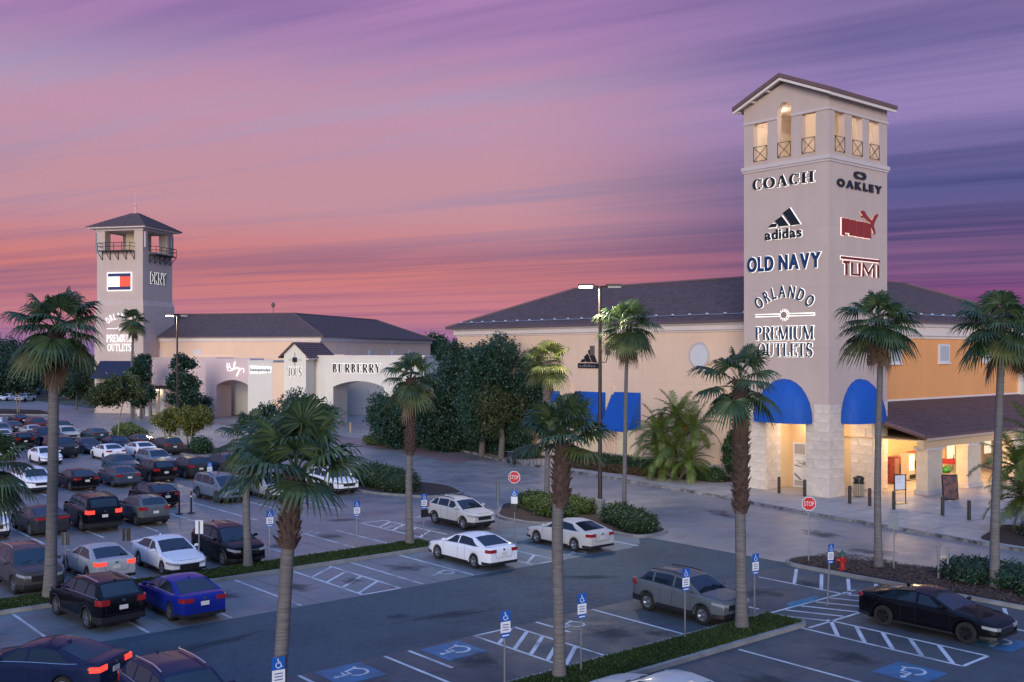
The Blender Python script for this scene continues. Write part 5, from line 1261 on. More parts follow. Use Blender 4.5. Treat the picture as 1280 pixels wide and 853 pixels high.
def date_palm(X, Y, stems, label, fruit=True, size=1., z0=.13):
    root = empty('date_palm', (X, Y, z0), label=label, cat='palm tree'); rng = random.Random(int(X * 7))
    for (sx, sy, h) in stems:
        mb = MB(); mb.tube([(sx * .25, sy * .25, 0), (sx * .7, sy * .7, h * .5), (sx, sy, h)], [.12, .10, .09], 8); mb.build('trunk', M_BARK, root)
        nf = 24; els = list(PIN)
        for i in range(nf):
            t = i / (nf - 1); e_ = els[min(5, int(t * 6))]; o = link('frond', PIN[e_][i % 2], root, (sx, sy, h + .1)); sc = size * rng.uniform(.75, 1.1); o.scale = (sc,) * 3
            o.rotation_euler = (rng.uniform(-.3, .3), 0, i * 2.39996 + rng.uniform(-.3, .3))
    if fruit:
        for (a, b, c) in ((-.5, -.6, 2.9), (-.2, -.9, 3.6), (-.7, .4, 1.4)):
            mb = MB()
            for k in range(40):
                q = Vector((a + rng.gauss(0, .16), b + rng.gauss(0, .16), c + rng.gauss(0, .18))); r = .045
                mb.add([q + Vector((r, 0, 0)), q + Vector((-r, r, 0)), q + Vector((-r, -r, 0)), q + Vector((0, 0, r)), q - Vector((0, 0, r * 1.4))], [(0, 1, 3), (1, 2, 3), (2, 0, 3), (0, 4, 1), (1, 4, 2), (2, 4, 0)])
            mb.build('fruit_cluster', mat('orange_fruit', (.45, .10, .02), .5), root, kind='stuff')
date_palm(57.9, 50.0, [(0, 0, 4.4), (-.8, 1.0, 3.4), (.2, -1.5, 3.6), (-.9, -.5, 2.2), (.2, 1.9, 2.3), (-.6, -1.7, 1.3), (-.8, .6, 1.0)], 'bushy feathery palm with orange fruit against the peach front', size=.98)
date_palm(54.9, 23.0, [(0, 0, 4.4), (-.6, .9, 3.2), (.5, -1.0, 3.8), (-.5, -.3, 1.9), (.3, .9, 1.5)], 'feathery palm clump in front of the lit porch', fruit=False, size=1.1)
# leafy crowns --------------------------------------------------------
def leaf_cloud(blobs, n, size, seed, flat=.5, shell=.55, droop=0.):
    """n leaf quads spread through ellipsoids (x,y,z,rx,ry,rz), denser towards the outside, in small sprays"""
    rng = np.random.default_rng(seed); B = np.array(blobs, float); vol = (B[:, 3] * B[:, 4] * B[:, 5]) ** (2 / 3); pr = vol / vol.sum()
    ns = n // 6; ib = rng.choice(len(B), ns, p=pr); d = rng.normal(size=(ns, 3)); d /= np.linalg.norm(d, axis=1)[:, None]
    r = shell + (1 - shell) * rng.random(ns) ** .6; r *= 1 + rng.normal(0, .07, ns)
    C = B[ib, :3] + d * r[:, None] * B[ib, 3:6]
    C = np.repeat(C, 6, 0) + rng.normal(0, size * 1.3, (ns * 6, 3)); m = len(C)
    nrm = np.repeat(d, 6, 0) * .6 + rng.normal(0, .7, (m, 3)) + np.array([0, 0, .35]); nrm /= np.linalg.norm(nrm, axis=1)[:, None]
    t = rng.normal(size=(m, 3)); t -= nrm * (t * nrm).sum(1)[:, None]; t /= np.linalg.norm(t, axis=1)[:, None]; b = np.cross(nrm, t)
    l = size * rng.uniform(.7, 1.35, m)[:, None]; w = l * flat
    V = np.stack([C - t * l, C + b * w, C + t * l, C - b * w], 1).reshape(-1, 3); return V
def tree(name, X, Y, blobs, n, size, trunk, m, label, bark=M_BARK, flat=.5, seed=1, cat='tree', limbs=True, shell=.5, z0=0., group=None):
    root = empty(name, (X, Y, z0), label=label, cat=cat, group=group)
    mb = MB()
    for (pts, rads) in trunk: mb.tube(pts, rads, 9)
    if limbs and trunk:
        top = Vector(trunk[0][0][-1]); rr = trunk[0][1][-1]
        for bl in blobs[:14]:
            c = Vector(bl[:3]); st = top * .85; mid = st.lerp(c, .5) + Vector((0, 0, .2)); mb.tube([st, mid, c], [rr * .7, rr * .45, rr * .15], 6)
    if mb.v: mb.build('trunk', bark, root, smooth=60)
    link('crown', quads_mesh('crown', leaf_cloud(blobs, n, size, seed, flat, shell), np.arange((n // 6) * 6 * 4).reshape(-1, 4), m), root, kind='stuff')
    return root
def blobs_round(cx, cy, cz, R, rz, n, seed, br=(.3, .5), cone=0.):
    rng = random.Random(seed); out = []
    for _ in range(n):
        a = rng.uniform(0, 6.28); u = rng.uniform(-1, 1); k = rng.uniform(.35, .95); s = math.sqrt(1 - u * u)
        sc = 1 - cone * (u * .5 + .5); b = R * rng.uniform(*br) * (sc * .6 + .4)
        out.append((cx + R * k * s * math.cos(a) * sc, cy + R * k * s * math.sin(a) * sc, cz + rz * k * u, b, b, b * .85))
    return out
def place_blobs(pxs, d, rel, X, Y):
    """helper: blobs given as (px,py,radius_m, depth offset) seen at depth d -> local blobs"""
    out = []
    for px, py, r, dd in pxs:
        q = d + dd; x, y = CF((px - 640) * q / FPX, q); out.append((x - X, y - Y, ZZ(py, q), r, r, r * .9))
    return out
# the dense dark grove left of the peach front
rngb = random.Random(5)
def grove(label, px0, px1, py_top, py_bot, d, n, seed, trunkpx, leaf=26000, base_py=None, m=LM_OAK, spread=2.2):
    X, Y = CF((trunkpx - 640) * d / FPX, d); rng = random.Random(seed); out = []
    k = d / FPX; Rm = (px1 - px0) / 2 * k
    for _ in range(n):
        t = rng.uniform(-1, 1); s = math.sqrt(max(0, 1 - t * t)); u = rng.uniform(-1, 1)
        px = (px0 + px1) / 2 + t * (px1 - px0) / 2 * .86; cy = (py_top + py_bot) / 2; py = cy + u * (py_bot - py_top) / 2 * .80 * (s * .75 + .25)
        out.append((px, py, rng.uniform(.85, 1.6), rng.uniform(-spread, spread) * (s + .2)))
    bl = place_blobs(out, d, 1, X, Y); h = ZZ((py_top + py_bot) / 2, d)
    return tree('oak_tree', X, Y, bl, leaf, .135, [([(0, 0, 0), (.15, 0, h * .45), (.1, .1, h * .8)], [.3, .24, .18])], m, label, seed=seed, flat=.42)
grove('broad dark evergreen oak beside the peach wall behind the motorcycle', 575, 690, 416, 574, 92.5, 66, 11, 602, 64000)
grove('dense dark evergreen oak between the arched passage and its taller neighbour', 516, 626, 422, 582, 98, 62, 12, 566, 60000)
grove('low dark leafy tree beside the arched passage', 466, 566, 470, 578, 102, 42, 13, 520, 38000, m=LM_OAK)
grove('yellow-green young oak under the dark grove by the peach wall', 606, 646, 482, 545, 89.5, 8, 14, 626, 4200, m=LM_OLV, spread=.8)
# magnolias by the pink side front
for (px, d, top, bot, lab, sd) in ((176, 146, 433, 505, 'narrow dark magnolia beside the balcony tower', 21), (228, 139, 436, 518, 'narrow dark magnolia in front of the pink side front', 22)):
    X, Y = LC(px, d); k = d / FPX; h = (bot - top) * k; z0 = ZZ(bot, d)
    bl = blobs_round(0, 0, z0 + h * .5, 2.6, h * .52, 22, sd, (.28, .42), cone=.62)
    tree('magnolia_tree', X, Y, bl, 15000, .19, [([(0, 0, 0), (0, 0, z0 + h * .6)], [.2, .1])], LM_MAG, lab, seed=sd, flat=.5)
# small yellowing trees on the lot islands
def small_tree(px, py, top, r_px, label, m, sd, n=5200, multi=3, leaf=.12):
    X, Y = G(px, py); d = X * SY + Y * CY; k = d / FPX; h = ZZ(top, d); R = r_px * k; cz = h * .68
    bl = blobs_round(0, 0, cz, R, h * .30, 12, sd, (.34, .5)); rng = random.Random(sd); tr_ = []
    for i in range(multi):
        a = i * 6.28 / multi + .4; tr_.append(([(math.cos(a) * .12, math.sin(a) * .12, 0), (math.cos(a) * .35, math.sin(a) * .35, cz * .5), (math.cos(a) * R * .45, math.sin(a) * R * .45, cz)], [.09, .07, .03]))
    return tree('small_tree', X, Y, bl, n, leaf, tr_, m, label, M_BARKP, seed=sd, limbs=False, shell=.3, z0=.12)
small_tree(210, 560, 508, 21, 'small yellow-leaved tree on the lot island by the lamp post', LM_YEL, 31)
small_tree(238, 564, 508, 23, 'small yellow-leaved multi-stem tree beside the grey boulder', LM_YEL, 32)
small_tree(146, 553, 468, 30, 'round olive-green tree on the island in front of the pergola', LM_OLV, 33, n=9000, multi=1, leaf=.14)
small_tree(23, 517, 448, 42, 'spreading dark tree at the corner of the far lot', LM_OAK, 34, n=14000, multi=2, leaf=.2)
small_tree(118, 512, 474, 24, 'bushy olive tree left of the tower awning', LM_OLV, 35, n=7000, multi=2, leaf=.18)
# dark trees and skyline beyond the far lot
for i, (px, d, top, r, lab) in enumerate(((-14, 205, 428, 46, 'dark tree mass at the edge of the far lot'), (40, 215, 440, 44, 'dark round tree behind the far lot cars'), (86, 205, 446, 34, 'dark low tree left of the balcony tower'), (112, 235, 444, 26, 'dark tree touching the balcony tower'),
                                          (548, 210, 414, 20, 'dark round tree on the skyline between the two roofs'), (572, 190, 420, 20, 'dark tree on the skyline touching the peach building'), (534, 250, 424, 18, 'low dark tree on the skyline behind the hall roof'))):
    X, Y = LC(px, d); k = d / FPX; h = ZZ(top, d); R = r * k
    tree('dark_tree', X, Y, blobs_round(0, 0, h * .55, R, h * .42, 16, 50 + i, (.35, .55)), 14000, .28, [([(0, 0, 0), (0, 0, h * .5)], [.35, .2])], LM_OAK, lab, seed=50 + i)
# hedges --------------------------------------------------------------
def hedge(poly_pts, h, n, label, m=LM_HEDGE, seed=1, size=.07, z0=.13, name='hedge', round_=True, cat='hedge'):
    """clipped hedge along a path of (x,y,radius): soft core plus leaves"""
    cx = sum(p[0] for p in poly_pts) / len(poly_pts); cy = sum(p[1] for p in poly_pts) / len(poly_pts)
    root = empty(name, (cx, cy, z0), label=label, cat=cat); bl = []; mb = MB(); rng = random.Random(seed)
    for x, y, r in poly_pts:
        hh = h * rng.uniform(.92, 1.06); bl.append((x - cx, y - cy, hh * .42, r, r, hh * .58))
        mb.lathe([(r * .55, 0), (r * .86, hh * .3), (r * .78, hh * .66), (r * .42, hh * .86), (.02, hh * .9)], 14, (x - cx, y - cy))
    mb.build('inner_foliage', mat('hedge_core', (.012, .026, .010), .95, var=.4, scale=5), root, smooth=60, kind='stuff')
    V = leaf_cloud(bl, n, size, seed, .55, .86); V[:, 2] = np.maximum(V[:, 2], .0)
    link('foliage', quads_mesh('foliage', V, np.arange(len(V)).reshape(-1, 4), m), root, kind='stuff'); return root
def path(a, b, n, r, jit=.12, seed=0):
    rng = random.Random(seed); return [(a[0] + (b[0] - a[0]) * i / (n - 1) + rng.uniform(-jit, jit), a[1] + (b[1] - a[1]) * i / (n - 1) + rng.uniform(-jit, jit), r * rng.uniform(.9, 1.1)) for i in range(n)]
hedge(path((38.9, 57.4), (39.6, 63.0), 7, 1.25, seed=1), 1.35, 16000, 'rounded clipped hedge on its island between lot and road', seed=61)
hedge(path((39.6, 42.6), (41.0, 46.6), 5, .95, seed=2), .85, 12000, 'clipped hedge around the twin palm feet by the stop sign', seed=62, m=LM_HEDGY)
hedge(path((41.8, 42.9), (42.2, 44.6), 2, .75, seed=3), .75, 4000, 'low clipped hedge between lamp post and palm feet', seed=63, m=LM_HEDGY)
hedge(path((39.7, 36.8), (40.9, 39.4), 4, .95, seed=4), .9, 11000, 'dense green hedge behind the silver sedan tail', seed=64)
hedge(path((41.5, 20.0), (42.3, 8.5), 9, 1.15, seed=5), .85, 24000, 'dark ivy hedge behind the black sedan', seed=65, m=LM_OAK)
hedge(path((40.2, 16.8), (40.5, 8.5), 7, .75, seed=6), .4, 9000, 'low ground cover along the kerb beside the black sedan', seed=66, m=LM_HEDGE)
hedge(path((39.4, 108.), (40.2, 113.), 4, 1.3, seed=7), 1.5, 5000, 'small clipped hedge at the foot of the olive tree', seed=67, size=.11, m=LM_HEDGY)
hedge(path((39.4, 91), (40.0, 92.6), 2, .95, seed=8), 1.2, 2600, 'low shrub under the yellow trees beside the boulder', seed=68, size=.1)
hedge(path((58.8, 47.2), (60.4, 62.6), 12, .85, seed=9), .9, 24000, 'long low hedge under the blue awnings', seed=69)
hedge(path((57.6, 51.5), (57.4, 59.5), 8, .6, seed=10), .45, 9000, 'low red-tinged ground cover along the shop kerb', seed=70, m=leafmat('red_cover', (.10, .035, .02), (.10, .09, .03), 1., .2, .1))
hedge(path((59.6, 68.5), (60.4, 80.5), 9, .9, seed=11), .85, 17000, 'dark low planting at the foot of the grove', seed=71, m=LM_OAK, size=.09)
hedge(path(G(468, 556), G(492, 558), 3, 1.0, seed=12), 1.0, 5000, 'bright clipped hedge at the kerb of the passage entrance', seed=72, m=LM_HEDGY, size=.09)
hedge(path((51.6, 14), (53.6, 22.2), 6, 1.3, seed=13), 1.0, 12000, 'dark shrub bed at the kerb before the porch', seed=73, m=LM_OAK)
# upright cypress-like shrubs by the tower foot
for (X, Y, h, r, sd, lab) in ((59.6, 45.6, 4.2, .75, 81, 'dark upright shrub at the left foot of the tower'), (60.4, 46.9, 3.4, .65, 82, 'shorter upright shrub beside the tall one at the tower foot')):
    tree('upright_shrub', X, Y, blobs_round(0, 0, h * .52, r, h * .5, 14, sd, (.5, .75), cone=.5), 8000, .08, [([(0, 0, 0), (0, 0, h * .5)], [.08, .05])], LM_HEDGE, lab, seed=sd, cat='shrub', limbs=False, z0=.13)
# bushes by the gabled bay and the pink front
for (px, py, top, rp, lab, sd, m) in ((250, 524, 495, 14, 'round dark bush against the pink shop front', 91, LM_MAG), (402, 545, 507, 17, 'leafy bush in front of the gabled bay', 92, LM_MAG), (365, 546, 484, 26, 'open dark shrub tree half hiding the gabled bay', 93, LM_MAG), (335, 540, 505, 18, 'low dark bush before the white shop front', 94, LM_MAG)):
    X, Y = G(px, py); d = X * SY + Y * CY; k = d / FPX; h = ZZ(top, d); R = rp * k
    tree('bush', X, Y, blobs_round(0, 0, h * .5, R, h * .45, 12, sd, (.4, .6)), 5200, .15, [([(0, 0, 0), (0, 0, h * .5)], [.1, .05])], m, lab, seed=sd, cat='bush')
# ================================================================ cars
def paint():
    m = bpy.data.materials.new('car_paint'); m.use_nodes = True; nt = m.node_tree; b = nt.nodes['Principled BSDF']
    oi = nt.nodes.new('ShaderNodeObjectInfo'); nt.links.new(oi.outputs['Color'], b.inputs['Base Color'])
    b.inputs['Metallic'].default_value = .0; b.inputs['Roughness'].default_value = .34; b.inputs['Specular IOR Level'].default_value = .06; b.inputs['Coat Weight'].default_value = .35; b.inputs['Coat Roughness'].default_value = .03
    return m
M_PAINT = paint()
M_CGL = mat('car_glass', (.010, .018, .030), .03, spec=.6)
M_TYRE = mat('tyre_rubber', (.012, .012, .012), .85)
M_RIM = mat('alloy_rim', (.42, .43, .45), .3, metal=.9)
M_RIMD = mat('dark_rim', (.03, .03, .032), .35, metal=.6)
M_TRIM = mat('black_trim', (.014, .014, .015), .5)
M_CHR = mat('chrome', (.65, .65, .66), .15, metal=1.)
M_HL = mat('headlight_lens', (.30, .32, .35), .08, spec=.8, coat=1.)
M_TL = mat('taillight_lens', (.28, .012, .012), .12, spec=.7, coat=1.)
M_TLON = mat('taillight_lit', (.6, .02, .02), .2, emit=(1, .05, .03), estr=1.7)
M_HLON = mat('headlight_lit', (1, 1, 1), .2, emit=(1, .93, .8), estr=3.5)
M_PLATE = mat('number_plate', (.62, .60, .56), .5)
SPEC = dict(
 sedan=dict(L=4.85, W=1.84, WB=2.80, R=.335, fo=.93, top=[(2.42, .60), (2.34, .70), (1.95, .80), (1.05, .95), (-1.3, .99), (-1.75, 1.04), (-2.36, 1.02), (-2.42, .93)], roof=[(1.20, .93), (.25, 1.385), (-.35, 1.45), (-1.0, 1.39), (-1.98, 1.04)], xb=-.12),
 coupe=dict(L=5.05, W=1.91, WB=3.05, R=.365, fo=.98, top=[(2.52, .58), (2.45, .72), (2.1, .84), (.95, 1.0), (-1.5, 1.03), (-2.0, 1.10), (-2.46, 1.09), (-2.52, .95)], roof=[(1.10, .98), (.15, 1.40), (-.45, 1.47), (-1.1, 1.39), (-2.15, 1.10)], xb=-.25),
 suv=dict(L=4.72, W=1.88, WB=2.74, R=.37, fo=.95, top=[(2.36, .78), (2.28, .92), (1.85, 1.01), (1.0, 1.10), (-1.9, 1.16), (-2.30, 1.16), (-2.36, 1.05)], roof=[(1.22, 1.07), (.40, 1.60), (-.4, 1.69), (-1.70, 1.64), (-2.27, 1.14)], xb=-.10),
 bigsuv=dict(L=5.3, W=2.02, WB=3.11, R=.40, fo=.98, top=[(2.65, .92), (2.58, 1.08), (2.15, 1.17), (1.35, 1.23), (-2.3, 1.26), (-2.6, 1.26), (-2.65, 1.1)], roof=[(1.48, 1.20), (.72, 1.82), (-.4, 1.93), (-2.2, 1.90), (-2.58, 1.26)], xb=-.05),
 smallsuv=dict(L=4.37, W=1.81, WB=2.67, R=.35, fo=.86, top=[(2.18, .76), (2.10, .90), (1.7, .99), (.95, 1.07), (-1.7, 1.16), (-2.12, 1.14), (-2.18, 1.02)], roof=[(1.18, 1.05), (.35, 1.52), (-.35, 1.61), (-1.45, 1.56), (-2.05, 1.15)], xb=-.10),
 van=dict(L=5.1, W=1.97, WB=3.0, R=.36, fo=1.0, top=[(2.55, .72), (2.46, .86), (2.1, .96), (1.6, 1.06), (-2.2, 1.12), (-2.5, 1.12), (-2.55, 1.0)], roof=[(1.80, 1.04), (.65, 1.64), (-.3, 1.75), (-2.05, 1.69), (-2.48, 1.12)], xb=.25),
 pickup=dict(L=5.8, W=2.02, WB=3.6, R=.41, fo=.95, top=[(2.9, .95), (2.82, 1.12), (2.35, 1.20), (1.55, 1.25), (-.8, 1.26), (-2.85, 1.26), (-2.9, 1.15)], roof=[(1.62, 1.22), (.92, 1.82), (.2, 1.92), (-.55, 1.88), (-.92, 1.27)], xb=.25),
)
def smooth_interp(pts, xs, k=.10):
    P = sorted(pts); px = [p[0] for p in P]; pz = [p[1] for p in P]
    acc = np.zeros(len(xs)); 
    for o, w in ((-1, .25), (0, .5), (1, .25)): acc += w * np.interp(np.array(xs) + o * k, px, pz)
    return acc
def car_parts(kind):
    S = SPEC[kind]; L_, W_, R = S['L'], S['W'], S['R']; hl_ = L_ / 2
    xf = hl_ - S['fo']; xr = xf - S['WB']; ra = R * 1.16; sill = .24 if kind in ('sedan', 'coupe', 'van') else .30
    def w(x):
        f = max(0, (x - (hl_ - .75)) / .75) if x > 0 else max(0, (-x - (hl_ - .75)) / .75)
        return W_ / 2 * (1 - (.22 if x > 0 else .15) * min(1, f) ** 2.6)
    xs = set(np.linspace(-hl_, hl_, 25).round(3))
    for c in (xf, xr):
        for a in np.linspace(0, 180, 13): xs.add(round(c + ra * math.cos(rad(a)), 3))
        xs.add(round(c + ra + .012, 3)); xs.add(round(c - ra - .012, 3))
    for q in (.02, .06, .14, .25): xs.add(round(hl_ - q, 3)); xs.add(round(-hl_ + q, 3))
    xs = sorted(xs); ts = smooth_interp(S['top'], xs, .05)
    def zlow(x):
        z = sill + .10 * max(0, (abs(x) - hl_ + .5) / .5) * .6
        for c in (xf, xr):
            if abs(x - c) < ra: z = max(z, R + math.sqrt(ra * ra - (x - c) ** 2) * 1.0 - .02)
        return z
    mb = MB(); rows = []; out = []
    for x, t in zip(xs, ts):
        ww = w(x); zl = zlow(x); t = max(t, zl + .12); cr = .035
        endf = max(0, (abs(x) - hl_ + .06) / .06)
        zl2 = zl + .07 * endf; t2 = t - .05 * endf
        zm = zl2 + (t2 - zl2) * .42; zk = zl2 + (t2 - zl2) * .78
        sec = [(ww * .45, zl2), (ww * .955, zl2), (ww * .99, zl2 + (t2 - zl2) * .12), (ww * 1.0, zm), (ww * .99, zk), (ww * .965, t2 - .035), (ww * .93, t2), (ww * .80, t2 + cr * .55), (ww * .4, t2 + cr * .95), (0, t2 + cr)]
        full = [(x, y, z) for y, z in sec] + [(x, -y, z) for y, z in sec[-2::-1]]
        rows.append(full)
    m = len(rows[0]); V = [p for r in rows for p in r]; F = []
    for i in range(len(rows) - 1):
        for j in range(m - 1): F.append((i * m + j, i * m + j + 1, (i + 1) * m + j + 1, (i + 1) * m + j))
    F.append(tuple(range(m))); F.append(tuple((len(rows) - 1) * m + j for j in range(m - 1, -1, -1)))
    mb.add(V, F)
    # ---- cabin
    RF = sorted(S['roof']); xa, xz = RF[0][0], RF[-1][0]
    cx = np.linspace(xa, xz, 30); cz = smooth_interp(RF, cx, .09); cz[0] = RF[0][1] - .02; cz[-1] = RF[-1][1] - .02
    zmax = max(cz)
    bt = smooth_interp(S['top'], cx, .05)
    inset_ = .20 if kind not in ('bigsuv', 'pickup', 'van') else .15
    def belt(x): return float(smooth_interp(S['top'], [x], .05)[0]) - .01
    def rz(x): return max(float(np.interp(x, cx, cz)), belt(x) + .004)
    def yb_(x): return w(x) * .925
    def fr(x): return min(1., max(0., (rz(x) - belt(x)) / (zmax - belt(x))))
    def side(x, h):
        """h 0 belt .. 1 cant rail"""
        f = fr(x); return Vector((x, yb_(x) - inset_ * f * (h ** 1.15), belt(x) + (rz(x) - .055 * f - belt(x)) * h))
    def topp(x, v):
        f = fr(x); yr = yb_(x) - inset_ * f; zr_ = belt(x) + (rz(x) - .055 * f - belt(x))
        return Vector((x, yr * v, zr_ + (rz(x) - zr_) * (1 - v * v)))
    V = []; F = []; hs = (0, .33, .66, 1.); vs_ = (.8, .5, .0, -.5, -.8)
    for x in cx:
        row = [side(x, h) for h in hs] + [topp(x, v) for v in vs_] + [Vector((q.x, -q.y, q.z)) for q in [side(x, h) for h in hs[::-1]]]
        V += [tuple(q) for q in row]; mm = len(row)
    for i in range(len(cx) - 1):
        for j in range(mm - 1): F.append((i * mm + j, i * mm + j + 1, (i + 1) * mm + j + 1, (i + 1) * mm + j))
    mb.add(V, F)
    out.append(('body', mb.mesh('body', M_PAINT, 38), None, None, True))
    # ---- glass panels standing 7 mm proud of the cabin
    def panel(fn, u0, u1, nu, nv, name, mirror=False, m_=M_CGL):
        V = []; F = []; P = [[fn(i / nu, j / nv) for j in range(nv + 1)] for i in range(nu + 1)]
        for i in range(nu + 1):
            for j in range(nv + 1):
                a = P[min(i + 1, nu)][j] - P[max(i - 1, 0)][j]; b = P[i][min(j + 1, nv)] - P[i][max(j - 1, 0)]; n = a.cross(b)
                n = n.normalized() if n.length > 1e-9 else Vector((0, 0, 1)); c = Vector((0, 0, .6))
                if n.dot(P[i][j] - c) < 0: n = -n
                q = P[i][j] + n * .009; V.append((q.x, -q.y if mirror else q.y, q.z))
        for i in range(nu):
            for j in range(nv): F.append((i * (nv + 1) + j, i * (nv + 1) + j + 1, (i + 1) * (nv + 1) + j + 1, (i + 1) * (nv + 1) + j))
        q = MB(); q.add(V, F); out.append((name, q.mesh(name, m_, 60), None, None, False))
    rr_ = sorted(S['roof'], reverse=True); ws0, ws1, mid, rrx, bl = [p[0] for p in rr_]
    X = lambda a, b, t: a + (b - a) * t
    panel(lambda u, v: topp(X(ws0 - .05, ws1 + .03, u), X(-.88, .88, v)), 0, 1, 6, 8, 'windscreen')
    panel(lambda u, v: topp(X(rrx - .05, bl + .08, u), X(-.84, .84, v)), 0, 1, 6, 8, 'rear_window')
    # side windows split at the pillars
    front_b, front_t = ws0 - .22, ws1 - .06; rear_b, rear_t = bl + (.30 if kind in ('sedan', 'coupe') else .22), rrx + .05
    cuts = [S['xb']]
    if kind in ('suv', 'bigsuv', 'smallsuv', 'van'): cuts.append(S['xb'] - (1.0 if kind != 'van' else 1.25))
    tops = [front_t] + cuts + [rear_t]; bots = [front_b] + [c + .02 for c in cuts] + [rear_b]
    for mir in (False, True):
        for k in range(len(cuts) + 1):
            g_ = .045
            def fn(u, v, k=k):
                h = X(.10, .90, v); a = X(bots[k], tops[k], h) - (g_ if k else 0); b = X(bots[k + 1], tops[k + 1], h) + (g_ if k < len(cuts) else 0); return side(X(a, b, u), h)
            panel(fn, 0, 1, 6, 3, 'side_window', mir)
    # ---- strips that wrap the corners
    def outline(x0, end, yin):
        pts = []; e_ = hl_ if end == 'f' else -hl_
        for t in np.linspace(0, 1, 7): x = X(x0, e_, t); pts.append((x, w(x)))
        for t in np.linspace(0.15, 1, 5): pts.append((e_, X(w(e_), yin, t)))
        return pts
    def wrap(name, x0, end, yin, z0, z1, m_, th=.016, mirror=(False, True), z0b=None, z1b=None):
        for mir in mirror:
            P = outline(x0, end, yin); n = len(P); q = MB(); A = []
            for i, (x, y) in enumerate(P):
                ax = Vector((x - 0, y)) ; t = (Vector(P[min(i + 1, n - 1)]) - Vector(P[max(i - 1, 0)])).normalized(); nn = Vector((-t.y, t.x)); nn = nn if nn.dot(Vector((x, y * 2))) > 0 else -nn
                o_ = Vector((x, y)) + nn * th; s_ = -1 if mir else 1; f = i / (n - 1)
                za = X(z0, z0b if z0b is not None else z0, f); zb = X(z1, z1b if z1b is not None else z1, f)
                i_ = Vector((x, y)) - nn * .03
                A += [(o_.x, o_.y * s_, za), (o_.x, o_.y * s_, zb), (i_.x, i_.y * s_, za), (i_.x, i_.y * s_, zb)]
            fs = []
            for i in range(n - 1):
                a = 4 * i; b = a + 4; fs += [(a, b, b + 1, a + 1), (a + 1, b + 1, b + 3, a + 3), (a, a + 2, b + 2, b)]
            fs += [(0, 1, 3, 2), (4 * n - 4, 4 * n - 2, 4 * n - 1, 4 * n - 3)]
            q.add(A, fs); out.append((name, q.mesh(name, m_, 50), None, None, False))
    def tz(x): return float(smooth_interp(S['top'], [x], .05)[0])
    zf = tz(hl_ - .12); zrr = tz(-hl_ + .12); tall = kind in ('suv', 'bigsuv', 'smallsuv', 'pickup', 'van')
    wrap('headlight', hl_ - .42, 'f', W_ * .25, zf - .10, zf - .01, M_HL, z0b=zf - .21, z1b=zf - .09)
    if kind in ('suv', 'van', 'smallsuv', 'bigsuv'): wrap('taillight', -hl_ + .30, 'r', W_ * .27, zrr - .22, zrr - .02, M_TL)
    elif kind == 'coupe': wrap('taillight', -hl_ + .18, 'r', .02, zrr - .17, zrr - .04, M_TL)
    else: wrap('taillight', -hl_ + .28, 'r', W_ * .24, zrr - .21, zrr - .06, M_TL)
    def fbox(name, end, y0, y1, z0, z1, m_, th=.02, parent=None):
        q = MB(); s_ = 1 if end == 'f' else -1; x = s_ * hl_; q.box(min(x - s_ * .03, x + s_ * th), max(x - s_ * .03, x + s_ * th), y0, y1, z0, z1); out.append((name, q.mesh(name, m_), None, None, False))
    fbox('grille', 'f', -W_ * .24, W_ * .24, zf - .33, zf - .12, M_TRIM)
    fbox('grille_bar', 'f', -W_ * .25, W_ * .25, zf - .14, zf - .11, M_CHR, .03)
    wrap('lower_bumper', hl_ - .5, 'f', 0, sill + .03, sill + (.17 if tall else .13), M_TRIM, .012)
    wrap('lower_bumper', -hl_ + .5, 'r', 0, sill + .03, sill + (.24 if tall else .15), M_TRIM, .012)
    fbox('number_plate', 'r', -.155, .155, zrr - (.36 if not tall else .42), zrr - (.21 if not tall else .27), M_PLATE)
    fbox('emblem', 'r', -.06, .06, zrr - .14, zrr - .06, M_CHR, .022)
    # sill trim
    for s_ in (1, -1):
        q = MB(); y = W_ / 2 * .985
        q.box(xr + ra + .02, xf - ra - .02, min(s_ * y, s_ * (y + .018)), max(s_ * y, s_ * (y + .018)), sill, sill + (.12 if tall else .06)); out.append(('sill_trim', q.mesh('sill_trim', M_TRIM), None, None, False))
        q = MB(); xm = S['roof'][0][0] - .38; zm_ = belt(xm) + .10; yy_ = yb_(xm)
        q.lathe([(.02, 0), (.09, .03), (.10, .12), (.07, .20), (.02, .22)], 10, axis='y'); vv = [(xm + a * .65, s_ * (yy_ + .05 + b), zm_ + c * .75) for a, b, c in q.v]; q.v = vv
        q.box(xm - .04, xm + .04, min(s_ * (yy_ - .05), s_ * (yy_ + .08)), max(s_ * (yy_ - .05), s_ * (yy_ + .08)), zm_ - .06, zm_ - .02); out.append(('mirror', q.mesh('mirror', M_PAINT, 40), None, None, True))
        for xh in (S['xb'] + .12, S['xb'] - .95):
            if kind in ('coupe',) and xh < -1.2: pass
            q = MB(); zz_ = belt(xh) - .12; yo = w(xh); q.box(xh - .10, xh + .10, min(s_ * (yo - .02), s_ * (yo + .025)), max(s_ * (yo - .02), s_ * (yo + .025)), zz_ - .014, zz_ + .014); out.append(('door_handle', q.mesh('door_handle', M_PAINT), None, None, True))
        # door gaps
        q = MB()
        for xd in (S['xb'], xf - ra - .10, xr + ra + .25):
            if kind == 'pickup' and xd < -.9: xd = -.75
            y = w(xd)
            prof_ = [(y * .99 + .002, sill + .10), (y * 1.0 + .003, sill + (belt(xd) - sill) * .45), (y * .99 + .004, sill + (belt(xd) - sill) * .8), (y * .965 + .004, belt(xd) - .03)]
            vv = []
            for yy2, z2 in prof_: vv += [(xd - .007, s_ * yy2, z2), (xd + .007, s_ * yy2, z2)]
            q.add(vv, [(0, 1, 3, 2), (2, 3, 5, 4), (4, 5, 7, 6)])
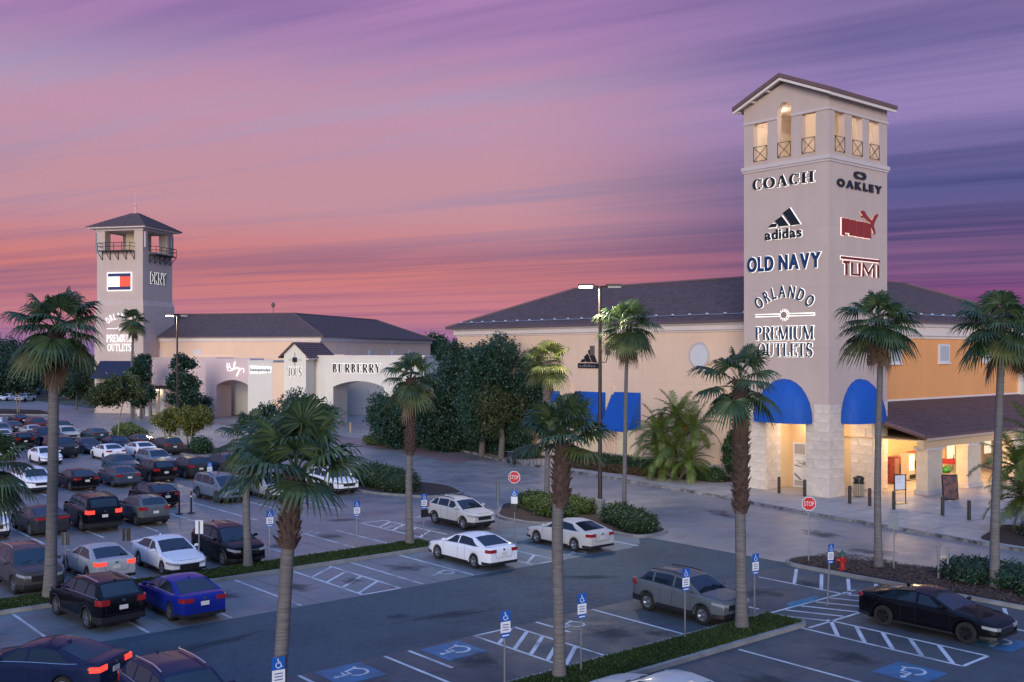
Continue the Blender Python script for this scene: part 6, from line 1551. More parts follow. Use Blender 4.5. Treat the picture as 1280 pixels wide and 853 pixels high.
        out.append(('door_gap', q.mesh('door_gap', M_BLACK), None, None, False))
    if kind in ('suv', 'bigsuv', 'van', 'smallsuv'):
        for s_ in (1, -1):
            q = MB(); q.tube([tuple(topp(x, s_ * .86) + Vector((0, 0, .055))) for x in np.linspace(ws1 - .2, rrx + .1, 7)], .022, 6); out.append(('roof_rail', q.mesh('roof_rail', M_TRIM if kind != 'suv' else M_CHR, 40), None, None, False))
    if kind == 'pickup':
        q = MB(); q.box(-hl_ + .08, -1.0, -W_ * .43, W_ * .43, 1.27, 1.325); out.append(('bed_cover', q.mesh('bed_cover', M_TRIM), None, None, False))
    q = MB(); q.box(-hl_ + .35, hl_ - .35, -W_ * .40, W_ * .40, .17, sill + .2); out.append(('underbody', q.mesh('underbody', M_TRIM), None, None, False))
    # finer lines: belt trim, bonnet and boot gaps, aerial, arch trim, wipers
    def line(name, pts, r_, m_):
        q = MB(); q.tube(pts, r_, 4); out.append((name, q.mesh(name, m_), None, None, False))
    for s_ in (1, -1):
        line('belt_trim', [(p.x, s_ * (p.y + .006), p.z) for p in [side(X(front_b + .1, rear_b - .05, t), .075) for t in np.linspace(0, 1, 10)]], .011, M_CHR if kind in ('suv', 'bigsuv', 'sedan') else M_TRIM)
        if tall:
            for c in (xf, xr):
                line('wheel_arch_trim', [(c + (ra + .03) * math.cos(rad(a)), s_ * (w(c + (ra + .03) * math.cos(rad(a))) * .992 + .004), R - .02 + (ra + .03) * math.sin(rad(a))) for a in np.linspace(4, 176, 13)], .028, M_TRIM)
    def tl(x, v): return (x, w(x) * v, float(smooth_interp(S['top'], [x], .05)[0]) + .035 * (1 - abs(v)) ** .5 + .004)
    line('bonnet_gap', [tl(ws0 - .0, .86), tl((ws0 + hl_) / 2, .84), tl(hl_ - .16, .74), tl(hl_ - .10, .4), tl(hl_ - .10, -.4), tl(hl_ - .16, -.74), tl((ws0 + hl_) / 2, -.84), tl(ws0 - .0, -.86)], .007, M_BLACK)
    if kind in ('sedan', 'coupe'):
        line('boot_gap', [tl(bl + .0, .80), tl(-hl_ + .12, .78), (-hl_ - .004, w(-hl_) * .72, zrr - .10), (-hl_ - .004, w(-hl_) * .55, zrr - .45), (-hl_ - .004, -w(-hl_) * .55, zrr - .45), (-hl_ - .004, -w(-hl_) * .72, zrr - .10), tl(-hl_ + .12, -.78), tl(bl, -.80)], .007, M_BLACK)
    else:
        line('boot_gap', [(-hl_ - .004, w(-hl_) * .82, zrr - .04), (-hl_ - .004, w(-hl_) * .78, sill + .30), (-hl_ - .004, -w(-hl_) * .78, sill + .30), (-hl_ - .004, -w(-hl_) * .82, zrr - .04)], .007, M_BLACK)
    p_ = topp(rrx + .12, 0); q = MB(); q.add([(p_.x - .10, -.025, p_.z - .01), (p_.x - .10, .025, p_.z - .01), (p_.x + .10, .012, p_.z - .0), (p_.x + .10, -.012, p_.z - .0), (p_.x - .09, 0, p_.z + .075)], [(0, 1, 4), (1, 2, 4), (2, 3, 4), (3, 0, 4)]); out.append(('antenna_fin', q.mesh('antenna_fin', M_PAINT), None, None, True))
    for v in (-.55, .15):
        a_ = topp(ws0 - .10, v); b_ = topp(ws0 - .22, v + .42); line('wiper', [(a_.x, a_.y, a_.z + .02), (b_.x, b_.y, b_.z + .025)], .01, M_BLACK)
    # wheels
    tw = .215
    q = MB(); q.lathe([(R * .64, -tw / 2), (R * .93, -tw / 2), (R, -tw * .36), (R, tw * .36), (R * .93, tw / 2), (R * .64, tw / 2)], 24, axis='y', caps=False); ty = q.mesh('wheel', M_TYRE, 40)
    q = MB(); q.lathe([(R * .66, -.06), (R * .66, .104), (R * .60, .104), (R * .585, .02), (R * .02, .02)], 24, axis='y', caps=False)
    for k in range(5):
        a = 2 * math.pi * k / 5 + .3
        for da in (-.13, .13):
            c0, s0 = math.cos(a), math.sin(a); c1, s1 = math.cos(a + da), math.sin(a + da); wv = .028 * R / .34
            p0 = Vector((c0 * R * .10, 0, s0 * R * .10)); p1 = Vector((c1 * R * .62, 0, s1 * R * .62)); t = (p1 - p0).normalized(); n_ = Vector((-t.z, 0, t.x)) * wv
            q.add([p0 - n_ + Vector((0, .03, 0)), p0 + n_ + Vector((0, .03, 0)), p1 + n_ + Vector((0, .03, 0)), p1 - n_ + Vector((0, .03, 0)), p0 - n_ + Vector((0, .085, 0)), p0 + n_ + Vector((0, .085, 0)), p1 + n_ + Vector((0, .095, 0)), p1 - n_ + Vector((0, .095, 0))], [(4, 5, 6, 7), (0, 4, 7, 3), (1, 2, 6, 5), (0, 1, 5, 4), (2, 3, 7, 6)])
    q.lathe([(R * .15, .06), (R * .14, .10), (.01, .102)], 12, axis='y')
    rim = q.mesh('rim', M_RIM, 40); q2 = MB(); q2.v = q.v; q2.f = q.f; rimd = q2.mesh('rim', M_RIMD, 40)
    q3 = MB(); q3.lathe([(R * .58, .012), (.01, .012)], 20, axis='y'); dark = q3.mesh('brake_disc', M_TRIM)
    return dict(parts=out, tyre=ty, rim=rim, rimd=rimd, disc=dark, wheels=[(xf, W_ / 2 - tw / 2 - .015), (xr, W_ / 2 - tw / 2 - .015), (xf, -(W_ / 2 - tw / 2 - .015)), (xr, -(W_ / 2 - tw / 2 - .015))], R=R, hl=hl_)
CP = {}
SMALLP = ('belt_trim', 'bonnet_gap', 'boot_gap', 'antenna_fin', 'wheel_arch_trim', 'wiper', 'door_handle', 'emblem', 'door_gap', 'roof_rail', 'grille_bar', 'sill_trim')
CARC = dict(white=(.80, .80, .82), silver=(.42, .43, .44), lsilver=(.52, .50, .47), grey=(.10, .115, .13), slate=(.05, .065, .095), black=(.004, .004, .006), blue=(.008, .020, .22), navy=(.010, .016, .05), brown=(.055, .052, .052), char=(.03, .032, .038), teal=(.03, .07, .10), red=(.10, .012, .012), bluegrey=(.16, .20, .25))
def car(kind, X, Y, head, color, label, lit=None, detail=2, dark_rims=False, group=None):
    """head: heading angle in degrees (90 = nose towards +Y)"""
    if kind not in CP: CP[kind] = car_parts(kind)
    P = CP[kind]; name = dict(sedan='sedan', coupe='sedan', suv='crossover', bigsuv='large_suv', smallsuv='crossover', van='minivan', pickup='pickup_truck')[kind]
    root = empty(name, (X, Y, .008), rad(head), label, dict(sedan='car', coupe='car', suv='car', bigsuv='car', smallsuv='car', van='van', pickup='truck')[kind], group)
    root.scale = (.95,) * 3; c = CARC[color]
    for nm, me, _, _, painted in P['parts']:
        if detail < 2 and nm in SMALLP: continue
        if lit and nm == 'taillight' and lit == 'tail' or lit == 'head' and nm == 'headlight':
            me = me.copy(); me.materials.clear(); me.materials.append(M_TLON if nm == 'taillight' else M_HLON)
        o = link(nm, me, root)
        if painted: o.color = (*c, 1)
    for i, (x, y) in enumerate(P['wheels']):
        o = link('wheel', P['tyre'], root, (x, y, P['R']))
        if y < 0: o.rotation_euler = (0, 0, math.pi)
        if detail >= 1:
            r_ = link('rim', P['rimd'] if dark_rims else P['rim'], o)
    return root
UP, DN = 90, -90                                                      # nose towards +Y / -Y
CARS = [
 ('sedan', 28.45, 36.55, UP, 'white', 'white sedan parked beside the end palm of the far grass strip', None),
 ('smallsuv', 34.0, 44.6, DN, 'lsilver', 'pale silver crossover nose to nose with the silver sedan', None),
 ('sedan', 34.4, 36.5, UP, 'lsilver', 'pale gold-silver sedan parked against the green hedge', None),
 ('smallsuv', 28.75, 24.2, DN, 'grey', 'steel grey crossover parked alone beside the near grass strip palm', None),
 ('coupe', 33.45, 17.45, DN, 'black', 'glossy black muscle sedan beside the hatched bay and hedge', None),
 ('sedan', 17.55, 44.0, DN, 'white', 'white sedan with black grille facing the grass strip', None),
 ('suv', 20.3, 44.0, DN, 'black', 'black crossover with chrome grille facing the short palm', None),
 ('sedan', 14.95, 36.5, UP, 'blue', 'deep blue sedan parked tail to the aisle', None),
 ('suv', 12.3, 37.4, UP + 5, 'black', 'black crossover parked tail to the aisle next to the blue sedan', None),
 ('sedan', 14.75, 44.6, UP, 'silver', 'silver sedan with brake lights on behind the dark sign backs', 'tail'),
 ('suv', 11.9, 44.4, DN, 'brown', 'taupe grey crossover facing the palm foot on the grass strip', None),
 ('suv', 10.3, 25.0, DN, 'navy', 'dark crossover with big sunroof nosed into the near bays', None),
 ('sedan', 8.6, 30.6, 128, 'navy', 'dark blue sedan turning in the aisle with red tail lights on', 'tail'),
 ('sedan', 19.6, 17.3, UP, 'lsilver', 'pale silver sedan nosed up to the near grass strip', None),
 ('suv', 13.4, 58.0, DN, 'white', 'white crossover under the fan palm fronds', None),
 ('coupe', 16.05, 57.6, UP, 'char', 'dark grey low coupe next to the large black suv', None),
 ('bigsuv', 18.6, 57.2, UP - 3, 'black', 'large black suv with tail lights on and chrome tailgate bar', 'tail'),
 ('smallsuv', 21.25, 57.0, UP, 'grey', 'grey compact crossover beside the large black suv', None),
 ('sedan', 24.2, 63.0, UP, 'black', 'black sedan beyond the grey compact crossover', None),
 ('suv', 20.3, 74.4, DN, 'white', 'white crossover with dark windscreen facing the lot lane', None),
 ('sedan', 23.05, 74.0, UP, 'black', 'black sedan with white plate next to the white crossover', None),
 ('sedan', 25.9, 74.0, UP, 'slate', 'slate blue sedan between two black cars', None),
 ('suv', 28.75, 74.6, UP, 'black', 'black crossover with chrome bumper beside the slate sedan', None),
 ('suv', 31.6, 75.2, UP, 'char', 'charcoal crossover with tall tail lights in the middle row', None),
 ('suv', 34.6, 75.9, UP, 'slate', 'slate crossover with full-width tail light at the row end', None),
 ('van', 28.3, 62.4, DN, 'bluegrey', 'blue-grey minivan facing the wheelchair sign', None),
 ('sedan', 31.3, 61.6, DN, 'silver', 'silver sedan half hidden by the near palm fronds', None),
 ('suv', 35.6, 61.0, DN, 'white', 'white crossover beside the rounded island hedge', None),
 ('sedan', 28.9, 81.9, DN, 'teal', 'teal-blue sedan behind the slate sedan', None),
 ('suv', 31.7, 82.2, DN, 'bluegrey', 'blue-grey crossover behind the charcoal crossover', None),
 ('sedan', 31.4, 92.3, UP, 'white', 'white sedan with dark tail lights in the far middle row', None),
 ('sedan', 34.3, 92.6, UP, 'white', 'white sedan with red bracket tail lights beside its white neighbour', None),
 ('sedan', 26.2, 92.4, DN, 'white', 'white sedan facing out next to the dark large suv', None),
 ('bigsuv', 29.0, 97.6, DN, 'char', 'dark large suv between two white sedans', None),
 ('sedan', 32.0, 99.6, DN, 'slate', 'slate sedan behind the white sedans', None),
 ('sedan', 34.9, 99.9, DN, 'navy', 'navy sedan behind the white sedans', None),
 ('suv', 37.1, 93.6, UP, 'brown', 'dark taupe crossover at the row end by the yellow trees', None),
 ('sedan', 36.9, 112.6, UP, 'teal', 'teal sedan at the foot of the olive tree hedge', None),
 ('suv', 34.3, 113.6, DN, 'silver', 'silver crossover with headlight glint by the road', None),
 ('pickup', 31.4, 111.4, DN, 'navy', 'dark pickup truck with chrome front', None),
 ('suv', 28.4, 108.6, UP, 'black', 'black crossover beside the dark pickup', None),
 ('sedan', 28.6, 116.6, UP, 'white', 'small white sedan behind the black crossover', None),
 ('sedan', 25.5, 108.6, UP, 'brown', 'taupe sedan beside the black crossover', None),
 ('sedan', 25.7, 115.0, UP, 'navy', 'navy sedan behind the taupe sedan', None),
 ('suv', 33.5, 140.5, DN, 'white', 'white crossover near the corner tree of the far lot', None),
 ('sedan', 33.2, 130.4, UP, 'slate', 'slate sedan two rows behind the pickup', None),
 ('suv', 36.2, 131.0, DN, 'red', 'dark red crossover two rows behind the pickup', None),
 ('suv', 36.6, 122.8, DN, 'char', 'charcoal crossover behind the silver crossover', None),
 ('sedan', 33.0, 121.6, UP, 'silver', 'silver sedan in the row behind the dark pickup', None),
 ('suv', 33.3, 147.6, DN, 'slate', 'slate crossover behind the white one near the corner tree', None),
 ('sedan', 37.2, 142.5, UP, 'black', 'black sedan beside the road at the far rows', None),
 ('suv', 24.2, 98.4, UP, 'silver', 'silver crossover behind the white sedan that faces out', None),
 ('sedan', 37.4, 101.2, UP, 'char', 'charcoal sedan at the row end near the olive tree', None),
 ('suv', 30.4, 124.0, DN, 'bluegrey', 'blue-grey crossover behind the small white sedan', None),
]
for i, (k_, x, y, hd_, col_, lab, lit) in enumerate(CARS):
    car(k_, x, y, hd_, col_, lab, lit, 2 if y < 65 else 1, dark_rims=(k_ == 'coupe' and col_ == 'black'))
# cars of the lot across the road, a few pixels each
for j, (px, py, k_, c_, lab) in enumerate(((10, 496, 'sedan', 'white', 'white sedan in the far lot beside the dark tree'), (32, 497, 'suv', 'silver', 'silver crossover in the far lot beside the dark tree'), (49, 489, 'bigsuv', 'bluegrey', 'blue-grey large suv in the far lot behind the tall palm'), (76, 490, 'sedan', 'teal', 'teal sedan in the far lot near the staked palm'), (84, 484, 'van', 'white', 'white minivan in the far lot near the staked palm'), (62, 481, 'sedan', 'white', 'white sedan in the farthest row across the road'))):
    X, Y = G(px, py, .8); car(k_, X, Y, -140, c_, lab, None, 0)
# ================================================================ street furniture
def sign_plate(root, z0, z1, w, m, yoff, name='plate'):
    mb = MB(); mb.box(-w / 2, w / 2, yoff - .004, yoff + .004, z0, z1); return mb.build(name, m, root)
def handicap_sign(X, Y, label, rz=0., h=2.25, z0=0., box=False, tilt=0.):
    """blue wheelchair plate over a white plate on a steel post; plate faces local -y"""
    r = empty('disabled_parking_sign', (X, Y, z0), rz, label, 'sign'); r.rotation_euler = (0, tilt, rz - .12)
    mb = MB(); mb.tube([(0, .03, 0), (0, .03, h)], .03, 8); mb.build('post', M_STEEL, r)
    sign_plate(r, h - .27, h + .02, .31, M_SIGNB, -.02, 'blue_plate'); mb = MB(); wheelchair(mb, .22, .0245, .026, lambda a, b, c: (a, -c, h - .125 + b)); mb.build('wheelchair_symbol', M_SIGNW, r)
    sign_plate(r, h - .57, h - .275, .31, M_SIGNW, -.02, 'white_plate')
    mb = MB()
    for k in range(3): mb.box(-.10, .10, -.0262, -.0245, h - .37 - k * .07, h - .345 - k * .07)
    mb.build('small_print', mat('print_blue', (.05, .10, .3), .5), r)
    sign_plate(r, h - .71, h - .58, .28, M_SIGNB, -.02, 'lower_plate'); mb = MB(); mb.box(-.11, .11, -.0262, -.0245, h - .665, h - .63); mb.build('lower_print', M_SIGNW, r)
    if box: mb = MB(); mb.box(-.17, .17, -.12, .0, h - 1.12, h - .74); mb.build('black_box', M_BLACK, r)
    return r
for (px, py, lab, kw) in ((337, 706, 'wheelchair sign between the short palm and the shaggy palm', {}), (446, 690, 'wheelchair sign on the far grass strip by the big palm fronds', {}), (530, 678, 'wheelchair sign with black box beneath at the end of the far strip', dict(box=True)), (727, 845, 'wheelchair sign beside the stout palm on the near strip', {}), (857, 803, 'wheelchair sign in front of the grey crossover', {}), (944, 778, 'wheelchair sign just right of the long shaggy palm', {}), (1035, 757, 'slightly tilted wheelchair sign before the red hydrant', dict(tilt=.07)), (262, 622, 'wheelchair sign in front of the blue-grey minivan', {})):
    X, Y = G(px, py); handicap_sign(X, Y, lab, z0=.12 if (39.9 < Y < 42.2 or 20.4 < Y < 22.4) and X < 30 else .0, **kw)
handicap_sign(17.9, 21.5, 'wheelchair sign on the near strip between the two striped bays', z0=.12); handicap_sign(11.2, 21.6, 'wheelchair sign beside the trunk of the shaggy red-brown palm', z0=.12)
def octagon(r_, n=8): return [(r_ * math.cos(rad(22.5 + 45 * i)), r_ * math.sin(rad(22.5 + 45 * i))) for i in range(n)]
def stop_sign(X, Y, label, h=2.55, z0=.12, extra=False, rz=0.):
    r = empty('stop_sign', (X, Y, z0), -YAW + rz, label, 'sign')
    mb = MB(); mb.tube([(0, .03, 0), (0, .03, h + .3)], .03, 8); mb.build('post', M_STEEL, r)
    mb = MB(); mb.prism(octagon(.325), lambda a, b: (a, -.03, h + b), lambda a, b: (a, -.01, h + b)); mb.build('rim', M_SIGNW, r)
    mb = MB(); mb.prism(octagon(.295), lambda a, b: (a, -.036, h + b), lambda a, b: (a, -.0305, h + b)); f = mb.build('face', M_RED, r)
    e_ = bpy.data.objects.new('lettering', None); COL.objects.link(e_)
    letters(e_, -.225, 0, .45, .20, 'STOP', M_SIGNW, 'sans', None, gap=.10, depth=.004)
    for ch in list(e_.children):
        lx_ = ch.location.x; ch.parent = r; ch.rotation_euler = (rad(90), 0, 0); ch.location = (lx_, .012, h - .10)
    bpy.data.objects.remove(e_)
    if extra:
        sign_plate(r, h - .98, h - .66, .34, M_SIGNB, -.02, 'blue_plate'); mb = MB(); wheelchair(mb, .25, .0245, .026, lambda a, b, c: (a, -c, h - .82 + b)); mb.build('wheelchair_symbol', M_SIGNW, r); sign_plate(r, h - 1.34, h - .985, .34, M_SIGNW, -.02, 'white_plate')
        mb = MB(); mb.box(-.17, .17, -.12, .0, h - 1.75, h - 1.38); mb.build('black_box', M_BLACK, r)
    return r
X, Y = G(1011, 705); stop_sign(X, Y, 'red stop sign on its own post at the mulch island by the tower')
X, Y = G(643, 672); stop_sign(X, Y, 'red stop sign sharing its post with a wheelchair plate', h=3.05, z0=0, extra=True, rz=-.25)
def back_sign(px, py, label, h, w, hh, m, z0=0., name='road_sign', rz=.0):
    X, Y = G(px, py); r = empty(name, (X, Y, z0), -YAW + rz, label, 'sign'); mb = MB(); mb.tube([(0, -.03, 0), (0, -.03, h)], .03, 8); mb.build('post', M_STEEL, r); sign_plate(r, h - hh, h + .03, w, m, .0); return r
M_GALV = mat('sign_back_grey', (.22, .25, .28), .5, metal=.4)
back_sign(1117, 715, 'plain grey back of a road sign behind the slender palm', 2.35, .45, .62, M_GALV, .12)
back_sign(622, 664, 'grey sign seen nearly edge-on beside the silver crossover', 2.7, .3, 1.1, M_GALV, 0, rz=.9)
back_sign(249, 713, 'small white parking sign in front of the white sedan', 2.0, .34, .55, M_SIGNW, .12)
back_sign(82, 728, 'dark back of a small sign by the taupe grey crossover', 1.9, .34, .5, M_TRIM, .12)
back_sign(158, 722, 'dark back of a small sign behind the silver sedan', 1.9, .34, .5, M_TRIM, .12)
# hydrant
X, Y = G(1053, 716); hy = empty('fire_hydrant', (X, Y, .12), label='red fire hydrant with dark green cap on the mulch bed', cat='hydrant')
M_HYR = mat('hydrant_red', (.42, .02, .02), .45, var=.2, scale=8); M_HYG = mat('hydrant_green', (.02, .09, .06), .5)
mb = MB(); mb.lathe([(.17, 0), (.17, .05), (.12, .07), (.115, .45), (.15, .48), (.15, .54), (.12, .56)], 16); mb.build('barrel', M_HYR, hy, smooth=40)
mb = MB(); mb.lathe([(.14, .56), (.14, .60), (.12, .70), (.07, .77), (.03, .79), (.03, .84), (.01, .85)], 16); mb.build('cap', M_HYG, hy, smooth=40)
for a in (0, 120, 240):
    mb = MB(); u = Vector((math.cos(rad(a)), math.sin(rad(a)), 0)); mb.tube([u * .10 + Vector((0, 0, .40)), u * .21 + Vector((0, 0, .40))], .07, 10); mb.tube([u * .21 + Vector((0, 0, .40)), u * .25 + Vector((0, 0, .40))], .045, 8); mb.build('outlet', M_HYR, hy)
# bollards
bm_ = MB(); bm_.lathe([(.10, 0), (.10, 1.02), (.085, 1.06), (.03, 1.08)], 14); bmesh_ = bm_.mesh('bollard', mat('bollard_brown', (.022, .016, .012), .5), 40)
for i, (px, py, where) in enumerate(((971, 617, 'in front of the poster doorway, left one'), (1000, 621.5, 'beside the near stone pier'), (1065, 629, 'in front of the litter bin'), (1090, 632, 'between bin and slender palm'), (1120, 636.5, 'in front of the notice stand'), (1181, 644, 'before the first porch column'), (1214, 649.5, 'before the framed film poster'))):
    X, Y = G(px, py, .13)
    X = 57.1 if i < 2 else X - .25
    o = link('bollard', bmesh_, None, (X, Y, .13)); tag(o, ['dark bollard before the tower doorway poster', 'dark bollard beside the near stone pier of the tower', 'dark bollard standing in front of the litter bin', 'dark bollard between the litter bin and the notice stand', 'dark bollard standing in front of the notice stand', 'dark bollard in front of the first porch column', 'dark bollard in front of the framed film poster'][i], 'bollard', 'bollards along the tower pavement')
by = MB(); by.lathe([(.11, 0), (.11, 1.15), (.06, 1.22)], 12); byy = by.mesh('bollard', mat('bollard_yellow', (.6, .42, .2), .5), 40)
for px, lab in ((418.5, 'yellow bollard at the left jamb of the wide passage'), (438, 'yellow bollard inside the mouth of the wide passage')):
    X, Y = G(px, 541); o = link('bollard', byy, None, (X, Y, 0)); tag(o, lab, 'bollard')
for px, py, lab in ((224, 643, 'black lot post beside the black sedan'), (239, 642, 'black lot post with white band near the minivan')):
    X, Y = G(px, py); pr_ = empty('lot_post', (X, Y, 0), label=lab, cat='post'); mb = MB(); mb.lathe([(.22, 0), (.22, .05), (.05, .07), (.05, 1.0 if px < 230 else 1.25), (.02, 1.28)], 12); mb.build('post', M_TRIM, pr_)
    if px > 230: mb = MB(); mb.lathe([(.053, .95), (.053, 1.05)], 12); mb.build('band', M_SIGNW, pr_)
# wheel stops
for px, py, lab in ((1003, 754, 'blue wheel stop at the hatched crossing'), (665, 677, 'blue-grey wheel stop before the pale silver sedan')):
    X, Y = G(px, py); mb = MB(); P = [(-.09, 0), (.09, 0), (.06, .12), (-.06, .12)]; mb.prism(P, lambda a, b: (-.92, a, b), lambda a, b: (.92, a, b)); o = mb.build('wheel_stop', M_BLUEP if px > 900 else mat('stop_bluegrey', (.10, .16, .24), .6), None, (X, Y, .005)); tag(o, lab, 'wheel stop')
# litter bin
X, Y = 59.6, 36.2; lb_ = empty('litter_bin', (X, Y, .13), label='slatted litter bin with black hood beside the tower', cat='bin')
mb = MB(); mb.lathe([(.30, .05), (.31, .85)], 18); mb.build('liner', M_TRIM, lb_, smooth=40)
slm = MB(); slm.box(.315, .34, -.032, .032, .06, .84); slme = slm.mesh('slat', mat('bin_slat', (.42, .33, .22), .6))
for k in range(20):
    o = link('slat', slme, lb_); o.rotation_euler = (0, 0, 2 * math.pi * k / 20)
mb = MB(); mb.lathe([(.36, .85), (.36, .92), (.30, .94), (.30, 1.12), (.36, 1.14), (.34, 1.24), (.15, 1.33), (.02, 1.35)], 18); mb.build('hood', M_BLACK, lb_, smooth=40)
# notice stand
ns = empty('notice_stand', (58.75, 32.9, .13), -YAW + .35, 'black notice stand with a white sheet on the pavement by the porch', 'stand')
mb = MB(); mb.box(-.62, .62, -.25, .25, 0, .03); mb.build('foot', M_BLACK, ns)
for s_ in (-.58, .58): mb = MB(); mb.box(s_ - .03, s_ + .03, -.03, .03, .03, 2.05); mb.build('upright', M_BLACK, ns)
rb = MB(); ribbon(rb, [(-.55, .95), (.55, .95), (.55, 2.0), (-.55, 2.0)], .07, -.025, .025, True, lambda a, b, c: (a, c - .0, b)); rb.build('frame', M_BLACK, ns)
mb = MB(); mb.box(-.51, .51, -.012, .012, .98, 1.97); sh_ = mb.build('sheet', M_SIGNW, ns)
mb = MB()
for k in range(4): mb.box(-.36, .05 + .08 * (k % 2), -.0145, -.0125, 1.45 + k * .11, 1.47 + k * .11)
mb.build('small_print', mat('print_grey', (.3, .32, .36), .6), ns)
ns.scale = (.74, .8, .88)
# framed film poster on its stand
fp = empty('film_poster', (62.4, 31.55, .13), -YAW + .25, 'dark framed film poster leaning on the pavement before the porch', 'poster'); fp.rotation_euler = (rad(-5), 0, -YAW + .25)
mb = MB(); mb.box(-.62, .62, -.04, .04, .05, 1.95); mb.build('frame', M_BLACK, fp)
mb = MB(); mb.box(-.56, .56, -.048, -.041, .12, 1.88); mb.build('picture', mat('poster_print', (.10, .075, .075), .35, var=.9, scale=3.2, tint=((.38, .16, .10), 2.2)), fp)
mb = MB(); mb.box(-.30, -.25, 0.03, .5, .0, .04); mb.box(.25, .30, .03, .5, .0, .04); mb.build('foot', M_BLACK, fp)
fp.scale = (.9, .9, .82)
# machines and rides under the porch
def machine(px, Yw, w, h, d, m, label, panel, name='vending_machine'):
    X = onY(px, Yw)[0]; r = empty(name, (X, Yw, .13), 0, label, 'machine'); mb = MB(); mb.box(-w / 2, w / 2, -d / 2, d / 2, .06, h); mb.build('cabinet', m, r)
    mb = MB(); mb.box(-w / 2 + .08, w * .22, -d / 2 - .02, -d / 2, h * .38, h - .12); mb.build('display', panel, r); mb = MB(); mb.box(w * .27, w / 2 - .06, -d / 2 - .03, -d / 2, h * .42, h * .72); mb.build('keypad', M_TRIM, r); mb = MB(); mb.box(-w / 2 + .1, w / 2 - .1, -d / 2 - .02, -d / 2, .12, .42); mb.build('tray', M_TRIM, r)
machine(1134, 38.7, 1.0, 1.95, .8, mat('machine_cream', (.6, .5, .38), .5), 'lit cream vending machine in the porch corner', mat('machine_glow', (.9, .8, .5), .4, emit=(1, .85, .5), estr=2.0))
machine(1144, 38.6, 1.0, 2.0, .8, mat('machine_red', (.45, .012, .015), .4), 'red drinks machine under the porch', mat('machine_glow_red', (.6, .05, .04), .4, emit=(1, .22, .16), estr=.8))
machine(1117, 38.2, .9, 1.9, .6, mat('machine_wine', (.16, .03, .03), .4, var=.7, scale=4), 'dark red patterned machine against the tower side', mat('machine_dim', (.25, .12, .08), .4))
X = onY(1180, 37.6)[0]; rd_ = empty('kiddie_ride', (X, 37.4, .13), rad(20), 'green and red coin ride with handlebars under the porch', 'ride')
mb = MB(); mb.box(-.8, .8, -.45, .45, 0, .18); mb.build('base', M_TRIM, rd_)
mb = MB(); mb.lathe([(.05, -.75), (.3, -.6), (.38, 0), (.3, .6), (.05, .75)], 12, axis='y'); mb.v = [(b * 1.0, a, .62 + c * .7) for a, b, c in mb.v]; mb.build('seat_body', mat('ride_green', (.02, .22, .06), .35), rd_, smooth=50)
mb = MB(); mb.box(.35, .85, -.5, .5, 1.0, 1.35); mb.build('canopy', mat('ride_red', (.4, .02, .02), .4), rd_)
for s_ in (-.35, .35): mb = MB(); mb.tube([(.5, s_, .6), (.62, s_ * 1.2, 1.7)], .03, 6); mb.build('post', M_BLACK, rd_)
# planter
pt = empty('planter', (55.6, 20.4, .17), label='dark red planter tub beside the feathery palms', cat='planter'); mb = MB(); mb.lathe([(.45, 0), (.6, .75), (.64, .78), (.64, .86), (.5, .86), (.48, .7)], 16); mb.build('tub', mat('planter_red', (.12, .03, .025), .6), pt, smooth=40)
mb = MB(); mb.lathe([(.5, .74), (.02, .78)], 16); mb.build('soil', M_MULCH, pt)
# boulder by the yellow trees
X, Y = G(247, 562); me = bpy.data.meshes.new('boulder'); bm = bmesh.new(); bmesh.ops.create_icosphere(bm, subdivisions=3, radius=.75)
for v in bm.verts: v.co *= 1 + .12 * math.sin(v.co.x * 7 + 1) * math.cos(v.co.y * 6); v.co.z *= .8
bm.to_mesh(me); bm.free(); me.materials.append(mat('boulder_stone', (.26, .25, .25), .9, var=.3, scale=3, bump=.6)); me.shade_smooth(); o = link('boulder', me, None, (X, Y, .55)); tag(o, 'pale rounded boulder on the island under the yellow trees', 'boulder')
# motorcycle at the peach wall
mc = empty('motorcycle', (54.95, 65.2, .13), rad(70), 'black motorcycle parked on the pavement below the dark grove', 'motorcycle')
for x in (-.68, .68):
    mb = MB(); mb.lathe([(.20, -.07), (.30, -.075), (.32, 0), (.30, .075), (.20, .07)], 20, axis='y'); wh = mb.build('wheel', M_TYRE, mc, (x, 0, .32), 40); mb = MB(); mb.lathe([(.19, -.03), (.19, .03), (.03, .03), (.03, -.03)], 12, axis='y'); mb.build('rim', M_RIM, wh)
mb = MB(); mb.tube([(-.45, 0, .62), (-.1, 0, .70), (.25, 0, .80), (.42, 0, .74)], [.10, .15, .19, .08], 10); mb.build('tank', M_BLACK, mc, smooth=50)
mb = MB(); mb.tube([(-.85, 0, .78), (-.5, 0, .74), (-.1, 0, .74)], [.10, .15, .10], 10); mb.build('seat', M_TRIM, mc, smooth=50)
mb = MB(); mb.box(-.28, .25, -.17, .17, .25, .62); mb.build('engine', M_STEEL, mc)
for s_ in (-.1, .1): mb = MB(); mb.tube([(.68, s_, .32), (.48, s_, .95)], .028, 6); mb.build('fork', M_CHR, mc)
mb = MB(); mb.tube([(.40, -.38, 1.02), (.46, -.2, 1.0), (.48, 0, .98), (.46, .2, 1.0), (.40, .38, 1.02)], .02, 6); mb.build('handlebar', M_CHR, mc)
mb = MB(); mb.tube([(.52, 0, .88), (.62, 0, .88)], .09, 12); mb.build('headlamp', M_HL, mc)
mb = MB(); mb.tube([(-.9, .16, .32), (.1, .16, .28)], .045, 8); mb.build('exhaust', M_CHR, mc)
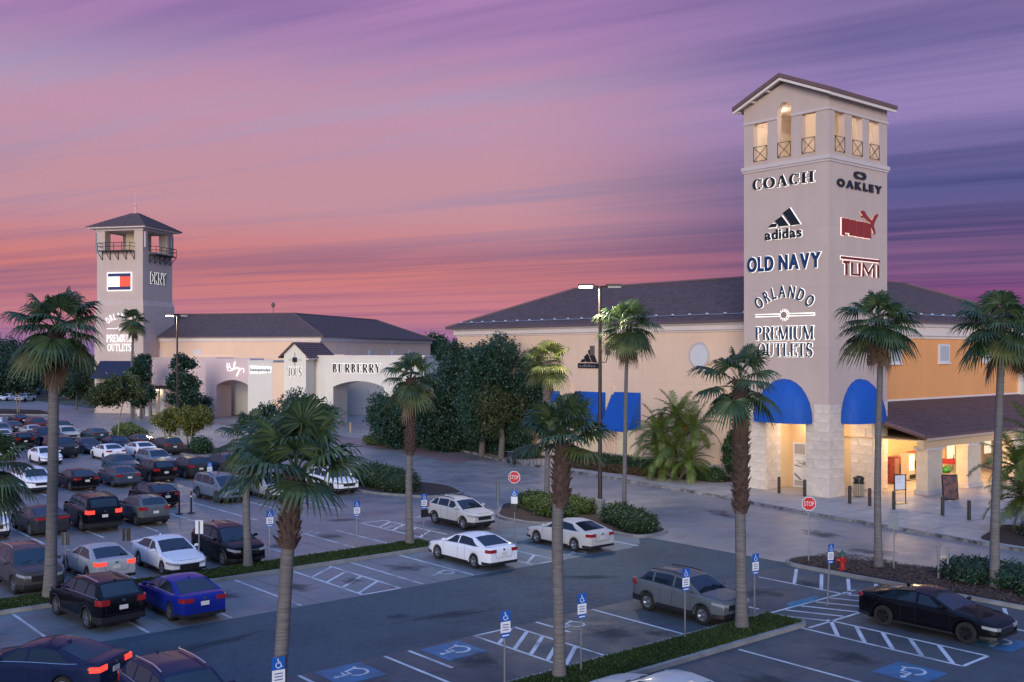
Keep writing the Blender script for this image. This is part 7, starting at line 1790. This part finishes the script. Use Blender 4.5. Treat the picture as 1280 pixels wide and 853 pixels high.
# bicycle hoop beside it
for k in range(2):
    mb = MB(); P = [(-.35, 0, 0), (-.35, 0, .7)] + [(-.35 * math.cos(rad(a)), 0, .7 + .2 * math.sin(rad(a))) for a in (30, 60, 90, 120, 150)] + [(.35, 0, .7), (.35, 0, 0)]; mb.tube(P, .025, 8); o = mb.build('bicycle_hoop', M_BLACK, None, (55.6, 63.4 - k * .9, .13)); o.rotation_euler = (0, 0, rad(20)); tag(o, ['black steel bicycle hoop next to the motorcycle wheel', 'black steel bicycle hoop second from the motorcycle'][k], 'bike rack', 'bicycle hoops')
# small steel utility pipes at the near kerb
X, Y = G(1187, 722); up_ = empty('utility_post', (40.7, 20.9, .12), label='pair of short grey utility pipes at the edge of the hedge', cat='post')
for s_ in (-.2, .2): mb = MB(); mb.tube([(0, s_, 0), (0, s_, 1.25)], .05, 8); mb.tube([(0, s_, 1.25), (0, s_, 1.32)], .09, 8); mb.build('pipe', M_STEEL, up_)
# ---------------------------------------------------------------- lot lamps
def lot_lamp(X, Y, label, h=13.1, lit=(True, False), energy=900, base_h=.8, ang=0.):
    r = empty('lamp_post', (X, Y, .1), -YAW + ang, label, 'lamp post')
    mb = MB(); mb.lathe([(.30, 0), (.30, base_h), (.26, base_h + .04)], 14); mb.build('footing', M_KERB, r, smooth=40)
    M_P = mat('lamp_pole_bronze', (.035, .022, .02), .5)
    mb = MB(); mb.tube([(0, 0, base_h * .5), (0, 0, h)], [.13, .09], 10); mb.build('pole', M_P, r, smooth=50)
    for i, s_ in enumerate((-1, 1)):
        mb = MB(); mb.tube([(0, 0, h - .05), (s_ * .5, 0, h)], .05, 6); mb.box(min(s_ * .35, s_ * 1.25), max(s_ * .35, s_ * 1.25), -.22, .22, h - .03, h + .10); a = mb.build('lamp_head', M_P, r)
        mb = MB(); mb.box(min(s_ * .45, s_ * 1.2), max(s_ * .45, s_ * 1.2), -.18, .18, h - .11, h - .031)
        mb.build('lamp_lens', mat('lot_lamp_lit', (1, 1, 1), .3, emit=(1, .93, .80), estr=28) if lit[i] else mat('lot_lamp_off', (.3, .3, .3), .2), a)
        if lit[i]:
            l = bpy.data.lights.new('bulb', 'AREA'); l.shape = 'RECTANGLE'; l.size = .7; l.size_y = .34; l.energy = energy; l.color = (1, .88, .55); l.spread = rad(175); lo = bpy.data.objects.new('bulb', l); COL.objects.link(lo); lo.parent = a; lo.location = (s_ * .82, 0, h - .13)
    if base_h < 1:
        for s_ in (-1, 1):
            mb = MB(); z = h - 4.4; mb.tube([(0, 0, z), (s_ * .35, 0, z), (s_ * .45, 0, z + .4)], .03, 6); mb.box(min(s_ * .32, s_ * .58), max(s_ * .32, s_ * .58), -.13, .13, z + .4, z + .95); mb.build('loudspeaker', M_P, r)
    return r
lot_lamp(42.25, 42.2, 'tall bronze lamp post with one lit head in front of the peach wall', energy=1000)
X, Y = LC(221.5, 116.); lot_lamp(X, Y, 'tall lamp post with a glowing head before the hall roof', h=13.4, energy=1500, base_h=1.1)
yy_, dd_ = onX(692, 61.35); lamp('wall_lamp', (61.2, yy_, 3.6), 45, (1, .72, .36), .14, 'warm wall lamp on the peach front behind the stout palm')
